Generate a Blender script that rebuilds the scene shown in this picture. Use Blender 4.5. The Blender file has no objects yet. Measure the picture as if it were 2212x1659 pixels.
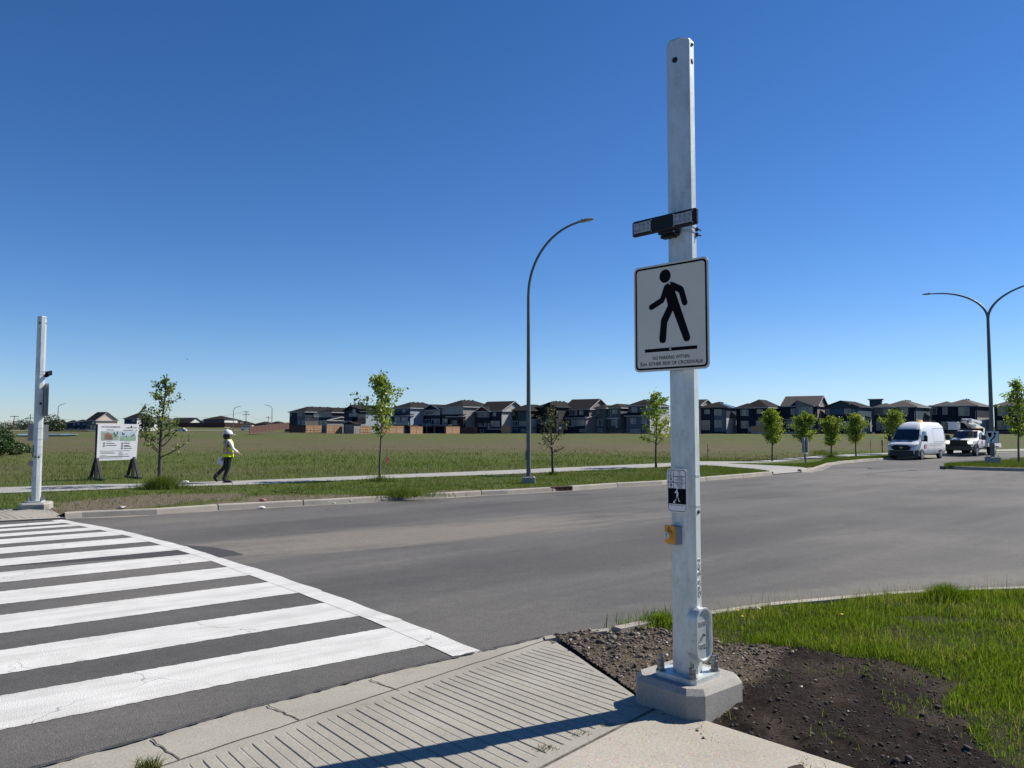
import bpy, bmesh, math, random
import numpy as np
from mathutils import Vector, Matrix
R = math.radians
random.seed(7); rng = np.random.default_rng(7)
S = bpy.context.scene; C = S.collection
# ------------------------------------------------------------------ camera
F = 1661.0; PITCH = R(3.19); EYE = 2.0          # focal length in pixels of a 2212 x 1659 picture
cd = bpy.data.cameras.new('camera'); cam = bpy.data.objects.new('camera', cd); C.objects.link(cam)
cd.sensor_width = 36.0; cd.lens = 36.0 * F / 2212.0; cd.clip_end = 6000; cd.clip_start = 0.05
cam.location = (0, 0, EYE); cam.rotation_euler = (R(90) + PITCH, 0, 0); S.camera = cam
S.render.resolution_x = 1024; S.render.resolution_y = 768
# ------------------------------------------------------------------ sky and sun
SUN_AZ = 22.0; SUN_EL = 43.0                     # azimuth measured from +X towards +Y
w = bpy.data.worlds.new('World'); S.world = w; w.use_nodes = True
nt = w.node_tree; bg = nt.nodes['Background']
sky = nt.nodes.new('ShaderNodeTexSky'); sky.sky_type = 'NISHITA'; sky.sun_disc = False
sky.sun_elevation = R(SUN_EL); sky.sun_rotation = R(90 - SUN_AZ)
sky.altitude = 2200; sky.air_density = 1.2; sky.dust_density = 0.1; sky.ozone_density = 3.5
hs = nt.nodes.new('ShaderNodeHueSaturation'); hs.inputs['Saturation'].default_value = 1.28; nt.links.new(sky.outputs[0], hs.inputs['Color']); tc = nt.nodes.new('ShaderNodeTexCoord'); sx_ = nt.nodes.new('ShaderNodeSeparateXYZ'); nt.links.new(tc.outputs['Generated'], sx_.inputs[0])
rp = nt.nodes.new('ShaderNodeValToRGB'); nt.links.new(sx_.outputs['Z'], rp.inputs[0]); e_ = rp.color_ramp.elements; e_[0].position = 0.0; e_[0].color = (.76, .90, 1.28, 1); e_[1].position = .42; e_[1].color = (1.16, .95, 1.08, 1); e2_ = e_.new(.10); e2_.color = (.92, .96, 1.16, 1)
mx = nt.nodes.new('ShaderNodeMix'); mx.data_type = 'RGBA'; mx.blend_type = 'MULTIPLY'; mx.inputs[0].default_value = 1; nt.links.new(hs.outputs[0], mx.inputs[6]); nt.links.new(rp.outputs[0], mx.inputs[7]); nt.links.new(mx.outputs[2], bg.inputs[0]); bg.inputs[1].default_value = 0.068
sl = bpy.data.lights.new('sun', 'SUN'); sun = bpy.data.objects.new('sun', sl); C.objects.link(sun)
sl.energy = 5.0; sl.angle = R(0.5); sl.color = (1.0, 0.94, 0.84)
sd = Vector((math.cos(R(SUN_EL)) * math.cos(R(SUN_AZ)), math.cos(R(SUN_EL)) * math.sin(R(SUN_AZ)), math.sin(R(SUN_EL))))
sun.rotation_euler = sd.to_track_quat('Z', 'Y').to_euler()
S.view_settings.view_transform = 'Standard'; S.view_settings.look = 'None'; S.view_settings.gamma = 1
S.view_settings.exposure = 0.60

# ------------------------------------------------------------------ helpers
def sst(a, b, x):
    t = np.clip((np.asarray(x, float) - a) / (b - a), 0, 1); return t * t * (3 - 2 * t)
def gz(x, y):                                    # lie of the land: the road dips to the far right, the land rises far left
    x = np.asarray(x, float); y = np.asarray(y, float)
    dip = -0.36 * sst(34, 52, y) * (1 - sst(75, 150, y)) * sst(6, 16, x)
    bk = 0.12 * sst(120, 190, y)
    r = x / np.maximum(y, 1)
    up = 1.9 * sst(330, 430, y) * sst(-.52, -.46, r)
    return dip + bk + up
def ray(u, v):
    a = (u - 1106) / F; b = (829.5 - v) / F
    return a, math.cos(PITCH) - b * math.sin(PITCH), math.sin(PITCH) + b * math.cos(PITCH)
def at(u, v, off=0.0):                           # point of the ground (raised by off) seen at a measured place
    a, c, d = ray(u, v); z = off
    for _ in range(12):
        t = (z - EYE) / d; z = 0.5 * z + 0.5 * (float(gz(a * t, c * t)) + off)
    return Vector((a * t, c * t, z))
def zat(v, Y):                                   # height of something at distance Y seen at row v
    a, c, d = ray(1106, v); return EYE + Y * d / c
def xat(u, Y, v=900):
    a, c, d = ray(u, v); return Y * a / c

def fbm(x, y, seed=0, oct=3):
    x = np.asarray(x, float); y = np.asarray(y, float); tot = np.zeros(np.broadcast(x, y).shape); amp = 1; s = 0
    for o in range(oct):
        X = x * 2 ** o + 37.1 * o; Y = y * 2 ** o + 11.7 * o
        xi = np.floor(X).astype(np.int64); yi = np.floor(Y).astype(np.int64); fx = X - xi; fy = Y - yi
        fx = fx * fx * (3 - 2 * fx); fy = fy * fy * (3 - 2 * fy)
        def h(a, b):
            n = (a * 374761393 + b * 668265263 + (seed + o) * 974634777) & 0xffffffff
            n = ((n ^ (n >> 13)) * 1274126177) & 0xffffffff
            return ((n ^ (n >> 16)) & 0xffff) / 65535.0
        tot += amp * ((h(xi, yi) * (1 - fx) + h(xi + 1, yi) * fx) * (1 - fy) + (h(xi, yi + 1) * (1 - fx) + h(xi + 1, yi + 1) * fx) * fy)
        s += amp; amp *= .5
    return tot / s
def inside(px, py, poly):
    c = np.zeros(np.shape(px), bool); n = len(poly)
    for i in range(n):
        x1, y1 = poly[i][:2]; x2, y2 = poly[(i + 1) % n][:2]
        if y1 == y2: continue
        m = ((y1 > py) != (y2 > py)) & (px < (x2 - x1) * (py - y1) / (y2 - y1) + x1); c ^= m
    return c

class MB:
    """collects faces for one mesh object"""
    def __init__(s): s.v = []; s.f = []; s.m = []; s.T = Matrix.Identity(4); s.k = 0
    def at(s, T): s.T = T; return s
    def mat(s, k): s.k = k; return s
    def add(s, vs, fs, k=None):
        b = len(s.v); s.v += [tuple(s.T @ Vector(p)) for p in vs]
        for f in fs: s.f.append([b + i for i in f]); s.m.append(s.k if k is None else k)
        return s
    def box(s, x0, x1, y0, y1, z0, z1, k=None):
        vs = [(x, y, z) for z in (z0, z1) for y in (y0, y1) for x in (x0, x1)]
        return s.add(vs, [(0, 2, 3, 1), (4, 5, 7, 6), (0, 1, 5, 4), (2, 6, 7, 3), (0, 4, 6, 2), (1, 3, 7, 5)], k)
    def bbox(s, x0, x1, y0, y1, z0, z1, b=.01, k=None):      # box with bevelled edges along every side
        vs = []
        for z, i in ((z0, b), (z0 + b, 0), (z1 - b, 0), (z1, b)):
            c = b
            pts = [(x0 + c, y0), (x1 - c, y0), (x1, y0 + c), (x1, y1 - c), (x1 - c, y1), (x0 + c, y1), (x0, y1 - c), (x0, y0 + c)]
            cx, cy = (x0 + x1) / 2, (y0 + y1) / 2
            for (x, y) in pts:
                vs.append((x + (i if x < cx else -i), y + (i if y < cy else -i), z))
        fs = [tuple(range(7, -1, -1)), tuple(range(24, 32))]
        for r in range(3):
            for j in range(8): fs.append((r * 8 + j, r * 8 + (j + 1) % 8, r * 8 + 8 + (j + 1) % 8, r * 8 + 8 + j))
        return s.add(vs, fs, k)
    def prism(s, poly, z0, z1, k=None):                      # poly in xy, extruded along z
        n = len(poly); vs = [(p[0], p[1], z0) for p in poly] + [(p[0], p[1], z1) for p in poly]
        fs = [tuple(range(n - 1, -1, -1)), tuple(range(n, 2 * n))] + [(i, (i + 1) % n, n + (i + 1) % n, n + i) for i in range(n)]
        return s.add(vs, fs, k)
    def prismy(s, poly, y0, y1, k=None):                     # poly in xz, extruded along y
        n = len(poly); vs = [(p[0], y0, p[1]) for p in poly] + [(p[0], y1, p[1]) for p in poly]
        fs = [tuple(range(n)), tuple(range(2 * n - 1, n - 1, -1))] + [((i + 1) % n, i, n + i, n + (i + 1) % n) for i in range(n)]
        return s.add(vs, fs, k)
    def prismx(s, poly, x0, x1, k=None):
        n = len(poly); vs = [(x0, p[0], p[1]) for p in poly] + [(x1, p[0], p[1]) for p in poly]
        fs = [tuple(range(n - 1, -1, -1)), tuple(range(n, 2 * n))] + [(i, (i + 1) % n, n + (i + 1) % n, n + i) for i in range(n)]
        return s.add(vs, fs, k)
    def tube(s, pts, rs, n=8, cap=True, k=None, ph=0.0):
        pts = [Vector(p) for p in pts]
        if not hasattr(rs, '__len__'): rs = [rs] * len(pts)
        vs = []; up = None
        for i, p in enumerate(pts):
            d = (pts[min(i + 1, len(pts) - 1)] - pts[max(i - 1, 0)]).normalized()
            if up is None: up = Vector((0, 0, 1)) if abs(d.z) < .9 else Vector((1, 0, 0))
            a = d.cross(up).normalized(); up = a.cross(d).normalized(); 
            for j in range(n):
                t = 2 * math.pi * j / n + ph; vs.append(p + (a * math.cos(t) + up * math.sin(t)) * rs[i])
        fs = []
        for i in range(len(pts) - 1):
            for j in range(n): fs.append((i * n + j, i * n + (j + 1) % n, (i + 1) * n + (j + 1) % n, (i + 1) * n + j))
        if cap: fs += [tuple(range(n - 1, -1, -1)), tuple(range((len(pts) - 1) * n, len(pts) * n))]
        return s.add(vs, fs, k)
    def cyl(s, p0, p1, r, n=12, r1=None, k=None): return s.tube([p0, p1], [r, r if r1 is None else r1], n, True, k)
    def build(s, name, mats, parent=None, smooth=False, auto=None):
        me = bpy.data.meshes.new(name); me.from_pydata(s.v, [], s.f)
        if not isinstance(mats, (list, tuple)): mats = [mats]
        for m in mats: me.materials.append(m)
        me.polygons.foreach_set('material_index', s.m)
        bm = bmesh.new(); bm.from_mesh(me)
        bmesh.ops.recalc_face_normals(bm, faces=bm.faces[:])
        bm.to_mesh(me); bm.free()
        if smooth: me.polygons.foreach_set('use_smooth', [True] * len(me.polygons))
        if smooth and auto:
            try: me.set_sharp_from_angle(angle=R(auto))
            except Exception: pass
        me.update(); return link(name, me, parent)
def link(name, me, parent=None):
    o = bpy.data.objects.new(name, me); C.objects.link(o)
    if parent is not None: o.parent = parent
    return o
def tag(o, label, cat, group=None):
    o['label'] = label; o['category'] = cat
    if group: o['group'] = group
    return o
def thing(name, label, cat, loc=(0, 0, 0), rz=0.0, group=None):
    o = link(name, None); o.location = loc; o.rotation_euler = (0, 0, rz); o.empty_display_size = .3
    return tag(o, label, cat, group)
def struct(o): o['kind'] = 'structure'; return o
def stuff(o, label, cat): o['kind'] = 'stuff'; o['label'] = label; o['category'] = cat; return o
def copy_tree(o, parent=None):
    c = o.copy(); C.objects.link(c); c.parent = parent
    for ch in list(o.children): copy_tree(ch, c)
    return c
def mesh_np(name, verts, tris, mats, attrs=None, smooth=False, parent=None, mi=None):
    me = bpy.data.meshes.new(name); verts = np.ascontiguousarray(verts, np.float32).reshape(-1, 3); tris = np.ascontiguousarray(tris, np.int32)
    k = tris.shape[1]; n = len(tris)
    me.vertices.add(len(verts)); me.vertices.foreach_set('co', verts.ravel())
    me.loops.add(n * k); me.loops.foreach_set('vertex_index', tris.ravel())
    me.polygons.add(n); me.polygons.foreach_set('loop_start', np.arange(0, n * k, k, dtype=np.int32))
    for m in (mats if isinstance(mats, (list, tuple)) else [mats]): me.materials.append(m)
    if mi is not None: me.polygons.foreach_set('material_index', np.ascontiguousarray(mi, np.int32))
    if smooth: me.polygons.foreach_set('use_smooth', np.ones(n, bool))
    me.update(calc_edges=True); me.validate()
    for an, av in (attrs or {}).items():
        a = me.attributes.new(an, 'FLOAT', 'POINT'); a.data.foreach_set('value', np.ascontiguousarray(av, np.float32).ravel())
    return link(name, me, parent)

# ------------------------------------------------------------------ materials
class NT:
    def __init__(s, name):
        s.m = bpy.data.materials.new(name); s.m.use_nodes = True; s.t = s.m.node_tree; s.b = s.t.nodes['Principled BSDF']
        s.out = s.t.nodes['Material Output']; g = s.n('ShaderNodeNewGeometry'); s.pos = g.outputs['Position']
    def n(s, t, **k):
        x = s.t.nodes.new(t)
        for a, b in k.items(): setattr(x, a, b)
        return x
    def l(s, a, b): s.t.links.new(a, b)
    def noise(s, scale, detail=3, rough=.5, vec=None, sc=None, rot=0.0):
        t = s.n('ShaderNodeTexNoise'); t.inputs['Scale'].default_value = scale; t.inputs['Detail'].default_value = detail; t.inputs['Roughness'].default_value = rough
        v = vec or s.pos
        if sc:
            m0 = s.n('ShaderNodeMapping'); m0.inputs['Rotation'].default_value = (0, 0, rot); s.l(v, m0.inputs[0])
            m = s.n('ShaderNodeMapping'); m.inputs['Scale'].default_value = sc; s.l(m0.outputs[0], m.inputs[0]); v = m.outputs[0]
        s.l(v, t.inputs['Vector']); return t.outputs['Fac']
    def ramp(s, f, stops, interp='LINEAR'):
        r = s.n('ShaderNodeValToRGB'); r.color_ramp.interpolation = interp
        e = r.color_ramp.elements
        while len(e) < len(stops): e.new(.5)
        for i, (p, c) in enumerate(stops): e[i].position = p; e[i].color = (c[0], c[1], c[2], 1) if hasattr(c, '__len__') else (c, c, c, 1)
        s.l(f, r.inputs[0]); return r.outputs[0]
    def mix(s, f, a, b, mode='MIX'):
        m = s.n('ShaderNodeMix', data_type='RGBA', blend_type=mode)
        for sock, val in ((m.inputs[0], f), (m.inputs[6], a), (m.inputs[7], b)):
            if hasattr(val, 'links') or hasattr(val, 'is_output'): s.l(val, sock)
            elif hasattr(val, '__len__'): sock.default_value = (*val[:3], 1)
            else: sock.default_value = val
        return m.outputs[2]
    def math(s, op, a, b=0.0):
        m = s.n('ShaderNodeMath', operation=op)
        for i, v in enumerate((a, b)):
            if hasattr(v, 'is_output'): s.l(v, m.inputs[i])
            else: m.inputs[i].default_value = v
        return m.outputs[0]
    def attr(s, name): a = s.n('ShaderNodeAttribute', attribute_name=name); return a.outputs['Fac']
    def bump(s, h, d=.01, st=1.0):
        b = s.n('ShaderNodeBump'); b.inputs['Distance'].default_value = d; b.inputs['Strength'].default_value = st
        s.l(h, b.inputs['Height']); s.l(b.outputs[0], s.b.inputs['Normal']); return s
    def set(s, col=None, rough=None, metal=None, spec=None, em=None, es=0):
        if col is not None and hasattr(col, 'is_output'): col = s.mix(1.0, col, (.86, .86, .86), 'MULTIPLY')
        for k, v in (('Base Color', col), ('Roughness', rough), ('Metallic', metal), ('Specular IOR Level', spec)):
            if v is None: continue
            if hasattr(v, 'is_output'): s.l(v, s.b.inputs[k])
            elif k == 'Base Color': s.b.inputs[k].default_value = (*v, 1)
            else: s.b.inputs[k].default_value = v
        if em: s.b.inputs['Emission Color'].default_value = (*em, 1); s.b.inputs['Emission Strength'].default_value = es
        return s.m
def flat(name, col, rough=.6, metal=0.0, var=.12, scale=6.0, spec=.5, bump=0, bs=30, em=None, es=0):
    n = NT(name); f = n.noise(scale, 4)
    c = n.mix(1.0, col, n.ramp(f, [(.3, 1 - var), (.7, 1 + var)]), 'MULTIPLY')
    if bump: n.bump(n.noise(bs, 4), bump, 1)
    return n.set(c, rough, metal, spec, em, es)

# asphalt
def make_asphalt():
    n = NT('asphalt'); big = n.noise(.22, 4); st = n.noise(.5, 4, .55, sc=(.16, 1.6, 1), rot=-R(41)); fine = n.noise(110, 2, .7); mid = n.noise(16, 4, .6)
    c = n.ramp(st, [(.28, (.066, .064, .062)), (.5, (.088, .085, .081)), (.72, (.128, .121, .112))])
    c = n.mix(n.ramp(big, [(.42, 0.0), (.68, .6)]), c, (.160, .149, .133))
    def swath(cx, cy, deg, hl, hw, jag):          # worn or resealed area with a ragged outline
        m0 = n.n('ShaderNodeMapping', vector_type='TEXTURE'); m0.inputs['Location'].default_value = (cx, cy, 0); m0.inputs['Rotation'].default_value = (0, 0, R(deg)); m0.inputs['Scale'].default_value = (hl, hw, 1e6)
        n.l(n.pos, m0.inputs[0]); v = n.n('ShaderNodeVectorMath', operation='LENGTH'); n.l(m0.outputs[0], v.inputs[0])
        d = n.math('ADD', v.outputs['Value'], n.math('MULTIPLY', n.math('SUBTRACT', n.noise(1.1, 5, .65, sc=(.4, 1.6, 1), rot=-R(deg)), .5), jag)); return n.ramp(d, [(.45, 1.0), (1.0, 0.0)])
    c = n.mix(n.math('MULTIPLY', swath(-1.6, 14.6, 33, 6.5, 1.5, 1.6), .75), c, (.205, .186, .158))
    c = n.mix(n.math('MULTIPLY', swath(2.5, 13.0, 36, 9.0, 1.5, 1.2), .65), c, (.066, .064, .063))
    c = n.mix(n.math('MULTIPLY', swath(-1.5, 18.2, 42, 9.0, 1.2, 1.0), .55), c, (.070, .068, .066))
    c = n.mix(n.math('MULTIPLY', swath(17, 33, 50, 12.0, 5, 1.6), .5), c, (.165, .155, .138))
    c = n.mix(n.math('MULTIPLY', swath(5, 9.8, 20, 5.0, .5, 1.6), .6), c, (.17, .16, .14))
    c = n.mix(1.0, c, n.ramp(n.noise(26, 3, .75), [(.3, .84), (.7, 1.17)]), 'MULTIPLY'); c = n.mix(1.0, c, n.ramp(n.noise(5, 5, .7), [(.3, .90), (.7, 1.11)]), 'MULTIPLY')
    c = n.mix(1.0, c, n.ramp(fine, [(.25, .45), (.5, 1.0), (.78, 1.8)]), 'MULTIPLY')
    c = n.mix(1.0, c, n.ramp(mid, [(.3, .93), (.7, 1.07)]), 'MULTIPLY')
    vo = n.n('ShaderNodeTexVoronoi'); vo.inputs['Scale'].default_value = 95; n.l(n.pos, vo.inputs['Vector'])
    n.bump(n.math('ADD', n.math('MULTIPLY', vo.outputs['Distance'], -.8), fine), .004, .9)
    return n.set(c, .86, 0, .3)
def make_paint():
    n = NT('road_paint'); fine = n.noise(85, 3, .7); wear = n.noise(1.6, 5, .65, sc=(.35, 2.2, 1), rot=-R(37)); edge = n.noise(30, 4, .7)
    c = n.ramp(n.noise(3, 4), [(.3, (.58, .57, .54)), (.7, (.67, .66, .63))])
    c = n.mix(n.ramp(wear, [(.48, 0.0), (.68, .55)]), c, (.40, .39, .37))
    c = n.mix(n.ramp(fine, [(.58, 0.0), (.76, .7)]), c, (.26, .25, .24))
    ck = n.n('ShaderNodeTexVoronoi', feature='DISTANCE_TO_EDGE'); ck.inputs['Scale'].default_value = .55; wv_ = n.n('ShaderNodeVectorMath', operation='ADD'); nz = n.n('ShaderNodeTexNoise'); nz.inputs['Scale'].default_value = 2.2; n.l(n.pos, nz.inputs['Vector']); n.l(n.pos, wv_.inputs[0]); n.l(nz.outputs['Color'], wv_.inputs[1]); n.l(wv_.outputs[0], ck.inputs['Vector'])
    c = n.mix(n.math('MULTIPLY', n.ramp(ck.outputs['Distance'], [(.0, .8), (.006, 0.0)]), n.ramp(n.noise(.5, 2), [(.5, 0.0), (.58, 1.0)])), c, (.18, .17, .16))
    vo = n.n('ShaderNodeTexVoronoi'); vo.inputs['Scale'].default_value = 95; n.l(n.pos, vo.inputs['Vector'])
    n.bump(n.math('ADD', n.math('MULTIPLY', vo.outputs['Distance'], -.8), fine), .004, .8)
    return n.set(c, .7, 0, .3)
def make_concrete(name, a, b, agg=0.0, bump=.003):
    n = NT(name); f = n.noise(1.3, 5, .6); g = n.noise(60, 3, .65); st = n.noise(7, 5, .7)
    c = n.ramp(f, [(.3, a), (.7, b)])
    c = n.mix(1.0, c, n.ramp(g, [(.25, .80), (.5, 1.0), (.75, 1.16)]), 'MULTIPLY')
    c = n.mix(n.ramp(st, [(.55, 0.0), (.8, .35)]), c, tuple(x * .6 for x in a))
    vo = n.n('ShaderNodeTexVoronoi'); vo.inputs['Scale'].default_value = 26; n.l(n.pos, vo.inputs['Vector'])
    sp = n.math('MULTIPLY', n.ramp(vo.outputs['Distance'], [(.10, 1.0), (.16, 0.0)]), n.ramp(n.noise(5, 3), [(.5, 0.0), (.62, .7)]))
    c = n.mix(sp, c, (.12, .11, .10))
    if agg:
        v2 = n.n('ShaderNodeTexVoronoi'); v2.inputs['Scale'].default_value = 140; n.l(n.pos, v2.inputs['Vector'])
        c = n.mix(n.math('MULTIPLY', n.ramp(n.noise(9, 4), [(.45, .2), (.65, 1.0)]), agg), c, n.mix(.8, c, v2.outputs['Color'], 'OVERLAY'))
    n.bump(g, bump, .9); return n.set(c, .85, 0, .3)
M = {}
M['asphalt'] = make_asphalt(); M['paint'] = make_paint()
M['conc'] = make_concrete('concrete_ramp', (.29, .272, .225), (.37, .35, .295))
M['slab'] = make_concrete('concrete_slab', (.35, .32, .265), (.43, .39, .33), .35)
M['kerb'] = make_concrete('concrete_kerb', (.31, .285, .24), (.42, .385, .33))
M['path'] = make_concrete('concrete_path', (.30, .29, .265), (.36, .35, .325))
M['block'] = make_concrete('concrete_block', (.30, .285, .255), (.37, .35, .315), 0, .002)
M['joint'] = flat('joint_dirt', (.10, .088, .068), .95, var=.5, scale=25)
M['dust'] = NT('dusty_gutter'); _n = M['dust']; _c = _n.mix(_n.ramp(_n.noise(1.2, 5), [(.35, 0.0), (.65, 1.0)]), (.13, .122, .112), (.27, .245, .205)); _c = _n.mix(1.0, _c, _n.ramp(_n.noise(90, 2), [(.25, .7), (.75, 1.35)]), 'MULTIPLY'); M['dust'] = _n.set(_c, .9)
M['patch'] = flat('new_asphalt', (.045, .043, .042), .85, var=.5, scale=60, bump=.01, bs=70)
M['tar'] = flat('rubber_mark', (.05, .047, .045), .7, var=.3, scale=9)

def make_galv(name, a=(.46, .50, .52), metal=.55, rough=.42):
    n = NT(name); f = n.noise(9, 5, .65, sc=(1, 1, .35)); sp = n.noise(28, 4, .7); st = n.noise(2.2, 5, .75, sc=(3, 3, 1.0))
    c = n.ramp(f, [(.3, tuple(x * .82 for x in a)), (.5, a), (.72, tuple(min(1, x * 1.25) for x in a))])
    c = n.mix(n.ramp(sp, [(.56, 0.0), (.72, .65)]), c, tuple(x * .5 for x in a))
    c = n.mix(n.ramp(st, [(.60, 0.0), (.70, .75)]), c, (.15, .145, .135))
    c = n.mix(n.ramp(n.noise(4.5, 5, .75, sc=(1.4, 1.4, .5)), [(.40, 0.0), (.62, .6)]), c, tuple(min(1, x * 1.35) for x in a))
    r = n.ramp(f, [(.3, rough + .13), (.7, rough - .07)])
    n.bump(sp, .002, .5); return n.set(c, r, metal, .5)
M['galv'] = make_galv('galvanised_steel', (.54, .58, .57), .35, .42); M['galv2'] = make_galv('dull_galvanised', (.25, .27, .26), .4, .5)
M['lamp'] = make_galv('weathered_lamp_steel', (.12, .135, .125), .2, .5)
M['black'] = flat('black_plastic', (.008, .009, .011), .5, spec=.25); M['blackp'] = flat('black_print', (.006, .0065, .009), .8, var=.05, spec=.08)
M['white'] = flat('prismatic_sheeting', (.66, .64, .57), .7, var=.03, scale=3)
M['whitep'] = flat('white_print', (.75, .75, .75), .5, var=.03)
M['alum'] = flat('bare_aluminium', (.55, .56, .55), .4, .6); M['signback'] = flat('sign_back', (.30, .30, .30), .5, .4, var=.1)
M['lens'] = flat('led_lens', (.34, .36, .39), .12, 0, var=.25, scale=40); M['led'] = flat('led_chip', (.16, .17, .18), .3)
M['amber'] = flat('amber_plastic', (.72, .30, .01), .42, var=.1); M['boxgrey'] = flat('button_housing', (.26, .29, .31), .45, .3)
M['zinc'] = flat('zinc_bolt', (.26, .27, .27), .45, .7, var=.3, scale=40); M['darkbolt'] = flat('dark_bolt', (.06, .06, .065), .5, .5)
M['hole'] = flat('dark_plug', (.012, .012, .012), .7)
M['bark'] = flat('bark', (.075, .060, .048), .9, var=.5, scale=30, bump=.01, bs=40); M['bark2'] = flat('pale_bark', (.16, .13, .10), .9, var=.4, scale=30)
def leafmat(name, a, b, tr=.4):
    n = NT(name); at_ = n.attr('rnd'); c = n.ramp(at_, [(.0, a), (1.0, b)]); n.t.nodes.remove(n.b)
    d = n.n('ShaderNodeBsdfDiffuse'); t = n.n('ShaderNodeBsdfTranslucent'); g = n.n('ShaderNodeBsdfGlossy'); g.inputs['Roughness'].default_value = .45; g.inputs['Color'].default_value = (.5, .5, .5, 1)
    n.l(c, d.inputs[0]); n.l(n.mix(1.0, c, (1.5, 1.5, .7), 'MULTIPLY'), t.inputs[0])
    m = n.n('ShaderNodeMixShader'); m.inputs[0].default_value = tr; n.l(d.outputs[0], m.inputs[1]); n.l(t.outputs[0], m.inputs[2])
    m2 = n.n('ShaderNodeMixShader'); m2.inputs[0].default_value = .06; n.l(m.outputs[0], m2.inputs[1]); n.l(g.outputs[0], m2.inputs[2]); n.l(m2.outputs[0], n.out.inputs[0]); return n.m
M['leaf'] = leafmat('green_leaves', (.10, .16, .018), (.28, .35, .05)); M['leafd'] = leafmat('sparse_leaves', (.07, .11, .022), (.19, .24, .06))
M['leafb'] = leafmat('brown_buds', (.06, .062, .03), (.12, .13, .05), .2); M['shrub'] = leafmat('shrub_leaves', (.012, .035, .008), (.05, .095, .02), .25)
M['fartree'] = leafmat('far_leaves', (.02, .035, .015), (.05, .07, .03), .2)
def grassmat(name, g0, g1, d0, d1, tr=.35):
    n = NT(name); r = n.attr('rnd'); dry = n.attr('dry')
    c = n.mix(dry, n.ramp(r, [(0.0, g0), (1.0, g1)]), n.ramp(r, [(0.0, d0), (1.0, d1)])); n.t.nodes.remove(n.b)
    d = n.n('ShaderNodeBsdfDiffuse'); t = n.n('ShaderNodeBsdfTranslucent'); n.l(c, d.inputs[0]); n.l(n.mix(1.0, c, (1.3, 1.4, .7), 'MULTIPLY'), t.inputs[0])
    m = n.n('ShaderNodeMixShader'); m.inputs[0].default_value = tr; n.l(d.outputs[0], m.inputs[1]); n.l(t.outputs[0], m.inputs[2]); n.l(m.outputs[0], n.out.inputs[0]); return n.m
M['lawn'] = grassmat('lawn_blades', (.04, .068, .007), (.18, .245, .028), (.20, .19, .06), (.36, .31, .14), .4)
M['fgrass'] = grassmat('field_blades', (.055, .085, .015), (.135, .18, .038), (.105, .09, .046), (.19, .16, .09), .3)
def make_ground():
    n = NT('field_ground'); dry = n.attr('dry'); soil = n.attr('soil')
    f = n.noise(1.3, 5, .65); g = n.noise(14, 4, .7); h = n.noise(.35, 4, .6, sc=(.35, 1.6, 1))
    gr = n.ramp(f, [(.3, (.060, .082, .020)), (.6, (.098, .120, .034))])
    br = n.ramp(h, [(.3, (.088, .076, .044)), (.7, (.140, .118, .070))])
    fac = n.math('ADD', dry, n.math('MULTIPLY', n.math('SUBTRACT', n.noise(.8, 5, .6, sc=(.3, 1.3, 1)), .5), 1.1))
    fm = n.n('ShaderNodeClamp'); n.l(fac, fm.inputs[0])
    c = n.mix(fm.outputs[0], gr, br)
    so = n.ramp(n.noise(10, 5, .7), [(.3, (.10, .078, .055)), (.7, (.20, .165, .125))])
    c = n.mix(soil, c, so); c = n.mix(1.0, c, n.ramp(g, [(.25, .6), (.75, 1.4)]), 'MULTIPLY')
    n.bump(g, .06, .8); return n.set(c, .95, 0, .1)
M['ground'] = make_ground()
def make_corner():
    n = NT('corner_soil'); dk = n.attr('dark'); gr = n.attr('grass')
    a = n.ramp(n.noise(22, 5, .75), [(.3, (.075, .058, .042)), (.5, (.14, .112, .082)), (.75, (.23, .19, .145))])
    b = n.ramp(n.noise(30, 5, .75), [(.3, (.013, .010, .009)), (.6, (.034, .026, .022)), (.8, (.085, .064, .051))])
    c = n.mix(dk, a, b); c = n.mix(gr, c, n.ramp(n.noise(12, 4), [(.3, (.030, .040, .012)), (.7, (.07, .06, .035))]))
    n.bump(n.noise(55, 6, .8), .022, 1.0); return n.set(c, .95, 0, .1)
M['corner'] = make_corner()
M['stone'] = flat('stones', (.19, .155, .118), .85, var=.6, scale=45); M['clod'] = flat('earth_clods', (.10, .078, .058), .95, var=.55, scale=30)
M['clodd'] = flat('dark_clods', (.034, .026, .022), .95, var=.5, scale=30); M['palest'] = flat('pale_stone', (.50, .46, .40), .8, var=.2)
M['yellow'] = flat('dandelion', (.75, .55, .02), .7); M['paper'] = flat('paper', (.8, .8, .8), .7, var=.04); M['litter'] = flat('litter', (.72, .72, .74), .5)

# ================================================================== THE LIE OF THE LAND
FK = [(0, 1128), (141, 1121), (177, 1118.6), (339, 1111.7), (473, 1102), (549, 1098), (708.6, 1089.7), (898, 1078.6), (1042, 1070), (1097, 1067.7),
      (1195, 1062), (1335, 1052), (1431, 1047), (1510.7, 1039.5), (1590, 1032.6), (1668.5, 1025.6)]
P_FK = [at(u, v) for u, v in FK]
FK2 = [(1732, 1020.4), (1755, 1016), (1770, 1010), (1784, 1004.2), (1810, 1001), (1865, 996), (1896, 994.4)]
P_FK2 = [at(u, v) for u, v in FK2]
P_FK3 = [at(u, v) for u, v in [(1896, 994.4), (1935, 991.5), (1990, 988.4), (2050, 985.4), (2120, 981.7), (2212, 978.6), (2330, 975)]]
d0 = (P_FK[1] - P_FK[3]).normalized()
LEFT = [P_FK[0] + (P_FK[0] - P_FK[1]).normalized() * t for t in (60, 25, 8)]
KERBALL = LEFT + P_FK + P_FK2 + P_FK3[1:] + [P_FK3[-1] + (P_FK3[-1] - P_FK3[-2]).normalized() * t for t in (15, 60)]
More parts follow.
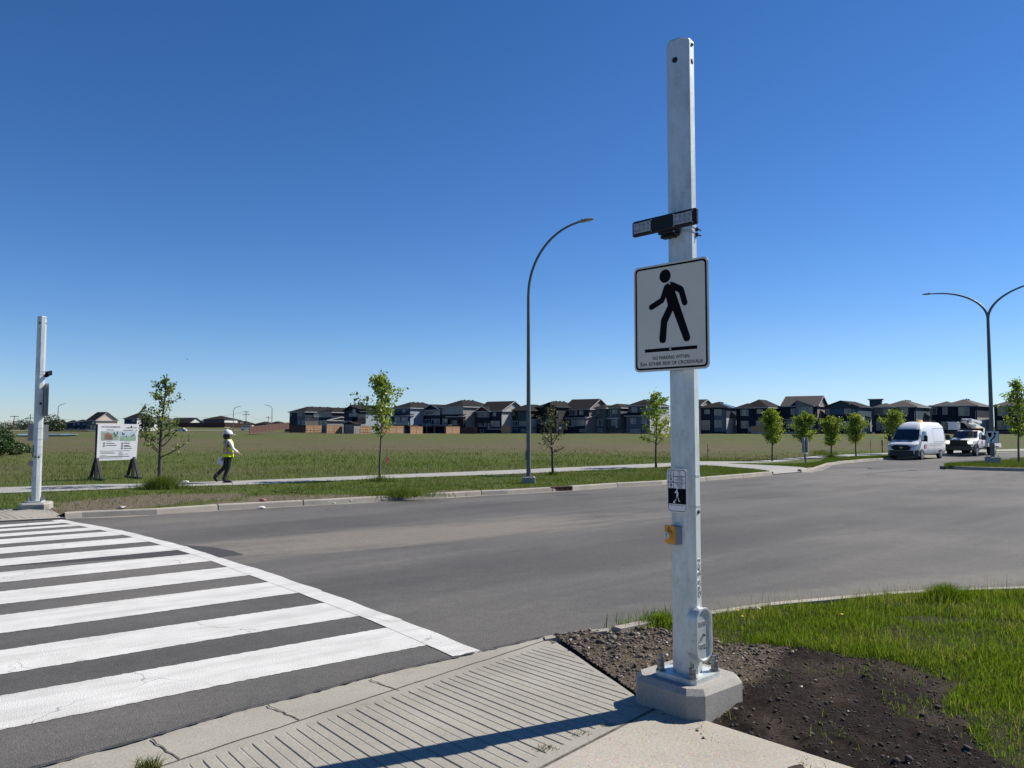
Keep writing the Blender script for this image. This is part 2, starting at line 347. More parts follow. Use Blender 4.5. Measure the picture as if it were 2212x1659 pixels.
def resample(pts, step):
    out = [pts[0].copy()]
    for a, b in zip(pts[:-1], pts[1:]):
        L = (b - a).length; n = max(1, int(L / step))
        for i in range(1, n + 1): out.append(a.lerp(b, i / n))
    return out
def zoff(p, o): return Vector((p.x, p.y, float(gz(p.x, p.y)) + o))

# road: one sheet of asphalt under everything near
xs = np.concatenate([np.linspace(-90, -20, 12), np.linspace(-18, 60, 80), np.linspace(65, 150, 15)]); ys = np.concatenate([np.linspace(-12, 30, 30), np.linspace(31, 100, 70)])
X, Y = np.meshgrid(xs, ys); Z = gz(X, Y); nx, ny = len(xs), len(ys)
idx = np.arange(nx * ny).reshape(ny, nx); q = np.stack([idx[:-1, :-1], idx[:-1, 1:], idx[1:, 1:], idx[1:, :-1]], -1).reshape(-1, 4)
o = struct(mesh_np('road', np.stack([X, Y, Z], -1), q, M['asphalt'], smooth=True))

# verge and field beyond the far kerb: rings going outwards from the kerb line to the horizon
base = resample(KERBALL[:2], 3)[:-1] + resample(KERBALL[1:-1], .3) + [KERBALL[-1]]
bx = np.array([p.x for p in base]); by = np.array([p.y for p in base])
rr = np.concatenate([[0.006], np.linspace(.02, .6, 50), np.geomspace(.62, 3, 60), np.geomspace(3.1, 22, 60), np.geomspace(24, 200, 16)])
dist = np.hypot(bx, by); ext = 1 + rr[:, None] * 18.0 / dist[None, :] * (1 + rr[:, None] * 0.0)
VX = bx[None, :] * ext; VY = by[None, :] * ext
dk = (ext - 1) * dist[None, :]                    # metres beyond the kerb
RA0, RA1 = at(1655, 1016.5, .13), at(1738, 1010.5, .13); LT0 = P_FK[0] + (P_FK[0] - P_FK[1]) * 1.6
LPOLY = [LT0 + Vector((-3, -1.5, 0)), LT0 + Vector((-3, 1.2, 0)), at(-220, 1098, .13), at(0, 1100, .13), at(60, 1101.5, .13), at(112, 1104, .13), P_FK[1] + Vector((0, -.6, 0))]
RPOLY = [RA0 + Vector((-.1, .3, 0)), P_FK[-1] + Vector((.2, -1.0, 0)), P_FK2[0] + Vector((.4, -1.0, 0)), RA1 + Vector((.0, .3, 0))]
def field_z(x, y, d):
    return gz(x, y) - .16 * (inside(x, y, LPOLY) | inside(x, y, RPOLY)) + .125 + (fbm(x * .25, y * .25, 3) - .5) * .16 * sst(9, 22, d) + (fbm(x * .03, y * .03, 5) - .5) * .5 * sst(40, 90, d) * (1 - sst(130, 180, y))
VZ = field_z(VX, VY, dk)
def dryness(x, y, d):
    v = sst(12, 30, d + 8 * fbm(x * .15, y * .15, 8)) * .35 + sst(40, 62, y) * (1 - sst(110, 135, y)) * (.42 - .25 * sst(5, 60, x)) + sst(160, 180, y) * .25
    n = fbm(x * .03, y * .09, 9, 4); n2 = fbm(x * .25, y * .25, 4, 3)
    return np.clip(v + (n - .5) * 1.5 + (n2 - .5) * .45 - .12, 0, 1)
S1 = [at(u, v, .13) for u, v in [(125, 1107), (60, 1104), (115, 1090), (190, 1079), (330, 1068), (520, 1063), (520, 1075), (330, 1095), (200, 1106)]]
S2 = [at(u, v, .13) for u, v in [(430, 1090), (560, 1070), (700, 1069), (800, 1070), (830, 1071), (700, 1083), (540, 1087)]]
S3 = [at(u, v, .13) for u, v in [(930, 1062), (1010, 1060), (1060, 1058), (1060, 1064), (940, 1070)]]
def soilmask(x, y):
    jx = x + (fbm(x * 2, y * 2, 21) - .5) * 1.1; jy = y + (fbm(x * 2, y * 2, 22) - .5) * 1.1
    m = np.zeros(np.shape(x))
    for P in (S1, S2, S3): m = np.maximum(m, inside(jx, jy, P) * 1.0)
    return np.clip(m * (.75 + .5 * fbm(x * 3, y * 3, 2)), 0, 1)
ny, nx = VX.shape; idx = np.arange(nx * ny).reshape(ny, nx); q = np.stack([idx[:-1, :-1], idx[:-1, 1:], idx[1:, 1:], idx[1:, :-1]], -1).reshape(-1, 4)
struct(mesh_np('grass_field', np.stack([VX, VY, VZ], -1), q, M['ground'], {'dry': dryness(VX, VY, dk), 'soil': soilmask(VX, VY)}, smooth=True))
# wide low ground all round, below everything else
g = MB(); g.add([(-4000, -400, -.6), (4000, -400, -.6), (4000, 4000, -.6), (-4000, 4000, -.6)], [(0, 1, 2, 3)]); struct(g.build('ground', M['ground']))

def strip(name, A, B, off, mat, step=.8):
    """sheet between two lines that both run the same way"""
    n = max(len(A), len(B), 2) * 8
    def rs(P):
        P = [Vector(p) for p in P]; L = [0]
        for a, b in zip(P[:-1], P[1:]): L.append(L[-1] + (b - a).length)
        out = []
        for i in range(n):
            t = L[-1] * i / (n - 1); k = 0
            while k < len(P) - 2 and L[k + 1] < t: k += 1
            out.append(P[k].lerp(P[k + 1], 0 if L[k + 1] == L[k] else (t - L[k]) / (L[k + 1] - L[k])))
        return out
    a, b = rs(A), rs(B); m = MB(); vs = []
    for p, q_ in zip(a, b):
        for t in (0, .5, 1): r = p.lerp(q_, t); vs.append(tuple(zoff(r, off if not isinstance(off, tuple) else off[0] + (off[1] - off[0]) * t)))
    fs = []
    for i in range(n - 1):
        for j in range(2): fs.append((i * 3 + j, i * 3 + 3 + j, i * 3 + 4 + j, i * 3 + 1 + j))
    m.add(vs, fs); return struct(m.build(name, mat))

def kerb(name, line, side, seg=2.6, wdt=.16, h=.135, mat='kerb', gap=.035, h0=None, h1=None):
    """kerb with open joints; side=+1: top lies to the left of the walking direction"""
    pts = resample(line, .5); L = 0.0; m = MB(); n = len(pts)
    nrm = []
    for i in range(n):
        d = pts[min(i + 1, n - 1)] - pts[max(i - 1, 0)]; d.z = 0; d.normalize(); nrm.append(Vector((-d.y, d.x, 0)) * side)
    for i in range(n - 1):
        a, b = pts[i], pts[i + 1]; t0 = 0.0; l = (b - a).length
        joint = int((L + l) / seg) != int(L / seg); L += l
        e = b if not joint else a.lerp(b, 1 - gap / l)
        def prof(p, nn, t):
            hh = h
            if h0 is not None: hh = h0 + (h1 - h0) * t
            g0 = float(gz(p.x, p.y))
            r = []
            for (o_, z_) in ((0, -.05), (0, .0), (.022, hh - .028), (.034, hh - .008), (.055, hh), (wdt, hh), (wdt, -.05)):
                r.append((p.x + nn.x * o_, p.y + nn.y * o_, g0 + z_))
            return r
        A = prof(a, nrm[i], i / (n - 1)); B = prof(e, nrm[i + 1], (i + 1) / (n - 1)); k = len(A)
        m.add(A + B, [(j, j + 1, k + j + 1, k + j) for j in range(k - 1)] + [tuple(range(k)), tuple(range(2 * k - 1, k - 1, -1))])
        if joint:
            A = prof(e, nrm[i + 1] * .9, 1); B = prof(b, nrm[i + 1] * .9, 1)
            A = [(x, y, z - .03) for x, y, z in A]; B = [(x, y, z - .03) for x, y, z in B]
            m.add(A + B, [(j, j + 1, k + j + 1, k + j) for j in range(k - 1)], 1)
    return struct(m.build(name, [M[mat], M['joint']]))
kerb('kerb', P_FK[1:], +1)
kerb('kerb', P_FK2, +1, seg=3.0); kerb('kerb', P_FK3, +1, seg=3.0)
kerb('kerb', LEFT + [P_FK[0], P_FK[1]], +1, h0=.03, h1=.03, seg=1.5)
kerb('kerb', [P_FK[-1], P_FK2[0]], +1, h0=.025, h1=.025, seg=50)
# dusty gutter strips
def offs(line, d):
    out = []; n = len(line)
    for i in range(n):
        t = line[min(i + 1, n - 1)] - line[max(i - 1, 0)]; t.z = 0; t.normalize(); out.append(line[i] + Vector((t.y, -t.x, 0)) * d)
    return out
strip('gutter', P_FK[1:], offs(P_FK, .22)[1:], .003, M['dust'])
strip('gutter', P_FK2 + P_FK3[1:4], offs(P_FK2 + P_FK3[1:4], .45), .003, M['dust'])
# bay with pale concrete pan at the bend of the far kerb
# footpath beyond the verge
far = [at(u, v, .13) for u, v in [(-160, 1060), (0, 1053.5), (207, 1047), (330, 1045), (549, 1038), (797, 1027.7), (1097, 1016), (1446, 1000.7), (1510, 997), (1763, 985.3), (1865, 980.3), (1917, 978.3), (2157, 971), (2330, 967)]]
near = [at(u, v, .13) for u, v in [(-160, 1073), (0, 1066), (173, 1060), (320, 1053.5), (549, 1047), (817, 1034.6), (1097, 1024.7), (1446, 1008.8), (1565, 1001.8), (1732, 992), (1865, 985.3), (1917, 982.6), (2157, 975), (2330, 971)]]
strip('footpath', near, far, .142, M['path'])
strip('footpath_ramp', [at(u, v, .13) for u, v in [(1490, 1004.2), (1560, 1008.0), (1620, 1012.6)]] + [RA0], [at(u, v, .13) for u, v in [(1566, 1001.4), (1640, 1004.6), (1700, 1007.6)]] + [RA1], .146, M['path'])
strip('footpath_ramp', [RA0, RA1], [P_FK[-1], P_FK2[0]], (.146, .03), M['path'])
# far ramp on the left at the end of the crosswalk
fr = [at(u, v, .13) for u, v in [(-220, 1126), (0, 1118), (90, 1114), (128, 1112.5)]]; fb = [at(u, v, .13) for u, v in [(-220, 1099), (0, 1101), (60, 1102), (112, 1104)]]
fr = [P_FK[0] + (P_FK[0] - P_FK[1]) * 1.6, P_FK[0], P_FK[0].lerp(P_FK[1], .6), P_FK[1]]
strip('ramp', fr, fb, (.03, .15), M['conc'])
m = MB()
for i in range(22):
    t = i / 22; a = fr[0].lerp(fr[3], t); b = fb[0].lerp(fb[2], t); a = a.lerp(b, .1); b = a.lerp(b, .9); d = Vector((.012, 0, 0))
    m.add([tuple(zoff(p, z_)) for p, z_ in ((a - d, .048), (a + d, .048), (b + d, .144), (b - d, .144))], [(0, 1, 2, 3)])
struct(m.build('ramp_groove', M['joint']))

# ------------------------------------------------------------------ road markings
dr = Vector((.796, .605, 0))
bars = [((-0.76, 7.20), (-1.24, 7.79)), ((-1.62, 8.26), (-2.13, 8.87)), ((-2.56, 9.4), (-3.12, 10.05)), ((-3.52, 10.5), (-4.06, 11.1)), ((-4.49, 11.59), (-5.03, 12.23)),
        ((-5.42, 12.64), (-5.93, 13.15)), ((-6.34, 13.55), (-6.83, 14.07)), ((-7.2, 14.39), (-7.7, 14.85)), ((-8.0, 15.1), (-8.40, 15.40)), ((-8.72, 15.68), (-9.06, 15.9)), ((-9.3, 16.12), (-9.62, 16.42))]
m = MB()
def raggedquad(m, a, b, c, d, z, n=40, j=.006):
    """quad a-b-c-d as a strip with slightly uneven long edges (a-b and d-c are the long edges)"""
    vs = []
    for i in range(n + 1):
        t = i / n; p = a.lerp(b, t); q_ = d.lerp(c, t); e = (q_ - p).normalized()
        p = p + e * (random.uniform(-j, j) + .012 * math.sin(t * 9 + a.x)); q_ = q_ + e * random.uniform(-j, j)
        vs += [(p.x, p.y, z), (q_.x, q_.y, z)]
    m.add(vs, [(2 * i, 2 * i + 2, 2 * i + 3, 2 * i + 1) for i in range(n)])
for (p, q_) in bars:
    a = Vector((*p, 0)) + dr * .03; d = Vector((*q_, 0)) + dr * .03; raggedquad(m, a - dr * 4.6, a, d, d - dr * 4.6, .004, 160, .008)
struct(m.build('crosswalk_bars', M['paint']))
m = MB()
oe = [(-.26, 6.96), (-1.15, 8.1), (-2.32, 9.5), (-3.40, 10.75), (-4.46, 11.87), (-5.47, 13.0), (-6.5, 14.0), (-7.5, 14.95), (-8.49, 15.75), (-9.70, 16.70)]
ie = [(-.50, 6.80), (-1.43, 8.03), (-2.60, 9.42), (-3.66, 10.63), (-4.75, 11.9), (-5.72, 12.92), (-6.7, 13.9), (-7.6, 14.72), (-8.72, 15.66), (-9.85, 16.55)]
for k in range(len(oe) - 1): raggedquad(m, Vector((*oe[k], 0)), Vector((*oe[k + 1], 0)), Vector((*ie[k + 1], 0)), Vector((*ie[k], 0)), .0065, 10, .004)
struct(m.build('crosswalk_edge_line', M['paint']))
m = MB()
for k in range(len(oe) - 1):
    A = [Vector((*p, 0)) - dr * 4.9 for p in (oe[k], oe[k + 1], ie[k + 1], ie[k])]; raggedquad(m, *A, .0065, 10, .004)
struct(m.build('crosswalk_edge_line', M['paint']))
# dark asphalt patch crossing the crosswalk, tyre marks
m = MB()
pp = [at(u, v) for u, v in [(524, 1199), (500, 1189), (455, 1182), (400, 1178), (380, 1187), (250, 1198), (120, 1207), (0, 1216), (0, 1224), (120, 1217), (250, 1209), (330, 1204), (420, 1199), (475, 1204)]]
vs = [(p.x + random.uniform(-.02, .02), p.y + random.uniform(-.02, .02), .002) for p in pp]; m.add(vs, [tuple(range(len(vs)))]); struct(m.build('asphalt_patch', M['patch']))
def mark(pts, wd, off=.004):
    P = resample([at(u, v) for u, v in pts], .4); m = MB(); vs = []
    for i, p in enumerate(P):
        d = P[min(i + 1, len(P) - 1)] - P[max(i - 1, 0)]; d.z = 0; d.normalize(); nn = Vector((-d.y, d.x, 0)) * wd * (.3 + .7 * math.sin(math.pi * min(1, (i + .5) / len(P)))); 
        vs += [tuple(zoff(p + nn, off)), tuple(zoff(p - nn, off))]
    m.add(vs, [(2 * i, 2 * i + 2, 2 * i + 3, 2 * i + 1) for i in range(len(P) - 1)]); struct(m.build('tyre_mark', M['tar']))
mark([(2034, 1012.5), (1990, 1015), (1930, 1019), (1880, 1023), (1868, 1025.5), (1880, 1027.5), (1930, 1030), (1975, 1032)], .09)
mark([(2040, 1027), (2000, 1029), (1965, 1032)], .05); mark([(1720, 1026), (1790, 1026), (1868, 1025.5)], .03); mark([(1200, 1070), (1270, 1068.5)], .10)

# ------------------------------------------------------------------ near corner: apron, ribbed ramp, slab
AE = [Vector(p) for p in [(-6.6, 1.4, 0), (-4.4, 3.2, 0), (-2.75, 4.64, 0), (-2.36, 5.01, 0), (-1.94, 5.5, 0), (-1.54, 5.84, 0), (-1.05, 6.33, 0), (-.45, 6.8, 0), (-.25, 6.96, 0), (.29, 7.41, 0)]]
JO = [Vector(p) for p in [(-5.9, .3, 0), (-3.4, 3.1, 0), (-1.99, 4.69, 0), (-1.66, 5.07, 0), (-1.39, 5.27, 0), (-.82, 5.89, 0), (-.31, 6.56, 0), (.37, 7.34, 0)]]
J0 = Vector((.37, 7.34, 0)); dv = Vector((-.6655, -.7464, 0)); bv = Vector((.7464, -.6655, 0))
def jl(s): return J0 + dv * s
m = MB(); n = 90; vs = []; 
LA = [0]; 
for a, b in zip(AE[:-1], AE[1:]): LA.append(LA[-1] + (b - a).length)
for i in range(n + 1):
    t = LA[-1] * i / n; k = 0
    while k < len(AE) - 2 and LA[k + 1] < t: k += 1
    p = AE[k].lerp(AE[k + 1], (t - LA[k]) / (LA[k + 1] - LA[k])); s_ = (p - J0).dot(dv); q_ = jl(s_)
    e = random.uniform(-.02, .02); p = p + bv * e
    vs += [(p.x, p.y, .006), (p.x * .5 + q_.x * .5, p.y * .5 + q_.y * .5, .014), (q_.x, q_.y, .016)]
m.add(vs, [(3 * i + j, 3 * i + 3 + j, 3 * i + 4 + j, 3 * i + 1 + j) for i in range(n) for j in range(2)])
for (u0, v0, u1, v1) in [(798, 1472, 868, 1501), (576.7, 1527.8, 646, 1561), (325, 1602, 385, 1647)]:
    a, b = at(u0, v0), at(u1, v1); wv = dv * .006; P = [a.lerp(b, i / 8) + bv * 0 + dv * random.uniform(-.01, .01) for i in range(9)]
    for p, q_ in zip(P[:-1], P[1:]): m.add([tuple(x) for x in (p + wv + Vector((0, 0, .019)), p - wv + Vector((0, 0, .019)), q_ - wv + Vector((0, 0, .019)), q_ + wv + Vector((0, 0, .019)))], [(0, 1, 2, 3)], 1)
P = [jl(s_ * .12) + bv * random.uniform(-.006, .006) for s_ in range(70)]
for p, q_ in zip(P[:-1], P[1:]): m.add([(p.x - bv.x * .006, p.y - bv.y * .006, .020), (p.x + bv.x * .006, p.y + bv.y * .006, .020), (q_.x + bv.x * .006, q_.y + bv.y * .006, .020), (q_.x - bv.x * .006, q_.y - bv.y * .006, .020)], [(0, 1, 2, 3)], 1)
struct(m.build('gutter_apron', [M['conc'], M['joint']]))
m = MB(); vs = []
for i in range(240):
    t = LA[-1] * i / 239; k = 0
    while k < len(AE) - 2 and LA[k + 1] < t: k += 1
    p = AE[k].lerp(AE[k + 1], (t - LA[k]) / (LA[k + 1] - LA[k])); w_ = .004 + .022 * float(fbm(i * .35, 0, 3)) * random.uniform(.3, 1.5)
    for s2 in (-1, 1): q_ = p + bv * (s2 * w_ + random.uniform(-.008, .008)); vs.append((q_.x, q_.y, .0185))
m.add(vs, [(2 * i, 2 * i + 2, 2 * i + 3, 2 * i + 1) for i in range(239)]); struct(m.build('asphalt_edge', M['patch']))
gvec = Vector((.588, -.809, 0)); TM = 1.883
def rz_(p): return .016 + .114 * max(0, min(1, (p - J0).dot(bv) / 1.84))
m = MB(); cols = []; P_ = .080; s_ = 0.0; k = 0
while s_ < 7.0:
    dep = (.0065 if k % 2 == 0 else .0035) * random.uniform(.75, 1.1)
    for (f_, d_) in ((0, 0), (.80, 0), (.84, -dep * .8), (.90, -dep), (.95, -dep * .7)): cols.append((s_ + f_ * P_, d_))
    s_ += P_; k += 1
vs = []
for (s_, d_) in cols:
    tm = min(TM, s_ / .796 * TM)
    for (t, g_) in ((0, 0), (.10, 0), (.14, 1), (.5 * tm, 1), (tm - .13, 1), (tm - .10, 0), (tm, 0)):
        if tm < .55: g_ = 0; t = min(t, tm) if t < .2 else max(0, t)
        t = max(0, min(t, tm)); p = jl(s_) + gvec * t; wob = .004 * math.sin(t * 7 + s_ * 3)
        vs.append((p.x + dv.x * wob, p.y + dv.y * wob, rz_(p) + g_ * d_))
m.add(vs, [(7 * i + j, 7 * i + 7 + j, 7 * i + 8 + j, 7 * i + 1 + j) for i in range(len(cols) - 1) for j in range(6)])
T0 = jl(.796) + gvec * TM
m.add([(J0.x, J0.y, .016), (T0.x, T0.y, .130), (T0.x, T0.y, -.02), (J0.x, J0.y, -.02)], [(0, 1, 2, 3)])
struct(m.build('ramp', M['conc']))
TE = jl(8) + bv * 1.84
E1 = Vector((1.22, 5.03, 0)); E2 = Vector((1.88, 4.33, 0)); sdn = (E2 - E1).normalized(); E3 = E1 + sdn * 7; 
T0b = T0 + dv * .012 + bv * .012
m = MB(); slab = [T0b, E1, E3, E3 - bv * 0 + dv * 5, TE + bv * .012]
m.prism([(p.x, p.y) for p in slab], -.05, .13); struct(m.build('sidewalk', M['slab']))
m = MB(); P = [T0 + dv * i * .12 + bv * .004 for i in range(60)]
for p, q_ in zip(P[:-1], P[1:]): m.add([(p.x - bv.x * .012, p.y - bv.y * .012, .1315), (p.x + bv.x * .010, p.y + bv.y * .010, .1325), (q_.x + bv.x * .010, q_.y + bv.y * .010, .1325), (q_.x - bv.x * .012, q_.y - bv.y * .012, .1315)], [(0, 1, 2, 3)])
struct(m.build('sidewalk_joint', M['joint']))
NK = [Vector(p) for p in [(.29, 7.45, 0), (.92, 7.82, 0), (1.32, 8.0, 0), (2.01, 8.32, 0), (2.4, 8.47, 0), (2.78, 8.62, 0), (3.55, 8.9, 0), (4.2, 9.10, 0), (4.82, 9.25, 0), (6.05, 9.45, 0), (9, 9.8, 0), (16, 10.2, 0)]]
# (outer top edge of the near kerb, measured at the height of its top)
NK = [at(u, v, .13) for u, v in [(1172, 1379), (1240, 1365), (1316.6, 1351.2), (1397.7, 1335.3), (1531, 1317.4), (1600, 1307.3), (1664.8, 1299), (1802, 1287), (1903.6, 1278), (2004.8, 1271.6), (2212, 1264.7)]]
for p in NK: p.z = 0
NK[0] = Vector((.30, 7.42, 0)); NK[1] = Vector((.62, 7.44, 0)) if NK[1].x > .5 else NK[1]
NK += [NK[-1] + (NK[-1] - NK[-2]).normalized() * t for t in (4, 14)]
kerb('kerb', NK[:3], -1, seg=9, h0=.03, h1=.12); kerb('kerb', NK[2:], -1, seg=3.0)

# ------------------------------------------------------------------ corner ground with soil
cb = lambda x, y, o_=.13: at(1316.7 + x / 2.4707, 1234.4 + y / 2.4707, o_)
GR = [cb(*p) for p in [(195, 262), (240, 305), (330, 315), (530, 335), (640, 365), (800, 395), (930, 410), (1050, 415), (1290, 445), (1500, 475), (1700, 525), (1890, 575), (1870, 700), (1900, 790), (1990, 860), (2010, 960), (2100, 1030), (2400, 1150)]]
GRP = GR + [Vector((9, 4, 0)), Vector((16, 12, 0)), Vector((6, 9.35, 0))] + [p.copy() for p in NK[3:11][::-1]]
DKP = [cb(*p) for p in [(500, 800), (560, 760), (640, 690), (700, 640), (730, 590), (790, 540), (860, 480), (900, 425), (1050, 405), (1290, 430), (1500, 460), (1900, 560), (2300, 900), (2500, 1300), (1400, 1200)]] + [E1 + Vector((-.1, -.1, 0))]
BT = [cb(*p) for p in [(1500, 690), (1560, 655), (1680, 670), (1780, 700), (1790, 745), (1660, 765), (1530, 760)]]
xs = np.arange(.1, 9.0, .02); ys = np.arange(3.4, 9.7, .02); X, Y = np.meshgrid(xs, ys)
CP = [J0 + Vector((.02, .04, 0))] + [p + Vector((.02, -.10, 0)) for p in NK[1:]] + [Vector((20, 0, 0)), E3 + Vector((-.3, -.2, 0)), E1 + Vector((-.22, -.15, 0)), T0 + Vector((-.0, -.1, 0)), T0 + Vector((0.02, 0, 0))]
ins = inside(X, Y, CP)
jx = X + (fbm(X * 5, Y * 5, 31, 4) - .5) * .45; jy = Y + (fbm(X * 5, Y * 5, 32, 4) - .5) * .45
G_ = inside(jx, jy, GRP) * 1.0; D_ = inside(jx, jy, DKP) * 1.0
D_ = D_ * (1 - .35 * sst(.56, .70, fbm(X * 1.8, Y * 1.8, 61, 4))); D_ = sum(np.roll(np.roll(D_, a_, 0), b_, 1) for a_ in (-3, -1, 0, 2, 3) for b_ in (-3, -2, 0, 1, 3)) / 25.0; G_ = np.clip(G_ * 1.0, 0, 1)
hz = .118 + (fbm(X * 14, Y * 14, 12, 4) - .5) * .055 * (1 - G_) + (fbm(X * 3, Y * 3, 14) - .5) * .06
bxy = np.hypot(X - 1.75, Y - 5.35); hz += .07 * np.exp(-(bxy / .35) ** 2)
edge_s = (X - E1.x) * (-sdn.y) + (Y - E1.y) * sdn.x      # distance from the slab edge
hz -= .035 * (1 - sst(0, .25, np.abs(edge_s))) * (X > 1.0)
kn = np.interp(X, [p.x for p in NK], [p.y for p in NK]); hz -= .02 * (1 - sst(.1, .5, kn - Y))
rl = J0 + (T0 - J0) * .5; td = (T0 - J0).normalized(); rd = (X - J0.x) * (-td.y) * -1 + (Y - J0.y) * td.x * -1
rd = np.abs((X - J0.x) * td.y - (Y - J0.y) * td.x); along = np.clip(((X - J0.x) * td.x + (Y - J0.y) * td.y) / 2.2, 0, 1)
nearr = 1 - sst(.0, .35, rd); hz = hz * (1 - nearr * .8) + (.028 + .10 * along) * nearr * .8
ny, nx = X.shape; idx = np.arange(nx * ny).reshape(ny, nx); q = np.stack([idx[:-1, :-1], idx[:-1, 1:], idx[1:, 1:], idx[1:, :-1]], -1)
keep = (ins[:-1, :-1] & ins[1:, 1:]); q = q[keep]
struct(mesh_np('corner_verge', np.stack([X, Y, hz], -1), q, M['corner'], {'dark': D_, 'grass': G_}, smooth=True))
m = MB(); m.prism([(9, 9.2), (9, 3), (3.6, 1.5), (30, -6), (40, 10), (17, 10)], -.02, .10); struct(m.build('corner_verge', M['ground']))
def hcorner(x, y):
    i = np.clip(((np.asarray(x) - .1) / .02).astype(int), 0, len(xs) - 1); j = np.clip(((np.asarray(y) - 3.4) / .02).astype(int), 0, len(ys) - 1); return hz[j, i]

# pebbles and clods scattered on the bare soil
ico_v = []; t_ = (1 + 5 ** .5) / 2
ICO = np.array([(-1, t_, 0), (1, t_, 0), (-1, -t_, 0), (1, -t_, 0), (0, -1, t_), (0, 1, t_), (0, -1, -t_), (0, 1, -t_), (t_, 0, -1), (t_, 0, 1), (-t_, 0, -1), (-t_, 0, 1)]) / 1.9
ICF = np.array([(0, 11, 5), (0, 5, 1), (0, 1, 7), (0, 7, 10), (0, 10, 11), (1, 5, 9), (5, 11, 4), (11, 10, 2), (10, 7, 6), (7, 1, 8), (3, 9, 4), (3, 4, 2), (3, 2, 6), (3, 6, 8), (3, 8, 9), (4, 9, 5), (2, 4, 11), (6, 2, 10), (8, 6, 7), (9, 8, 1)])
def stones(name, px, py, pz, r, mats, mi, label, flatz=.65):
    n = len(px); V = ICO[None] * (1 + rng.uniform(-.38, .38, (n, 12, 1))); sc = rng.uniform(.7, 1.3, (n, 1, 3)); sc[..., 2] *= flatz
    V = V * sc * r[:, None, None]; a = rng.uniform(0, 6.28, n); ca, sa = np.cos(a)[:, None], np.sin(a)[:, None]
    W = np.stack([V[..., 0] * ca - V[..., 1] * sa + px[:, None], V[..., 0] * sa + V[..., 1] * ca + py[:, None], V[..., 2] + pz[:, None]], -1)
    f = (ICF[None] + (np.arange(n) * 12)[:, None, None]).reshape(-1, 3)
    return stuff(mesh_np(name, W, f, mats, mi=np.repeat(mi, 20)), label, 'gravel')
px = rng.uniform(.3, 2.9, 26000); py = rng.uniform(4.6, 8.3, 26000); okm = inside(px, py, CP) & ~(inside(px, py, slab) & (rng.uniform(0, 1, len(px)) < .8)) & ~inside(px, py, GRP) & ~inside(px + rng.normal(0, .10, len(px)), py + rng.normal(0, .10, len(px)), DKP); px, py = px[okm][:6500], py[okm][:6500]
r = rng.gamma(1.0, .0036, len(px)) + .002; r = np.minimum(r, .030); r *= 1 + .6 * sst(6, 7.4, py)
stones('gravel', px, py, hcorner(px, py) + r * .25, r, [M['clod'], M['stone'], M['palest']], rng.choice([0, 0, 0, 1, 1, 2], len(px), p=[.3, .25, .2, .1, .13, .02]), 'stony brown earth with pebbles between kerb, ramp and pole footing')
px = rng.uniform(1.0, 5.2, 26000); py = rng.uniform(3.6, 6.6, 26000); okm = inside(px, py, CP) & ~(inside(px, py, slab) & (rng.uniform(0, 1, len(px)) < .8)) & ~inside(px, py, GRP) & inside(px + rng.normal(0, .10, len(px)), py + rng.normal(0, .10, len(px)), DKP); px, py = px[okm][:6500], py[okm][:6500]
r = np.minimum(rng.gamma(.9, .0028, len(px)) + .0015, .024)
stones('earth_clods', px, py, hcorner(px, py) + r * .2, r, [M['clodd'], M['clod'], M['palest']], rng.choice([0, 0, 1, 2], len(px), p=[.6, .35, .035, .015]), 'fresh black topsoil with small clods right of the pole footing')

# ------------------------------------------------------------------ grass blades
def blades(name, x, y, z, h, wd, dry, mat, label, bend=.5, seg=2, parent=None, lean=None):
    n = len(x); a = rng.uniform(0, 6.283, n); la = rng.uniform(0, 6.283, n) if lean is None else lean + rng.normal(0, .9, n)
    bn = rng.uniform(.1, 1, n) * bend; dx, dy = np.cos(la), np.sin(la); wx, wy = np.cos(a) * wd / 2, np.sin(a) * wd / 2
    def lv(t, wf): 
        ox = dx * bn * h * t * t; oy = dy * bn * h * t * t; oz = h * t * (1 - .25 * bn * t)
        return ox + x, oy + y, oz + z, wf
    rows = [lv(0, 1), lv(.5, .8), lv(1, 0)] if seg == 2 else [lv(0, 1), lv(1, 0)]
    P = []
    for (X_, Y_, Z_, wf) in rows:
        if wf > 0: P += [np.stack([X_ - wx * wf, Y_ - wy * wf, Z_], -1), np.stack([X_ + wx * wf, Y_ + wy * wf, Z_], -1)]
        else: P.append(np.stack([X_, Y_, Z_], -1))
    V = np.stack(P, 1); k = V.shape[1]; b = (np.arange(n) * k)[:, None]
    tr = np.array([(0, 1, 3), (0, 3, 2), (2, 3, 4)]) if seg == 2 else np.array([(0, 1, 2)])
    T = (tr[None] + b[:, :, None]).reshape(-1, 3)
    return stuff(mesh_np(name, V, T, mat, {'rnd': np.repeat(rng.uniform(0, 1, n), k), 'dry': np.repeat(dry, k)}, parent=parent), label, 'grass')
n = 430000; x = rng.uniform(.8, 8.2, n); y = rng.uniform(3.6, 9.75, n)
jx = x + (fbm(x * 5, y * 5, 31, 4) - .5) * .45 + rng.normal(0, .03, n); jy = y + (fbm(x * 5, y * 5, 32, 4) - .5) * .45 + rng.normal(0, .03, n)
den = fbm(x * 1.6, y * 1.6, 41, 3)
bare = inside(x, y, [cb(*p) for p in [(1400, 170), (1550, 150), (1990, 150), (2020, 165), (1900, 175), (1500, 190)]]) | inside(x, y, [cb(*p) for p in [(1480, 240), (1700, 225), (2100, 250), (2212, 262), (2000, 285), (1600, 268)]])
tuft = np.hypot(x - cb(1795, 100).x, y - cb(1795, 140).y)
kn = np.interp(x, [p.x for p in NK], [p.y for p in NK])
prob = np.where(inside(jx, jy, GRP), .34 + .70 * sst(.34, .58, den), 0); prob = np.where(bare, prob * .25, prob)
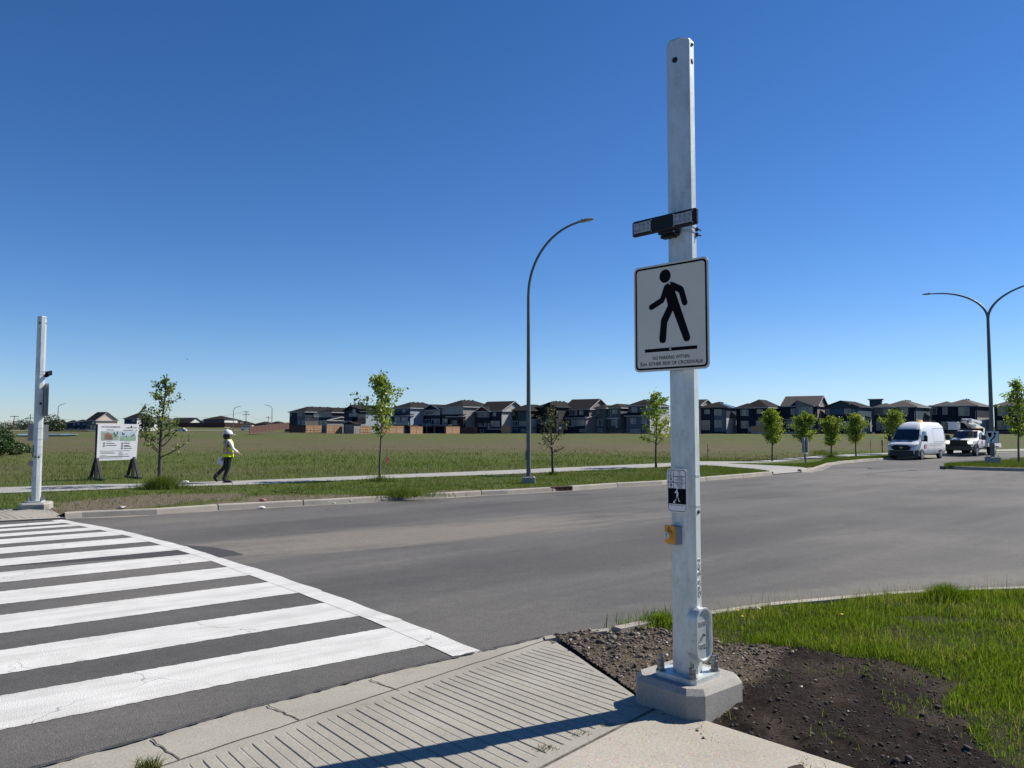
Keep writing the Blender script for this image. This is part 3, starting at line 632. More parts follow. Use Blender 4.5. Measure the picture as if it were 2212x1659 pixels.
prob = np.where(inside(jx, jy, BT), .22, prob); prob = np.where(kn - y < .14, 0, prob); prob = np.where(x > y * .70 + .6, 0, prob)
prob = np.where(inside(x, y, CP) & ~inside(jx, jy, GRP) & inside(x, y, DKP) & (fbm(x * 3, y * 3, 77) > .68), .05, prob)
k_ = rng.uniform(0, 1, n) < prob; x, y = x[k_], y[k_]; den = den[k_]
h = rng.gamma(3.0, .0165, len(x)).clip(.015, .12) * (.35 + 1.1 * fbm(x * 2.2, y * 2.2, 88, 3)) * (1 + .55 * (rng.uniform(0, 1, len(x)) > .97))
dry = (rng.uniform(0, 1, len(x)) < .12 + .25 * (fbm(x * .9, y * .9, 51) > .6)) * rng.uniform(.4, 1, len(x))
blades('lawn_grass', x, y, hcorner(x, y) - .005, h, rng.uniform(.0035, .0065, len(x)), dry, M['lawn'], 'bright green lawn grass growing on the near right corner', .7)
# tall seed-head stems along the near kerb
n = 420; x = rng.uniform(1.7, 7.5, n); kn = np.interp(x, [p.x for p in NK], [p.y for p in NK]); y = kn - rng.uniform(.16, .7, n) ** 1.0
blades('tall_grass', x, y, hcorner(x, y) - .01, rng.uniform(.14, .30, n), np.full(n, .004), np.full(n, .55), M['lawn'], 'thin tall grass stems with seed heads along the near kerb', .35)
tc = cb(1795, 142)
n = 2600; a = rng.uniform(0, 6.28, n); r_ = np.abs(rng.normal(0, .14, n)); x = tc.x + r_ * np.cos(a) * 1.3; y = tc.y + r_ * np.sin(a)
o = blades('grass_tuft', x, y, hcorner(x, y) - .01, rng.uniform(.10, .24, n) * np.exp(-(r_ / .35) ** 2), rng.uniform(.004, .007, n), np.zeros(n), M['lawn'], 'x', .9)
tc2 = cb(262, 262); n = 900; a = rng.uniform(0, 6.28, n); r_ = np.abs(rng.normal(0, .13, n)); x = tc2.x + .05 + r_ * np.cos(a) * 1.8; y = tc2.y + r_ * np.sin(a)
blades('grass_tuft', x, y, hcorner(x, y) - .01, rng.uniform(.06, .17, n), rng.uniform(.006, .010, n), np.zeros(n), M['lawn'], 'weeds and grass at the end of the bare soil behind the pole', .9)
o['label'] = 'thick round tuft of taller grass by the near kerb on the right'
# crack weeds in the slab joint and apron
for (u, v, nn, hh) in [(320, 1650, 160, .11), (1315, 1592, 50, .014), (1255, 1612, 40, .014), (1180, 1645, 60, .022)]:
    c_ = at(u, v, .05); x = c_.x + rng.normal(0, .035, nn); y = c_.y + rng.normal(0, .02, nn)
    blades('weeds', x, y, np.full(nn, .02 if u < 900 else .125), rng.uniform(.3, 1, nn) * hh, rng.uniform(.004, .007, nn), rng.uniform(.1, .8, nn), M['fgrass'], 'small weeds sprouting from a joint in the concrete', 1.2)

# far verge (between kerb and path) and rough field grass
KY = lambda x: np.interp(x, bx, by)
def farzone(n, ymax, dmin, dmax):
    i = rng.integers(0, len(bx) - 1, n); t = rng.uniform(0, 1, n); px = bx[i] * (1 - t) + bx[i + 1] * t; py = by[i] * (1 - t) + by[i + 1] * t
    d = rng.uniform(dmin, dmax, n); s = 1 + d / np.hypot(px, py); x, y = px * s, py * s
    k = (np.abs(x) < y * .70) & (y < ymax); return x[k], y[k], d[k]
fp = [p.copy() for p in near] + [p.copy() for p in far[::-1]]
rp = [at(u, v, .13) for u, v in [(1490, 1004.2), (1560, 1008.0), (1620, 1012.6)]] + [RA0, P_FK[-1], P_FK2[0], RA1] + [at(u, v, .13) for u, v in [(1700, 1007.6), (1640, 1004.6), (1566, 1001.4)]]
lp = LPOLY
x, y, d = farzone(330000, 60, .2, 9)
k_ = ~inside(x, y, fp) & ~inside(x, y, rp) & ~inside(x, y, lp) & (soilmask(x, y) * .8 < rng.uniform(0, 1, len(x))) & inside(x, y, [p.copy() for p in near] + [Vector((80, 90, 0)), Vector((80, 20, 0)), Vector((10, 5, 0)), Vector((-40, 5, 0))])
k_ &= (fbm(x * 1.5, y * 1.5, 66) > .22)
x, y, d = x[k_][:120000], y[k_][:120000], d[k_][:120000]
blades('verge_grass', x, y, field_z(x, y, d) - .01, rng.uniform(.04, .12, len(x)) * (.5 + fbm(x, y, 5)), rng.uniform(.012, .02, len(x)), np.clip((fbm(x * .8, y * .8, 71) - .5) * 2.0, 0, .8), M['lawn2'] if 'lawn2' in M else M['fgrass'], 'short green verge grass between the far kerb and the path', .8, 1)
x, y, d = farzone(700000, 80, 3, 60)
k_ = ~inside(x, y, fp) & ~inside(x, y, rp) & ~inside(x, y, [p.copy() for p in near] + [Vector((80, 90, 0)), Vector((80, 20, 0)), Vector((10, 5, 0)), Vector((-40, 5, 0))])
k_ &= rng.uniform(0, 1, len(x)) < np.minimum(1, (26 / y) ** 1.2) * (1 - sst(38, 78, y)); x, y, d = x[k_][:210000], y[k_][:210000], d[k_][:210000]
blades('field_grass', x, y, field_z(x, y, d) - .02, rng.uniform(.08, .30, len(x)) * (.4 + fbm(x * .5, y * .5, 15)) * (1 - .45 * sst(34, 75, y)), rng.uniform(.014, .028, len(x)) * (y / 30), np.clip(dryness(x, y, d) + rng.normal(0, .2, len(x)), 0, 1), M['fgrass'], 'rough long field grass, green near the path and straw brown beyond', .9, 1)
def tuft(u, v, n, rad, hh, label, dr=.1, zo=.13):
    c_ = at(u, v, zo); a = rng.uniform(0, 6.28, n); r_ = np.abs(rng.normal(0, rad, n)); x = c_.x + r_ * np.cos(a) * 1.4; y = c_.y + r_ * np.sin(a) * .7
    return blades('grass_tuft', x, y, np.full(n, c_.z - .02), rng.uniform(.4, 1, n) * hh * np.exp(-(r_ / (rad * 2.6)) ** 2), rng.uniform(.012, .02, n), np.full(n, dr), M['fgrass'], label, .8, 1)
tuft(350, 1056, 2600, .30, .55, 'dark tall grass clump round the foot of the young tree by the board'); tuft(866, 1070, 1500, .5, .30, 'dark green grass clump on the bare verge by the far kerb'); tuft(1194, 1026, 300, .15, .25, 'grass clump round the foot of the bare brown tree')
tuft(822, 1040, 500, .3, .35, 'grass clump round the foot of the leafy tree right of the walker'); tuft(345, 1600 / 1.5, 10, .1, .1, 'small tuft at the verge edge'); tuft(1796, 989, 500, .3, .7, 'tall grass round the foot of the third roadside tree')

# ------------------------------------------------------------------ traffic island
isl = [at(u, v, 0) for u, v in [(2043, 1012.3), (2060, 1014), (2100, 1015.5), (2190, 1018), (2212, 1018.3), (2300, 1019)]]
islb = [at(u, v, .1) for u, v in [(2044, 1010), (2058, 1005.5), (2090, 1002), (2140, 996), (2212, 989), (2330, 982)]]
kerb('kerb', islb[::-1][:-1] + [islb[0] + (islb[1] - islb[0]) * .25, isl[0].lerp(islb[0], .5) + Vector((-.12, 0, 0)), isl[0].lerp(isl[1], .2)] + isl[1:], +1, seg=300, h=.15)
strip('traffic_island', [p for p in isl], islb, .11, M['ground'])
n = 26000; i0 = rng.integers(0, len(isl) - 1, n); t = rng.uniform(0, 1, n); s2 = rng.uniform(.02, 1, n)
A = np.array([(p.x, p.y) for p in isl]); B = np.array([(p.x, p.y) for p in islb]); pa = A[i0] * (1 - t[:, None]) + A[i0 + 1] * t[:, None]; pb = B[i0] * (1 - t[:, None]) + B[i0 + 1] * t[:, None]
xy = pa * (1 - s2[:, None]) + pb * s2[:, None]; x, y = xy[:, 0], xy[:, 1]
blades('island_grass', x, y, gz(x, y) + .10, rng.uniform(.08, .24, n), rng.uniform(.014, .022, n), rng.uniform(0, .25, n), M['fgrass'], 'green grass on the kerbed traffic island at the right', .8, 1)
# ================================================================== SIGNAL POLES, SIGNS
def text_mesh(m, body, x0, x1, z0, hh, y=-.001, k=0, T=None, extr=0.0, rot=0.0):
    """lettering in the local xz plane, read from -y, stretched to fit x0..x1 and cap height hh"""
    cu = bpy.data.curves.new('t', 'FONT'); cu.body = body; cu.size = 1; cu.extrude = 0; cu.resolution_u = 2; cu.offset = .012
    ob = bpy.data.objects.new('t', cu); C.objects.link(ob); me = bpy.data.meshes.new_from_object(ob)
    bpy.data.objects.remove(ob); bpy.data.curves.remove(cu)
    if not len(me.vertices): return
    xs_ = [v.co.x for v in me.vertices]; a, b = min(xs_), max(xs_); sx = (x1 - x0) / (b - a); sz = hh / .70
    vs = [(x0 + (v.co.x - a) * sx, y, z0 + v.co.y * sz) for v in me.vertices]; fs = [tuple(p.vertices) for p in me.polygons]
    if extr:
        n = len(vs); vs += [(v[0], y + extr, v[2]) for v in vs]; 
        es = {}
        for f in fs:
            for i in range(len(f)):
                e = (f[i], f[(i + 1) % len(f)]); es[e] = 1
        fs = fs + [(a_, b_, b_ + n, a_ + n) for (a_, b_) in es if (b_, a_) not in es]
    m.add(vs, fs, k); bpy.data.meshes.remove(me)
def rrect(x0, x1, z0, z1, r, n=5):
    out = []
    for cx, cz, a0 in ((x1 - r, z0 + r, -90), (x1 - r, z1 - r, 0), (x0 + r, z1 - r, 90), (x0 + r, z0 + r, 180)):
        for i in range(n + 1): a = R(a0 + 90 * i / n); out.append((cx + r * math.cos(a), cz + r * math.sin(a)))
    return out
def ring(m, P, Q, y, k=0):
    n = len(P); m.add([(p[0], y, p[1]) for p in P] + [(p[0], y, p[1]) for p in Q], [(i, (i + 1) % n, n + (i + 1) % n, n + i) for i in range(n)], k)
def fill(m, P, y, k=0):
    from mathutils.geometry import tessellate_polygon
    tr = tessellate_polygon([[Vector((p[0], p[1], 0)) for p in P]]); m.add([(p[0], y, p[1]) for p in P], [tuple(t) for t in tr], k)
def disc(cx, cz, r, n=28, sx=1.0): return [(cx + r * sx * math.cos(2 * math.pi * i / n), cz + r * math.sin(2 * math.pi * i / n)) for i in range(n)]
def dirz(az): return Vector((math.cos(R(az)), math.sin(R(az)), 0))
AP = .0905                                       # apothem of the octagonal shaft
def signal_pole(loc, az0, top, label, baselabel_rot, hand=True, near_=True):
    """octagonal post on a square plate; az0 = azimuth of one flat"""
    root = thing('crossing_pole', label, 'pole', loc, 0, 'octagonal crossing poles')
    RR = AP / math.cos(R(22.5)); zb = .032; H = top - loc[2]
    m = MB(); vs = []
    for i, (z, s_) in enumerate(((zb, 1.0), (H - .012, .97), (H, .93))):
        for j in range(8):
            a = R(az0 + 22.5 + 45 * j)
            for e in (-1.2, 1.2):                # slightly rounded corners
                vs.append((RR * s_ * .997 * math.cos(a + R(e)), RR * s_ * .997 * math.sin(a + R(e)), z))
    fs = [(r * 16 + j, r * 16 + (j + 1) % 16, r * 16 + 16 + (j + 1) % 16, r * 16 + 16 + j) for r in range(2) for j in range(16)] + [tuple(range(32, 48))]
    m.add(vs, fs); m.build('shaft', M['galv'], root)
    # base plate with cut corners, anchor bolts with double nuts
    T = Matrix.Rotation(R(baselabel_rot), 4, 'Z'); m = MB().at(T); a = .165; c = .03
    m.prism([(-a + c, -a), (a - c, -a), (a, -a + c), (a, a - c), (a - c, a), (-a + c, a), (-a, a - c), (-a, -a + c)], 0, .032); m.build('base_plate', M['galv'], root)
    for sx, sy in ((-1, -1), (1, -1), (1, 1), (-1, 1)):
        m = MB().at(T); x, y = sx * .128, sy * .128
        m.cyl((x, y, .032), (x, y, .038), .034, 16)
        m.cyl((x, y, .038), (x, y, .066), .027, 6); m.cyl((x, y, .070), (x, y, .100), .026, 6); m.cyl((x, y, .1), (x, y, .135), .0135, 10); m.build('anchor_bolt', M['zinc'], root)
    # plugged holes near the top and above the button
    def plug(az, z, r, dome=.006, mat='hole'):
        d = dirz(az); m = MB(); p = d * (AP * .985); m.tube([(p.x, p.y, z), (p.x + d.x * dome, p.y + d.y * dome, z), (p.x + d.x * (dome + .004), p.y + d.y * (dome + .004), z)], [r, r, r * .6], 16); m.build('hole_plug', M[mat], root)
    plug(az0, H - .155, .021, .001); plug(az0 + 90, H - .155, .021, .001); plug(az0 + 90, H - .035, .012)
    # steel straps
    return root, H, plug
def strap(root, z, az0, hgt=.014, nm='strap'):
    m = MB(); vs = []
    for zz in (z - hgt / 2, z + hgt / 2):
        for r_ in (AP + .0005, AP + .0028):
            for j in range(8): a = R(az0 + 22.5 + 45 * j); q_ = r_ / math.cos(R(22.5)); vs.append((q_ * math.cos(a), q_ * math.sin(a), zz))
    fs = []
    for j in range(8):
        k = (j + 1) % 8; fs += [(8 + j, 8 + k, 24 + k, 24 + j), (16 + j, 16 + k, 24 + k, 24 + j), (j, k, 8 + k, 8 + j)]
    m.add(vs, fs); return m.build(nm, M['alum'], root)
def footing(loc, rot, label, h, half=.29):
    root = thing('concrete_footing', label, 'footing', loc, R(rot), 'concrete pole footings'); m = MB(); c = .085; a = half
    P = [(-a + c, -a), (a - c, -a), (a, -a + c), (a, a - c), (a - c, a), (-a + c, a), (-a, a - c), (-a, -a + c)]
    vs = []
    for z, s_ in ((-.12, 1), (h - .035, 1), (h, .90)):
        vs += [(x * s_, y * s_, z) for x, y in P]
    m.add(vs, [(r_ * 8 + j, r_ * 8 + (j + 1) % 8, r_ * 8 + 8 + (j + 1) % 8, r_ * 8 + 8 + j) for r_ in range(2) for j in range(8)] + [tuple(range(16, 24))])
    m.build('block', M['block'], root); return root
def sgn(x, y):                                   # picture of the crossing sign: measured place -> sign's own metres
    yt = 195 - (x - 38) * .181; yb = 1615 - (x - 50) * .072; v = (y - yt) / (yb - yt)
    xl = 38 + 12 * v; xr = 1060 + 30 * v; f = (x - xl) / (xr - xl); zl, zr = 1.077, 1.0; t = f * zl / (f * zl + (1 - f) * zr)
    return ((t - .5) * .6, (.5 - v) * .75)
BODY = [(535, 370), (560, 370), (585, 376), (700, 428), (715, 440), (728, 460), (778, 630), (780, 655), (770, 678), (752, 693), (732, 697), (716, 688), (704, 668), (662, 518), (608, 493), (814, 1095), (820, 1120), (816, 1150), (798, 1172), (770, 1183), (745, 1178), (728, 1155), (578, 765), (503, 930), (485, 1165), (478, 1192), (458, 1208), (430, 1210), (405, 1200), (394, 1175), (392, 1150), (414, 905), (420, 880), (510, 693), (482, 583), (458, 640), (448, 658), (306, 752), (285, 762), (262, 757), (250, 738), (249, 712), (262, 692), (405, 598), (455, 440), (470, 418)]
def sign_at(pole_xy, az, off, z, name, label, cat, du=0.0, group=None):
    d = dirz(az); side = Vector((-d.y, d.x, 0)) * -1
    p = Vector((pole_xy[0], pole_xy[1], z)) + d * off + Vector((math.cos(R(az + 90)), math.sin(R(az + 90)), 0)) * du
    o = thing(name, label, cat, p, R(az + 90), group); return o      # local -y faces the azimuth az
def crossing_sign(pole_xy, az, z, label, group='pedestrian crossing signs', bare=False):
    o = sign_at(pole_xy, az, .118, z, 'pedestrian_sign', label, 'sign', group=group)
    m = MB(); m.prismy(rrect(-.3, .3, -.375, .375, .038), -.0015, .0015); m.k = 0
    pl = m.build('sign_plate', M['signback'], o)
    m = MB(); fill(m, rrect(-.2995, .2995, -.3745, .3745, .0375), -.0021); m.build('sheeting', M['white'], o)
    m = MB(); ring(m, rrect(-.287, .287, -.362, .362, .030), rrect(-.274, .274, -.349, .349, .020), -.003)
    fill(m, [(-.037 + .046 * math.cos(2 * math.pi * i / 32), .284 + .047 * math.sin(2 * math.pi * i / 32)) for i in range(32)], -.003)
    fill(m, [sgn(*p) for p in BODY], -.003); bq = [sgn(*p) for p in [(193, 1300), (917, 1225), (917, 1275), (193, 1345)]]
    fill(m, [(bq[0][0], bq[0][1]), (bq[1][0], bq[0][1]), (bq[1][0], bq[3][1]), (bq[0][0], bq[3][1])], -.003)
    m.build('pictogram', M['blackp'], o)
    m = MB(); a = sgn(300, 1440); b = sgn(808, 1400); text_mesh(m, 'NO PARKING WITHIN', a[0], b[0], (a[1] + b[1]) / 2, .024, -.003); m.build('lettering', M['blackp'], o); m = MB()
    a = sgn(250, 1520); b = sgn(1002, 1463); text_mesh(m, 'EITHER SIDE OF CROSSWALK', a[0], b[0], (a[1] + b[1]) / 2, .024, -.003); m.build('lettering', M['blackp'], o); m = MB()
    a0 = sgn(128, 1530); b0 = sgn(220, 1525); text_mesh(m, '5m', a0[0], b0[0], (a[1] + b[1]) / 2, .028, -.003); m.build('lettering', M['blackp'], o)
    for x_, y_ in ((535, 392), (543, 1287)):
        p = sgn(x_, y_); m = MB(); m.tube([(0, -.001, p[1]), (0, -.006, p[1]), (0, -.008, p[1])], [.008, .008, .004], 12); m.build('bolt_head', M['alum'], o)
    for z_ in (.22, -.28): m = MB(); m.box(-.02, .02, .002, .03, z_ - .02, z_ + .02); m.build('bracket', M['alum'], o)
    return o
def beacon(pole_xy, az, z, label):
    o = sign_at(pole_xy, az, .17, z, 'flashing_beacon', label, 'beacon', group='pedestrian crossing beacons')
    m = MB(); m.bbox(-.265, .265, -.012, .022, -.055, .055, .008); m.build('housing', M['black'], o)
    for x0 in (-.244, .090):
        m = MB(); m.prismy(rrect(x0, x0 + .145, -.036, .036, .006, 2), -.0185, -.0125); ln = m.build('lamp_lens', M['lens'], o)
        m = MB()
        for i in range(4):
            for j in range(2): cx = x0 + .021 + i * .034; cz = -.017 + j * .034; fill(m, rrect(cx - .007, cx + .007, cz - .007, cz + .007, .002, 2), -.0192); ring(m, rrect(cx - .012, cx + .012, cz - .012, cz + .012, .004, 2), rrect(cx - .011, cx + .011, cz - .011, cz + .011, .004, 2), -.0192)
        m.build('led_array', M['led'], ln)
        for cx, cz in ((x0 - .003, -.040), (x0 - .003, .040), (x0 + .148, -.040), (x0 + .148, .040)): m = MB(); m.cyl((cx, -.011, cz), (cx, -.015, cz), .004, 8); m.build('screw', M['alum'], ln)
    m = MB(); m.box(-.045, .075, -.005, .075, -.075, -.060).box(-.05, .05, .03, .085, -.095, -.078).box(.055, .075, .02, .08, -.085, .03); m.build('bracket', M['black'], o)
    return o
def ped_sign_small(pole_xy, az, z, label):
    o = sign_at(pole_xy, az, .112, z, 'instruction_sign', label, 'sign', group='push button instruction signs'); W, H = .077, .148
    m = MB(); m.prismy(rrect(-W, W, -H, H, .026), -.0012, .0012); m.build('sign_plate', M['signback'], o)
    m = MB(); fill(m, rrect(-W, W, -H, H, .026), -.0018); m.build('sheeting', M['whitep'], o)
    m = MB(); ring(m, rrect(-W + .008, W - .008, -H + .008, H - .008, .022), rrect(-W + .0115, W - .0115, -H + .0115, H - .0115, .019), -.0026)
    rows = [.140, .096, .054, .013]; x0, x1 = -W + .010, W - .010; xm = -.026
    for zz in rows[1:]: m.add([(x0, -.0026, zz - .0015), (x1, -.0026, zz - .0015), (x1, -.0026, zz + .0015), (x0, -.0026, zz + .0015)], [(0, 1, 2, 3)])
    m.add([(xm - .0015, -.0026, .013), (xm + .0015, -.0026, .013), (xm + .0015, -.0026, .140), (xm - .0015, -.0026, .140)], [(0, 1, 2, 3)])
    m.add([(x0, -.0026, -.090), (x1, -.0026, -.090), (x1, -.0026, .013), (x0, -.0026, .013)], [(0, 1, 2, 3)])
    # small walking figure and two hands
    def walker(cx, cz, s_, k=0, y=-.0026):
        P = [(-.05, .95), (.06, .95), (.12, .55), (.20, .50), (.17, .40), (.06, .45), (.04, .2), (.10, .0), (.30, -.60), (.42, -.58), (.42, -.68), (.22, -.72), (-.02, -.12), (-.25, -.62), (-.42, -.60), (-.40, -.72), (-.20, -.76), (-.12, 0), (-.10, .35), (-.28, .25), (-.34, .42), (-.16, .62)]
        P = [(-p[0] * 1.15, p[1]) if False else p for p in P]; fill(m, [(cx + p[0] * s_, cz + p[1] * s_) for p in P], y, k); fill(m, disc(cx, cz + 1.16 * s_, .17 * s_, 14), y, k)
    walker(-.046, .112, .016)
    def hand(cx, cz, s_):
        fill(m, rrect(cx - .45 * s_, cx + .45 * s_, cz - .9 * s_, cz + .1 * s_, .2 * s_, 2), -.0026)
        for i, (fx, fh) in enumerate(((-.36, .8), (-.12, 1.0), (.12, .95), (.36, .7))): fill(m, rrect(cx + (fx - .085) * s_, cx + (fx + .085) * s_, cz, cz + fh * s_, .07 * s_, 2), -.0027)
        fill(m, [(cx + .42 * s_, cz - .6 * s_), (cx + .75 * s_, cz - .05 * s_), (cx + .62 * s_, cz + .02 * s_), (cx + .40 * s_, cz - .2 * s_)], -.0026)
    hand(-.046, .079, .011); hand(-.046, .037, .012)
    for a in range(8): 
        t = a * .785; m.add([(-.046 + math.cos(t) * .014, -.0026, .077 + math.sin(t) * .014), (-.046 + math.cos(t) * .019, -.0026, .077 + math.sin(t) * .017), (-.046 + math.cos(t + .12) * .019, -.0026, .077 + math.sin(t + .12) * .017)], [(0, 1, 2)])
    m.build('pictogram', M['blackp'], o)
    m = MB(); mm_ = m
    def T_(body, cx, z_, wd, h_=.0062): mm_ = MB(); text_mesh(mm_, body, cx - wd / 2, cx + wd / 2, z_, h_, -.0027); mm_.build('lettering', M['blackp'], o)
    T_('START', .019, .124, .027); T_('TO', .019, .1135, .010); T_('CROSS', .019, .1025, .028)
    T_('DO NOT START', .022, .087, .058); T_('TO CROSS', .022, .0785, .036); T_('FINISH CROSSING', .022, .070, .064); T_('IF STARTED', .022, .0610, .044)
    T_('DO NOT CROSS,', .020, .0445, .056); T_('PUSH BUTTON,', .020, .036, .054); T_('WAIT FOR', .020, .0275, .036); T_('WALK SIGNAL.', .020, .0185, .050)
    T_('FLASHING', -.046, .0575, .034, .005); T_('SOLID', -.046, .0165, .020, .005); T_('PUSH BUTTON TO CROSS', 0, -.102, .110, .0065)
    m = MB(); P = [(-.02, .95), (.05, .95), (.13, .62), (.26, .30), (.20, .02), (.12, .06), (.16, .28), (.10, .44), (.10, .12), (.34, -.62), (.50, -.72), (.44, -.80), (.26, -.76), (.04, .0), (-.26, -.60), (-.46, -.62), (-.44, -.72), (-.20, -.74), (-.08, -.02), (-.10, .50), (-.24, .36), (-.38, .42), (-.36, .52), (-.14, .72)]
    fill(m, [(-.0 + p[0] * .048, -.036 + p[1] * .048) for p in P], -.0034); fill(m, disc(.001, -.036 + 1.10 * .048, .0072, 16), -.0034); fill(m, disc(-.022, -.079, .0075, 16), -.0034); m.build('white_walking_figure', M['whitep'], o)
    return o
def push_button(pole_xy, az, z, label):
    o = sign_at(pole_xy, az, .085, z, 'push_button', label, 'push button', group='pedestrian push buttons')
    m = MB(); m.bbox(-.044, .044, -.058, .01, -.068, .058, .006); m.build('housing', M['boxgrey'], o)
    m = MB(); m.prismy(rrect(-.045, .045, -.058, .062, .005, 2), -.070, -.058); m.tube([(-.004, -.070, -.004), (-.004, -.086, -.004)], [.037, .034], 24); m.build('face_plate', M['amber'], o)
    m = MB(); m.tube([(-.004, -.084, -.004), (-.004, -.092, -.004), (-.004, -.094, -.004)], [.026, .025, .018], 24); b = m.build('button', M['alum'], o)
    m = MB(); fill(m, [(-.004 + x * .011, -.004 + y * .016) for x, y in ((-.18, -1), (.18, -1), (.18, .1), (.7, .1), (0, 1), (-.7, .1), (-.18, .1))], -.0945); m.build('arrow_mark', M['black'], b)
    m = MB(); m.cyl((-.004, -.069, .045), (-.004, -.073, .045), .007, 10); m.build('screw', M['darkbolt'], o)
    return o

# near pole
NP = (1.195, 5.33); NB = .315
footing((1.205, 5.365, .13), 40, 'pale concrete footing with chamfered corners under the tall pole in the foreground', .185)
root, H, plug = signal_pole((NP[0], NP[1], NB), 233.4, zat(94, 5.33), 'tall bare galvanised octagonal pole standing in the foreground', 42)
A0 = 233.4
plug(323.4, zat(1106, 5.26) - NB, .014, .008, 'darkbolt')
zs1 = zat(1028.5, 5.24) - NB; zs2 = zat(1094.5, 5.24) - NB
for z_ in (zs1, zs2, zat(487, 5.24) - NB, zat(498, 5.24) - NB, zat(590, 5.24) - NB, zat(778, 5.24) - NB): strap(root, z_, A0)
# buckles of the beacon's straps on the lit side
for z_ in (zat(487, 5.2) - NB, zat(499, 5.2) - NB):
    m = MB(); d = dirz(345); m.T = Matrix.Translation((d.x * .095, d.y * .095, z_)) @ Matrix.Rotation(R(345), 4, 'Z'); m.box(0, .014, -.012, .012, -.012, .012).cyl((.014, 0, 0), (.034, .0, -.01), .005, 8); m.build('strap_buckle', M['darkbolt'], root)
# hand hole: oval collar, recessed cover with lettering and a screw
azh = 308.0; T = Matrix.Rotation(R(azh + 90), 4, 'Z')     # local -y faces azh
zc = zat(1373, 5.2) - NB; hh = .178; hw = .082
def capsule(hw_, hh_, n=12):
    return [(hw_ * math.cos(R(a)), (hh_ - hw_) + hw_ * math.sin(R(a))) for a in np.linspace(0, 180, n)] + [(hw_ * math.cos(R(a)), -(hh_ - hw_) + hw_ * math.sin(R(a))) for a in np.linspace(180, 360, n)]
m = MB(); m.T = T @ Matrix.Translation((0, 0, zc)); Y1 = -.148
prof = [(1.0, -.05), (1.0, Y1 + .016), (1.03, Y1 + .008), (1.0, Y1 + .001), (.93, Y1), (.84, Y1 + .001), (.79, Y1 + .008), (.77, Y1 + .016)]
vs = []; CP_ = None
for (s_, y_) in prof:
    P = capsule(hw * s_, hh - hw * (1 - s_)); vs += [(p[0], y_, p[1]) for p in P]
n_ = len(P); fs = [(r_ * n_ + j, r_ * n_ + (j + 1) % n_, r_ * n_ + n_ + (j + 1) % n_, r_ * n_ + n_ + j) for r_ in range(len(prof) - 1) for j in range(n_)]
m.add(vs, fs); hhole = m.build('hand_hole_collar', M['galv'], root, True, 40)
m = MB(); m.T = T @ Matrix.Translation((0, 0, zc)); m.prismy(capsule(hw * .79, hh - hw * .21), Y1 + .013, Y1 + .024); cv = m.build('hand_hole_cover', M['galv'], root)
m = MB(); m.T = T @ Matrix.Translation((0, 0, zc)); text_mesh(m, 'NOVA', -.048, .048, .062, .027, Y1 + .009, 0, extr=.006); m.build('raised_lettering', M['alum'], cv)
m = MB(); m.T = T @ Matrix.Translation((0, 0, zc)); text_mesh(m, 'POLE', -.048, .048, -.085, .027, Y1 + .009, 0, extr=.006); m.build('raised_lettering', M['alum'], cv)
m = MB(); m.T = T @ Matrix.Translation((0, 0, zc)); m.tube([(.004, Y1 + .02, 0), (.004, Y1 + .004, 0)], .010, 6); m.cyl((.004, Y1 + .004, 0), (.004, Y1 - .012, 0), .006, 10); m.build('screw', M['zinc'], cv)
# weld lettering running up the lit flat
m = MB(); zt0 = zat(1295, 5.2) - NB; zt1 = zat(1211, 5.2) - NB
m.T = Matrix.Rotation(R(323.4 + 90), 4, 'Z') @ Matrix.Translation((0, -AP - .001, (zt0 + zt1) / 2)) @ Matrix.Rotation(R(-90), 4, 'Y')
text_mesh(m, 'GRR 24N', -(zt1 - zt0) / 2, (zt1 - zt0) / 2, -.022, .042, -.004, 0, extr=.005); m.build('raised_lettering', M['alum'], root)

AZS = 224.0
o = crossing_sign(NP, 225.5, zat(682, 5.24) , 'white crossing sign with black walking figure on the foreground pole, reading no parking within 5m'); o.location += Vector((math.cos(R(315)), math.sin(R(315)), 0)) * -.030
o = beacon(NP, AZS, zat(478.7, 5.2), 'black twin lamp beacon bar strapped to the foreground pole above the crossing sign'); o.location += Vector((math.cos(R(314)), math.sin(R(314)), 0)) * -.036
ped_sign_small(NP, 228, zat(1060.5, 5.22), 'small push button instruction sign with rounded corners on the foreground pole')
push_button(NP, 212, zat(1157, 5.2), 'orange push button box on the foreground pole below the instruction sign')

# far pole at the other end of the crosswalk
q0 = at(77, 1097, .15); FPY = q0.y; FPX = q0.x
footing((FPX, FPY, .14), 20, 'pale concrete footing under the far pole at the left end of the crosswalk', .14, .31)
FB = .28; AF = 5.0 - 90
root, H, plug = signal_pole((FPX, FPY, FB), AF, zat(684, FPY), 'bare galvanised octagonal pole at the far left end of the crosswalk', 20)
plug(-40, zat(872, FPY) - FB, .03, .001); plug(-40, zat(987, FPY) - FB, .024, .006); plug(-85, zat(987, FPY) - FB, .02, .006)
for v in (925, 949, 965, 982, 840, 890, 803, 809): strap(root, zat(v, FPY) - FB, AF, .02, 'strap')
crossing_sign((FPX, FPY), 44, zat(863.5, FPY), 'crossing sign seen edge on from behind, strapped to the far left pole')
beacon((FPX, FPY), 44, zat(806, FPY), 'black twin lamp beacon seen end on, strapped to the far left pole')
ped_sign_small((FPX, FPY), 215, zat(975, FPY), 'small instruction sign seen edge on at the left of the far pole')
push_button((FPX, FPY), 205, zat(1001, FPY), 'orange push button box on the left side of the far left pole')
o = sign_at((FPX, FPY), 122, .118, zat(934.5, FPY), 'sign_panel', 'plain grey back of a square sign fixed behind the far left pole', 'sign')
m = MB(); m.prismy(rrect(-.205, .205, -.185, .185, .02, 3), -.0015, .0015); m.build('sign_plate', M['signback'], o)

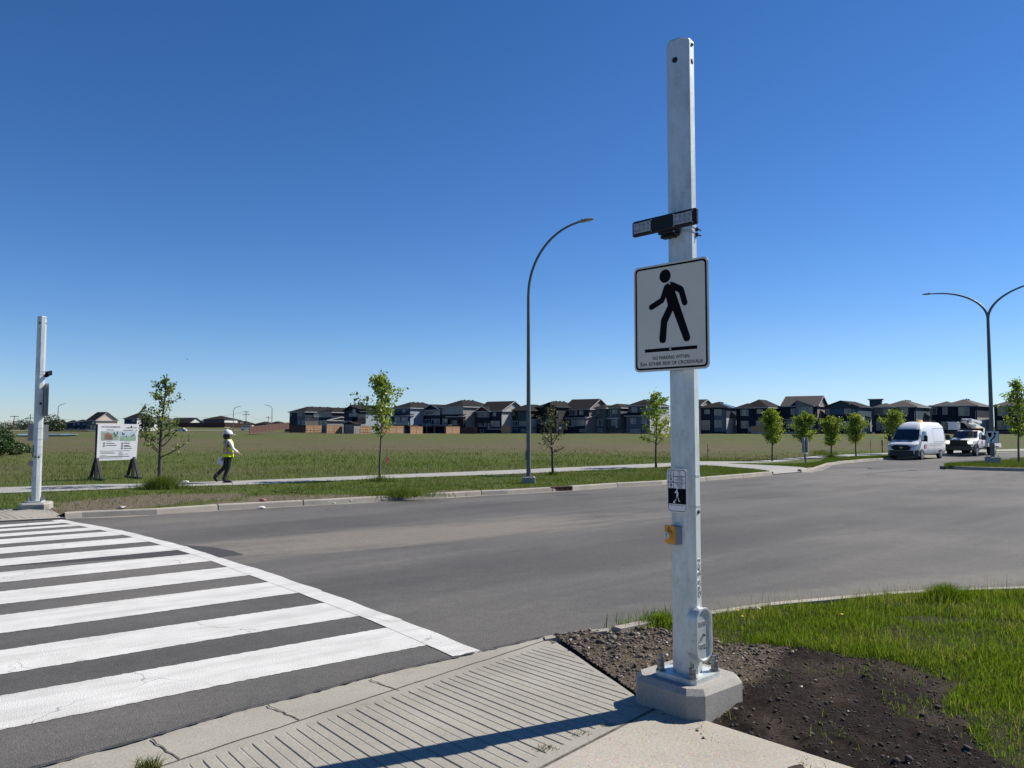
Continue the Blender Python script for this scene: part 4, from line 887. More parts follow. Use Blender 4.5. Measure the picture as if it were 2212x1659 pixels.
# ------------------------------------------------------------------ street lamps
def lamp_head(m, mg, T):
    m.T = T                                       # x outwards, z up
    vs = []; st = [(0, .05, .035), (.08, .08, .05), (.22, .11, .065), (.34, .135, .06), (.5, .13, .045), (.56, .08, .02)]
    for (x, wy, h_) in st:
        for (a, b) in ((-1, 0), (-.8, -.35), (.8, -.35), (1, 0), (.7, .75), (0, 1), (-.7, .75)): vs.append((x, a * wy, b * h_))
    n = 7; fs = [(r_ * n + j, r_ * n + (j + 1) % n, r_ * n + n + (j + 1) % n, r_ * n + n + j) for r_ in range(len(st) - 1) for j in range(n)] + [tuple(range(n)), tuple(range((len(st) - 1) * n, len(st) * n))]
    m.add(vs, fs); m.tube([(.2, 0, .06), (.2, 0, .10), (.2, 0, .115)], [.03, .03, .015], 10)
    mg.T = T; mg.box(.27, .49, -.09, .09, -.026, -.018)
def arm_pts(z0, r, h, n=14):
    return [(r * (1 - math.cos(t)) * .0 + r * ((1 - math.cos(t)) ** 1.0) / 1.0, z0 + h * math.sin(t)) for t in np.linspace(0, R(82), n)]
def street_lamp(loc, H0, arms, label, rb=.075, rt=.05, sq=.22, grp='street lamps', foot='block', ra=.035, detail=True, fz=.2):
    root = thing('street_lamp', label, 'street lamp', loc, 0, grp)
    zb = fz if detail else .0
    m = MB(); m.tube([(0, 0, zb), (0, 0, zb + .9), (0, 0, H0)], [rb, rb * .97, rt], 12 if detail else 6); m.build('pole', M['lamp'], root, True, 40)
    if detail:
        m = MB(); m.bbox(-sq, sq, -sq, sq, -.15, zb - .0, .02); m.build('concrete_footing', M['block'], root)
        m = MB(); m.prism([(x * rb * 2, y * rb * 2) for x, y in ((-1, -1), (1, -1), (1, 1), (-1, 1))], zb, zb + .02); m.build('base_plate', M['lamp'], root)
        m = MB(); m.bbox(-rb * 1.0 - .03, -rb * .6, -.05, .05, zb + .55, zb + .85, .01); m.build('hand_hole_cover', M['lamp'], root)
        for sx, sy in ((-1, -1), (1, -1), (1, 1), (-1, 1)):
            m = MB(); m.cyl((sx * rb * 1.6, sy * rb * 1.6, zb + .02), (sx * rb * 1.6, sy * rb * 1.6, zb + .09), .018, 6); m.build('anchor_bolt', M['zinc'], root)
    for (az, r, h, tilt) in arms:
        d = dirz(az); P = [(0, 0, H0 - .05)]; n = 16
        for t in np.linspace(0, R(90 - tilt), n):
            P.append((d.x * r * (1 - math.cos(t)) / (1 - math.cos(R(90 - tilt))), d.y * r * (1 - math.cos(t)) / (1 - math.cos(R(90 - tilt))), H0 + h * math.sin(t) / math.sin(R(90 - tilt))))
        m = MB(); m.tube(P, [rt + (ra - rt) * i / (len(P) - 1) for i in range(len(P))], 10 if detail else 5); m.build('arm', M['lamp'], root, True, 50)
        e = Vector(P[-1]); e0 = Vector(P[-2]); sl_ = math.atan2(e.z - e0.z, math.hypot(e.x - e0.x, e.y - e0.y)) * .6
        T = Matrix.Translation(e) @ Matrix.Rotation(R(az), 4, 'Z') @ Matrix.Rotation(-sl_, 4, 'Y') @ Matrix.Translation((-.03, 0, 0))
        if not detail: T = T @ Matrix.Scale(1.5, 4)
        m = MB(); mg = MB(); lamp_head(m, mg, T); hd = m.build('lamp_head', M['galv2'], root, True, 35); mg.build('lens', M['lens'], hd)
    return root
p1 = at(1142, 1042.5, .14); Y1_ = p1.y
H1 = zat(640, Y1_) - p1.z; street_lamp((p1.x, p1.y, p1.z), H1, [(-6, (1247 - 1139) * Y1_ / F, (640 - 480) * Y1_ / F * 1.0, 14)], 'single arm grey street lamp curving right, standing on the verge in the middle', .078, .052)
p2 = at(2145, 1003, .12); H2 = zat(690, p2.y) - p2.z
street_lamp((p2.x, p2.y, p2.z), H2, [(133, 2.75, 1.75, 3), (-47, 2.75, 1.75, 3)], 'tall twin arm street lamp on the traffic island at the right', .115, .075, .28, fz=.40)
# keep right sign on the island lamp
c_ = Vector((p2.x, p2.y, 0)); az = 246.0; zc = zat(944, p2.y - .3)
o = sign_at((p2.x, p2.y), az, .14, zc, 'keep_right_sign', 'white keep right sign with shield and curving arrow on the island lamp', 'sign')
m = MB(); m.prismy(rrect(-.305, .305, -.33, .33, .02, 3), -.0015, .0015); m.build('sign_plate', M['signback'], o)
m = MB(); fill(m, rrect(-.305, .305, -.33, .33, .02, 3), -.003); m.build('sheeting', M['whitep'], o)
m = MB(); ring(m, rrect(-.295, .295, -.32, .32, .02, 3), rrect(-.280, .280, -.305, .305, .015, 3), -.005)
kx = lambda x: (x - 1910) / 225 * .61; kz = lambda y: (690 - y) / 240 * .66
fill(m, [(kx(x), kz(y)) for x, y in ((1832, 605), (1900, 605), (1898, 650), (1888, 685), (1868, 703), (1850, 690), (1836, 655))], -.005)
fill(m, [(kx(x), kz(y)) for x, y in ((1952, 592), (1985, 636), (1962, 634), (1962, 670), (1950, 700), (1915, 738), (1898, 760), (1892, 792), (1868, 792), (1874, 756), (1890, 728), (1925, 692), (1940, 665), (1942, 636), (1915, 636))], -.005); m.build('pictogram', M['blackp'], o)
# back of a road sign beyond
p = at(1740, 1002, .11); root = thing('road_sign', 'grey back of a square sign on a thin post by the right hand trees', 'sign', p)
zt, zb_ = zat(945.6, p.y) - p.z, zat(981, p.y) - p.z
m = MB(); m.box(-.03, .03, -.03, .03, -.1, zt); m.build('post', M['galv2'], root)
m = MB(); m.T = Matrix.Translation((.12, 0, 0)) @ Matrix.Rotation(R(52), 4, 'Z'); m.prismy(rrect(-.36, .36, zb_, zt + .02, .03, 3), .05, .055); m.build('sign_plate', M['signback'], root)
m = MB(); m.T = Matrix.Translation((.0, 0, 0)) @ Matrix.Rotation(R(-35), 4, 'Z'); m.prismy(rrect(-.16, .16, zb_ + .1, zt + .02, .03, 3), -.06, -.055); m.build('sign_plate', M['signback'], root)

# ------------------------------------------------------------------ information board
def sheet(name, rects, k, par): pass
pL = at(203, 1037, .13); pR = at(289, 1033, .13); pL.z = pR.z = 0; 
Yb = pL.y; wv = (pR - pL); W_ = wv.length; rz = math.atan2(wv.y, wv.x)
root = thing('information_board', 'white information board with two small landscape pictures on black A frame legs', 'notice board', (pL.x, pL.y, .13), rz)
zt = zat(915, Yb) - .13; zb_ = zat(995.5, Yb) - .13; x0, x1 = .05, W_ + .06
M['char'] = flat('black_timber', (.022, .022, .026), .8, var=.3); M['board'] = flat('board_white', (.80, .80, .82), .5, var=.03); M['grey_t'] = flat('grey_print', (.28, .28, .30), .6)
for xx in (.03, W_ - .06):
    m = MB(); m.box(xx, xx + .09, .0, .09, -.05, zt - .02); m.build('post', M['char'], root)
    m = MB()
    for s_ in (-1, 1): m.prismx([(.045 + s_ * .02, .78), (.045 + s_ * .09, .78), (.045 + s_ * .62, .0), (.045 + s_ * .50, .0)], xx + .005, xx + .085)
    m.box(xx, xx + .09, -.7, .75, -.02, .07); m.build('brace', M['char'], root)
m = MB(); m.prismy([(x0 - .0, zb_), (x1, zb_ + .01), (x1 + .06, zt - .02), (x0 + .02, zt)], -.03, -.005); m.build('panel', M['board'], root)
PW = x1 - x0; PH = zt - zb_
bp = lambda x, y: (x0 + .02 + (x - 150) / 760 * PW, zt - (y - 320) / 690 * PH)
def rect(m, xa, ya, xb, yb, y=-.033, k=0):
    a = bp(xa, ya); b = bp(xb, yb); m.add([(a[0], y, a[1]), (b[0], y, a[1]), (b[0], y, b[1]), (a[0], y, b[1])], [(0, 1, 2, 3)], k)
m = MB(); a = bp(222, 395); b = bp(570, 395); text_mesh(m, 'FOR YOUR INFORMATION', a[0], b[0], a[1] - .0, .05, -.033); m.build('lettering', M['blackp'], root); m = MB()
a = bp(680, 410); b = bp(885, 410); text_mesh(m, 'CORNERSTONE', a[0], b[0], a[1], .042, -.033); m.build('lettering', M['blackp'], root); m = MB(); fill(m, disc(*bp(785, 375), .028, 12), -.033); m.build('emblem', M['blackp'], root); m = MB()
for (xa, ya, xb) in ((315, 438, 445), (630, 446, 825), (310, 692, 470), (305, 730, 505), (650, 696, 760), (650, 735, 750), (650, 752, 790), (645, 790, 805), (190, 940, 765), (782, 994, 845)): rect(m, xa, ya - 5, xb, ya + 5)
m.build('lettering', M['blackp'], root)
m = MB()
for (xa, ya, xb) in ((195, 833, 775), (215, 857, 450), (215, 877, 490), (215, 915, 320), (550, 857, 615), (550, 877, 625), (550, 897, 740), (550, 916, 635), (190, 965, 615), (325, 660, 410), (650, 668, 770)): rect(m, xa, ya - 4, xb, ya + 4)
m.build('small_print', M['grey_t'], root)
M['pgreen'] = flat('print_green', (.30, .42, .32), .6); M['psky'] = flat('print_sky', (.50, .60, .70), .6); M['pred'] = flat('print_red', (.34, .14, .11), .6); M['pdark'] = flat('print_dark_green', (.02, .08, .06), .6); M['pbrown'] = flat('print_brown', (.20, .12, .11), .6)
m = MB(); rect(m, 213, 460, 540, 636, k=0); rect(m, 240, 462, 538, 520, -.0335, 1); fill(m, [bp(213, 462), bp(290, 490), bp(330, 470), bp(400, 500), bp(540, 505), bp(540, 530), bp(213, 530)], -.034, 0)
fill(m, [bp(275, 515), bp(330, 490), bp(425, 530), bp(430, 620), bp(275, 622)], -.0345, 2); fill(m, [bp(310, 530), bp(430, 565), bp(430, 620), bp(310, 620)], -.035, 4)
for (cx, cy, h_) in ((457, 505, 30), (520, 492, 24), (473, 555, 22), (495, 535, 16)): fill(m, [(bp(cx + 13 * math.cos(t), cy + h_ * math.sin(t))) for t in np.linspace(0, 6.283, 12)[:-1]], -.0352, 3)
m.build('left_picture', [M['pgreen'], M['psky'], M['pred'], M['pdark'], M['pbrown']], root)
m = MB(); rect(m, 560, 468, 880, 645, k=0); rect(m, 562, 470, 878, 560, -.0335, 1)
for (cx, cy, h_) in ((618, 512, 28), (645, 520, 20), (690, 558, 14), (802, 550, 20), (838, 536, 24)): fill(m, [(bp(cx + 12 * math.cos(t), cy + h_ * math.sin(t))) for t in np.linspace(0, 6.283, 12)[:-1]], -.0352, 3)
m.build('right_picture', [M['pgreen'], M['psky'], M['pred'], M['pdark'], M['pbrown']], root)
m = MB()
for (cx, cy) in ((272, 690), (270, 737), (617, 696), (614, 741), (611, 786)): fill(m, [bp(cx + 23 * math.cos(t), cy + 20 * math.sin(t)) for t in np.linspace(0, 6.283, 16)[:-1]], -.033)
m.build('round_icons', flat('print_grey_green', (.20, .26, .22), .6), root)

# ------------------------------------------------------------------ survey stakes, posts, litter, flowers
M['lath'] = flat('lath', (.42, .34, .22), .8, var=.2); M['pink'] = flat('pink_tape', (.9, .16, .22), .6)
for (u, v0, v1, lab, zo) in [(835, 969.5, 1026, 'wooden survey stake with pink ribbon right of the leafy tree', .13), (1529, 958.5, 993.3, 'wooden survey stake with pink ribbon right of the foreground pole', .13), (1880.5, 949.5, 980, 'wooden survey stake with pink ribbon left of the white van', .13)]:
    p = at(u, v1, zo); hh_ = zat(v0, p.y) - p.z; root = thing('survey_stake', lab, 'stake', p, R(random.uniform(-20, 20)), 'survey stakes in the field')
    m = MB(); m.box(-.022, .022, -.008, .008, -.1, hh_); m.build('lath', M['lath'], root)
    m = MB(); m.add([(-.025, -.012, hh_ - .32), (.03, -.014, hh_ - .34), (.14, -.02, hh_ - .42), (.03, -.014, hh_ - .45), (.05, -.02, hh_ - .62), (-.02, -.012, hh_ - .58)], [(0, 1, 2, 3), (0, 3, 4, 5)]); m.box(-.026, .026, -.012, .012, hh_ - .38, hh_ - .33); m.build('ribbon', M['pink'], root)
p = at(1906, 978, .13); hh_ = zat(951, p.y) - p.z; tag_o = MB(); tag_o.cyl((0, 0, -.1), (0, 0, hh_ * .55), .035, 8); tag_o.cyl((0, 0, hh_ * .55), (0, 0, hh_), .055, 8)
o = tag_o.build('marker_post', M['black']); o.location = p; tag(o, 'thin dark marker post in the field left of the white van', 'post')
def blob(name, u, v, r, mat, label, cat, zo=.15, flatz=.5, n=1):
    p = at(u, v, zo); m = MB(); me = ICO * (1 + rng.uniform(-.3, .3, (12, 1))) * r; m.add([(q_[0] * 1.3, q_[1], q_[2] * flatz + r * flatz * .6) for q_ in me], [tuple(f) for f in ICF]); o = m.build(name, M[mat]); o.location = p; return tag(o, label, cat)
blob('crumpled_paper', 402, 1041.5, .08, 'litter', 'crumpled white litter on the path left of the walker', 'litter', .13)
blob('crumpled_paper', 565, 1097.5, .07, 'litter', 'white litter in the gutter against the far kerb', 'litter', .01)
blob('painted_rock', 568, 1083, .09, 'pred', 'small red brick piece on the bare verge by the kerb', 'brick', .13)
for (u, v, r, lab) in [(758, 1082.5, .05, 'white stone on the verge below the leafy tree, upper one'), (722, 1088.5, .045, 'white stone on the verge below the leafy tree, nearer the kerb'), (262, 1099, .09, 'pale stone on bare soil right of the far footing')]: blob('pale_stone', u, v, r, 'palest', lab, 'stone', .13)
q_ = cb(775, 208); o = blob('pale_stone', 0, 1500, .05, 'palest', 'white stone lying in the grass behind the foreground pole', 'stone'); o.location = (q_.x, q_.y, float(hcorner(q_.x, q_.y)) + .03)
for i, (cx, cy, lab) in enumerate([(683, 238, 'yellow dandelion in the grass right of the foreground pole'), (708, 272, 'small yellow dandelion below its neighbour right of the pole'), (1240, 270, 'yellow dandelion in the middle of the near lawn'), (820, 220, 'half open dandelion behind the white stone')]):
    q_ = cb(cx, cy + 10); m = MB(); z0 = float(hcorner(q_.x, q_.y)); root = thing('dandelion', lab, 'flower', (q_.x, q_.y, z0), 0, 'dandelions in the near lawn')
    m.tube([(0, 0, 0), (.004, 0, .085)], .002, 5); m.build('stem', M['lawn_stem'] if 'lawn_stem' in M else M['pgreen'], root)
    m = MB(); m.tube([(0, 0, .082), (0, 0, .090), (0, 0, .094)], [.006, .016, .010] if i < 3 else [.004, .008, .005], 10); m.build('flower_head', M['yellow'], root)
# storm drain inlet in the far kerb
M['rust'] = flat('rusty_iron', (.11, .045, .028), .85, var=.4, scale=20)
a = at(1196, 1061.6); b = at(1229, 1060); c0 = (a + b) / 2; dd = (b - a).normalized(); root = thing('storm_drain', 'rusty cast iron storm drain inlet set in the far kerb', 'storm drain', (c0.x, c0.y, 0), math.atan2(dd.y, dd.x)); L_ = (b - a).length / 2 + .12
m = MB(); m.box(-L_, L_, -.03, .12, .118, .145).box(-L_, -L_ + .05, -.03, .12, 0, .118).box(L_ - .05, L_, -.03, .12, 0, .118).box(-L_ + .05, L_ - .05, -.028, .0, .0, .02); m.build('frame', M['rust'], root)
m = MB()
for zz in (.04, .075): m.box(-L_ + .05, L_ - .05, -.022, -.008, zz, zz + .014)
for i in range(1, 4): m.box(-L_ + 2 * L_ * i / 4 - .012, -L_ + 2 * L_ * i / 4 + .012, -.026, -.006, .02, .118)
m.build('grate', M['rust'], root)
m = MB(); m.box(-L_ + .05, L_ - .05, -.006, -.003, .02, .118); m.build('opening', M['hole'], root)
# bird
o = MB(); o.tube([(-.16, 0, 0), (-.05, 0, .02), (.1, 0, .01), (.2, 0, 0)], [.01, .05, .05, .015], 6); o.add([(-.05, 0, .02), (.08, 0, .02), (-.05, .32, .12), (-.05, -.32, .12)], [(0, 1, 2), (1, 0, 3)])
ob = o.build('bird', M['hole']); ob.scale = (.6, .6, .6); ob.location = (xat(402, 90), 90, zat(776, 90)); tag(ob, 'tiny dark bird flying in the left part of the sky', 'bird')
# ================================================================== TREES
def leafquads(name, P, size, mat, parent, flat=.0):
    n = len(P); N = rng.normal(0, 1, (n, 3)); N[:, 2] += flat; N /= np.linalg.norm(N, axis=1)[:, None]
    A = np.cross(N, rng.normal(0, 1, (n, 3))); A /= np.linalg.norm(A, axis=1)[:, None]; B = np.cross(N, A)
    s = (size * rng.uniform(.6, 1.3, n))[:, None]; c = rng.uniform(.1, .45, n)[:, None]
    V = np.stack([P - A * s, P - B * s * .62 + N * s * c * .3, P + A * s, P + B * s * .62 + N * s * c * .3], 1)
    b = (np.arange(n) * 4)[:, None]; T = np.concatenate([b + np.array([[0, 1, 2]]), b + np.array([[0, 2, 3]])])
    return mesh_np(name, V, T, mat, {'rnd': np.repeat(rng.uniform(0, 1, n), 4)}, parent=parent)
def tree(u, v, vtop, label, seed, cb_=.3, cr=.9, shape='oval', nb=22, leaves=2200, lsize=.05, mat='leaf', bark='bark', tr=.035, lean=0.0, up=.9, zo=.13, clump=.10, Y=None, group='young street trees', extra=None, top_bias=0.0, dens=None):
    rd = random.Random(seed); p = at(u, v, zo); H = zat(vtop, p.y) - p.z
    root = thing('young_tree', label, 'tree', p, 0, group); m = MB(); n = 12; tp = []
    for i in range(n + 1):
        t = i / n; tp.append(Vector((lean * t * H + .03 * H * math.sin(t * 5 + seed) * t * .5, .02 * H * math.cos(t * 4 + seed) * t, t * H * .97 - (.1 if i == 0 else 0))))
    m.tube(tp, [tr * (1.25 if i == 0 else 1) * (1 - .88 * (i / n) ** 1.2) + .003 for i in range(n + 1)], 7)
    tips = []
    def rad(t):                                   # crown radius at height fraction t
        s = (t - cb_) / (1 - cb_); s = max(0, min(1, s))
        if shape == 'oval': return cr * (math.sin(math.pi * min(1, s * .92 + .13)) ** .8) * (1.1 - .45 * s)
        if shape == 'cone': return cr * (1 - s) ** .8 + .08
        return cr * (.55 + .45 * math.sin(math.pi * s)) * (1 - .35 * s)
    for k in range(nb):
        t = cb_ + (1 - cb_) * ((k + .5) / nb) ** 1.0 * .93; i = min(n - 1, int(t * n)); b0 = tp[i].lerp(tp[i + 1], t * n - i)
        a = k * 2.399 + rd.uniform(-.4, .4); L = rad(t) * rd.uniform(.55, 1.3) / math.cos(R(30)) ; el = rd.uniform(.35, .8) * up
        d = Vector((math.cos(a) * math.cos(el), math.sin(a) * math.cos(el), math.sin(el))); pts = [b0]; q_ = b0.copy(); st = 5
        for s_ in range(st):
            d = (d + Vector((rd.uniform(-.18, .18), rd.uniform(-.18, .18), rd.uniform(-.05, .2)))).normalized(); q_ = q_ + d * L / st
            if q_.z > H * .99: q_.z = H * .99
            pts.append(q_.copy())
        r0 = tr * .42 * (1 - .6 * t); m.tube(pts, [r0 * (1 - .8 * j / st) + .0025 for j in range(st + 1)], 5)
        tips += [(pts[j].lerp(pts[j + 1], rd.random()), j) for j in range(1, st) for _ in range(2)] + [(pts[-1], st)] * 3
        for j in range(2, st + 1):
            for _ in range(2):
                dd = Vector((rd.uniform(-1, 1), rd.uniform(-1, 1), rd.uniform(-.2, .9))).normalized(); l2 = L * rd.uniform(.15, .32); e = pts[j] + dd * l2
                if e.z > H: e.z = H
                m.tube([pts[j], e], [r0 * .3 + .002, .002], 4, False); tips += [(e, st), (pts[j].lerp(e, .6), st)]
    tips += [(tp[-1], st), (tp[-2].lerp(tp[-1], .5), st)] * 3
    for (ex, ez, eL, ea) in (extra or []):
        b0 = Vector((0, 0, ez * H)); pts = [b0, b0 + Vector((ex * eL * .5, 0, eL * .30)), b0 + Vector((ex * eL, 0, eL * ea))]; m.tube(pts, [tr * .4, tr * .25, .003], 5); tips += [(pts[-1], st)] * 4 + [(pts[1].lerp(pts[2], .6), st)] * 2
    m.build('trunk', M[bark], root, True)
    T_ = np.array([list(t_[0]) for t_ in tips]); pick = rng.integers(0, len(T_), leaves); P = T_[pick] + rng.normal(0, clump, (leaves, 3)) * np.array([1, 1, .8]); P[:, 2] = np.maximum(P[:, 2], cb_ * H * .9)
    leafquads('crown', P, lsize, M[mat], root); return root
tree(344, 1049, 803, 'thin sparse young tree beside the information board', 3, .24, .86, 'cone', 24, 950, .054, 'leafd', 'bark', .062, .02, .75, clump=.055)
tree(820, 1037, 804, 'leafy young maple with a bent thin trunk right of the walker', 5, .38, .92, 'oval', 26, 1500, .062, 'leaf', 'bark2', .042, .012, 1.3, clump=.07, extra=[(-1, .62, .95, .75), (1, .70, .8, .7)])
tree(1194, 1026, 872, 'almost bare young tree with brown buds right of the middle street lamp', 8, .30, .62, 'oval', 18, 520, .05, 'leafb', 'bark', .05, -.02, .9, clump=.05)
tree(1417, 1010, 840, 'light green young tree just left of the foreground pole', 11, .27, .85, 'cone', 22, 1500, .06, 'leaf', 'bark', .05, .01, .9, clump=.07)
tree(1668, 996, 880, 'full young tree, first of the row right of the foreground pole', 13, .30, .82, 'oval', 28, 5200, .056, 'leaf', 'bark', .055, .004, 1.0, clump=.10)
tree(1739, 992, 888, 'full young tree behind the back of the road sign', 17, .28, .85, 'oval', 28, 5200, .058, 'leaf', 'bark', .055, .0, 1.05, clump=.10)
tree(1796, 989, 897, 'full young tree, third of the row right of the foreground pole', 19, .26, .85, 'oval', 28, 4800, .058, 'leaf', 'bark', .055, .0, 1.05, clump=.10)
tree(1849, 985, 893, 'full young tree, nearest on the left to the white van', 23, .28, .85, 'oval', 28, 4800, .06, 'leaf', 'bark', .055, .0, 1.0, clump=.14)
tree(1934, 981, 886, 'young tree standing right behind the white van', 29, .2, 1.2, 'oval', 24, 4200, .065, 'leaf', 'bark', .06, .0, 1.1, clump=.15)
tree(2201, 1001, 812, 'tall loose young tree on the traffic island at the right edge', 31, .30, .95, 'oval', 26, 1900, .075, 'leaf', 'bark2', .06, .012, 1.15, clump=.09, zo=.1, extra=[(-1, .42, 1.3, .95)])
def shrub(u, v, w_, h_, n, ls, label, mat='shrub', zo=.13, name='shrub', k=7):
    p = at(u, v, zo); root = thing(name, label, 'shrub', p); m = MB(); C_ = []
    for i in range(k):
        a = rng.uniform(0, 6.28); r_ = rng.uniform(.1, .8); e = Vector((math.cos(a) * r_ * w_ / 2, math.sin(a) * r_ * w_ / 2, h_ * rng.uniform(.25, .80) * (1 - .35 * r_))); m.tube([(0, 0, -.05), tuple(e * .5 + Vector((0, 0, .1 * h_))), tuple(e)], [.03, .02, .006], 5); C_.append(e)
    m.build('stems', M['bark'], root)
    V = rng.normal(0, 1, (n, 3)); V /= np.linalg.norm(V, axis=1)[:, None]; C2 = np.array([list(c) for c in C_]); cc = C2[rng.integers(0, k, n)]; rr_ = rng.uniform(.5, 1, n) ** .4
    P = cc + V * rr_[:, None] * np.array([w_ * .24, w_ * .24, h_ * .30]) * rng.uniform(.75, 1.15, n)[:, None]; P[:, 2] = np.abs(P[:, 2]) * 1.0
    leafquads('foliage', P, ls, M[mat], root); return root
shrub(0, 984, 2.6, 1.7, 14000, .055, 'dark green bushy shrub at the left edge of the field', k=11)
shrub(58, 979, .9, .75, 900, .05, 'small dark shrub beside the big bush at the left edge')
# ================================================================== HOUSES
HM = {}
def wallmat(key, col, lap=.2):
    if key in HM: return HM[key]
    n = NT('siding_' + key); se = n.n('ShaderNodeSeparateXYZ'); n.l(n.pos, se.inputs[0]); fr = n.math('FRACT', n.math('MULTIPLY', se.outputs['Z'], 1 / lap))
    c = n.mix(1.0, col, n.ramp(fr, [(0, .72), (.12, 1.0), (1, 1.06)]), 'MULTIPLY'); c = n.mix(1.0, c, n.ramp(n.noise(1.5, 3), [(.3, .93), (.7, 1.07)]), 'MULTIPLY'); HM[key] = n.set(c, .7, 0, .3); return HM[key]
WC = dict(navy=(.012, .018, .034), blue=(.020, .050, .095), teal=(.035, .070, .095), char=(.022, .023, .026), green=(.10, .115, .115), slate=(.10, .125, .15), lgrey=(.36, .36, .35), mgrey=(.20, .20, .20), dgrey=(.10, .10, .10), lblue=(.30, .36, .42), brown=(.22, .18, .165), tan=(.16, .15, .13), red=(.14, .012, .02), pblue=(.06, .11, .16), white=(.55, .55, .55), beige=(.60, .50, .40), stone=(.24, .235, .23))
for k_, c_ in WC.items(): wallmat(k_, c_)
M['roof'] = flat('asphalt_shingles', (.022, .021, .022), .95, var=.3, scale=8, spec=.1); M['roofb'] = flat('brown_shingles', (.036, .029, .027), .9, var=.3, scale=8)
M['trim'] = flat('white_trim', (.42, .42, .43), .6, var=.05); M['dtrim'] = flat('dark_trim', (.05, .05, .055), .6)
M['glassd'] = flat('window_dark', (.025, .03, .035), .08, 0, var=.3, scale=1.5, spec=.8); M['glassl'] = flat('window_blind', (.22, .24, .25), .3, var=.3, scale=1.2); M['glassm'] = flat('window_curtain', (.09, .11, .12), .15, var=.4, scale=1.5)
M['wood'] = flat('cedar_fence', (.36, .22, .125), .85, var=.25, scale=3); M['woodd'] = flat('red_brown_fence', (.09, .042, .030), .85, var=.25, scale=3); M['chain'] = flat('chain_link_post', (.05, .05, .05), .6); M['solar'] = flat('solar_panel', (.10, .13, .17), .15, var=.1)
M['rail'] = flat('rail_glass', (.12, .18, .22), .2)
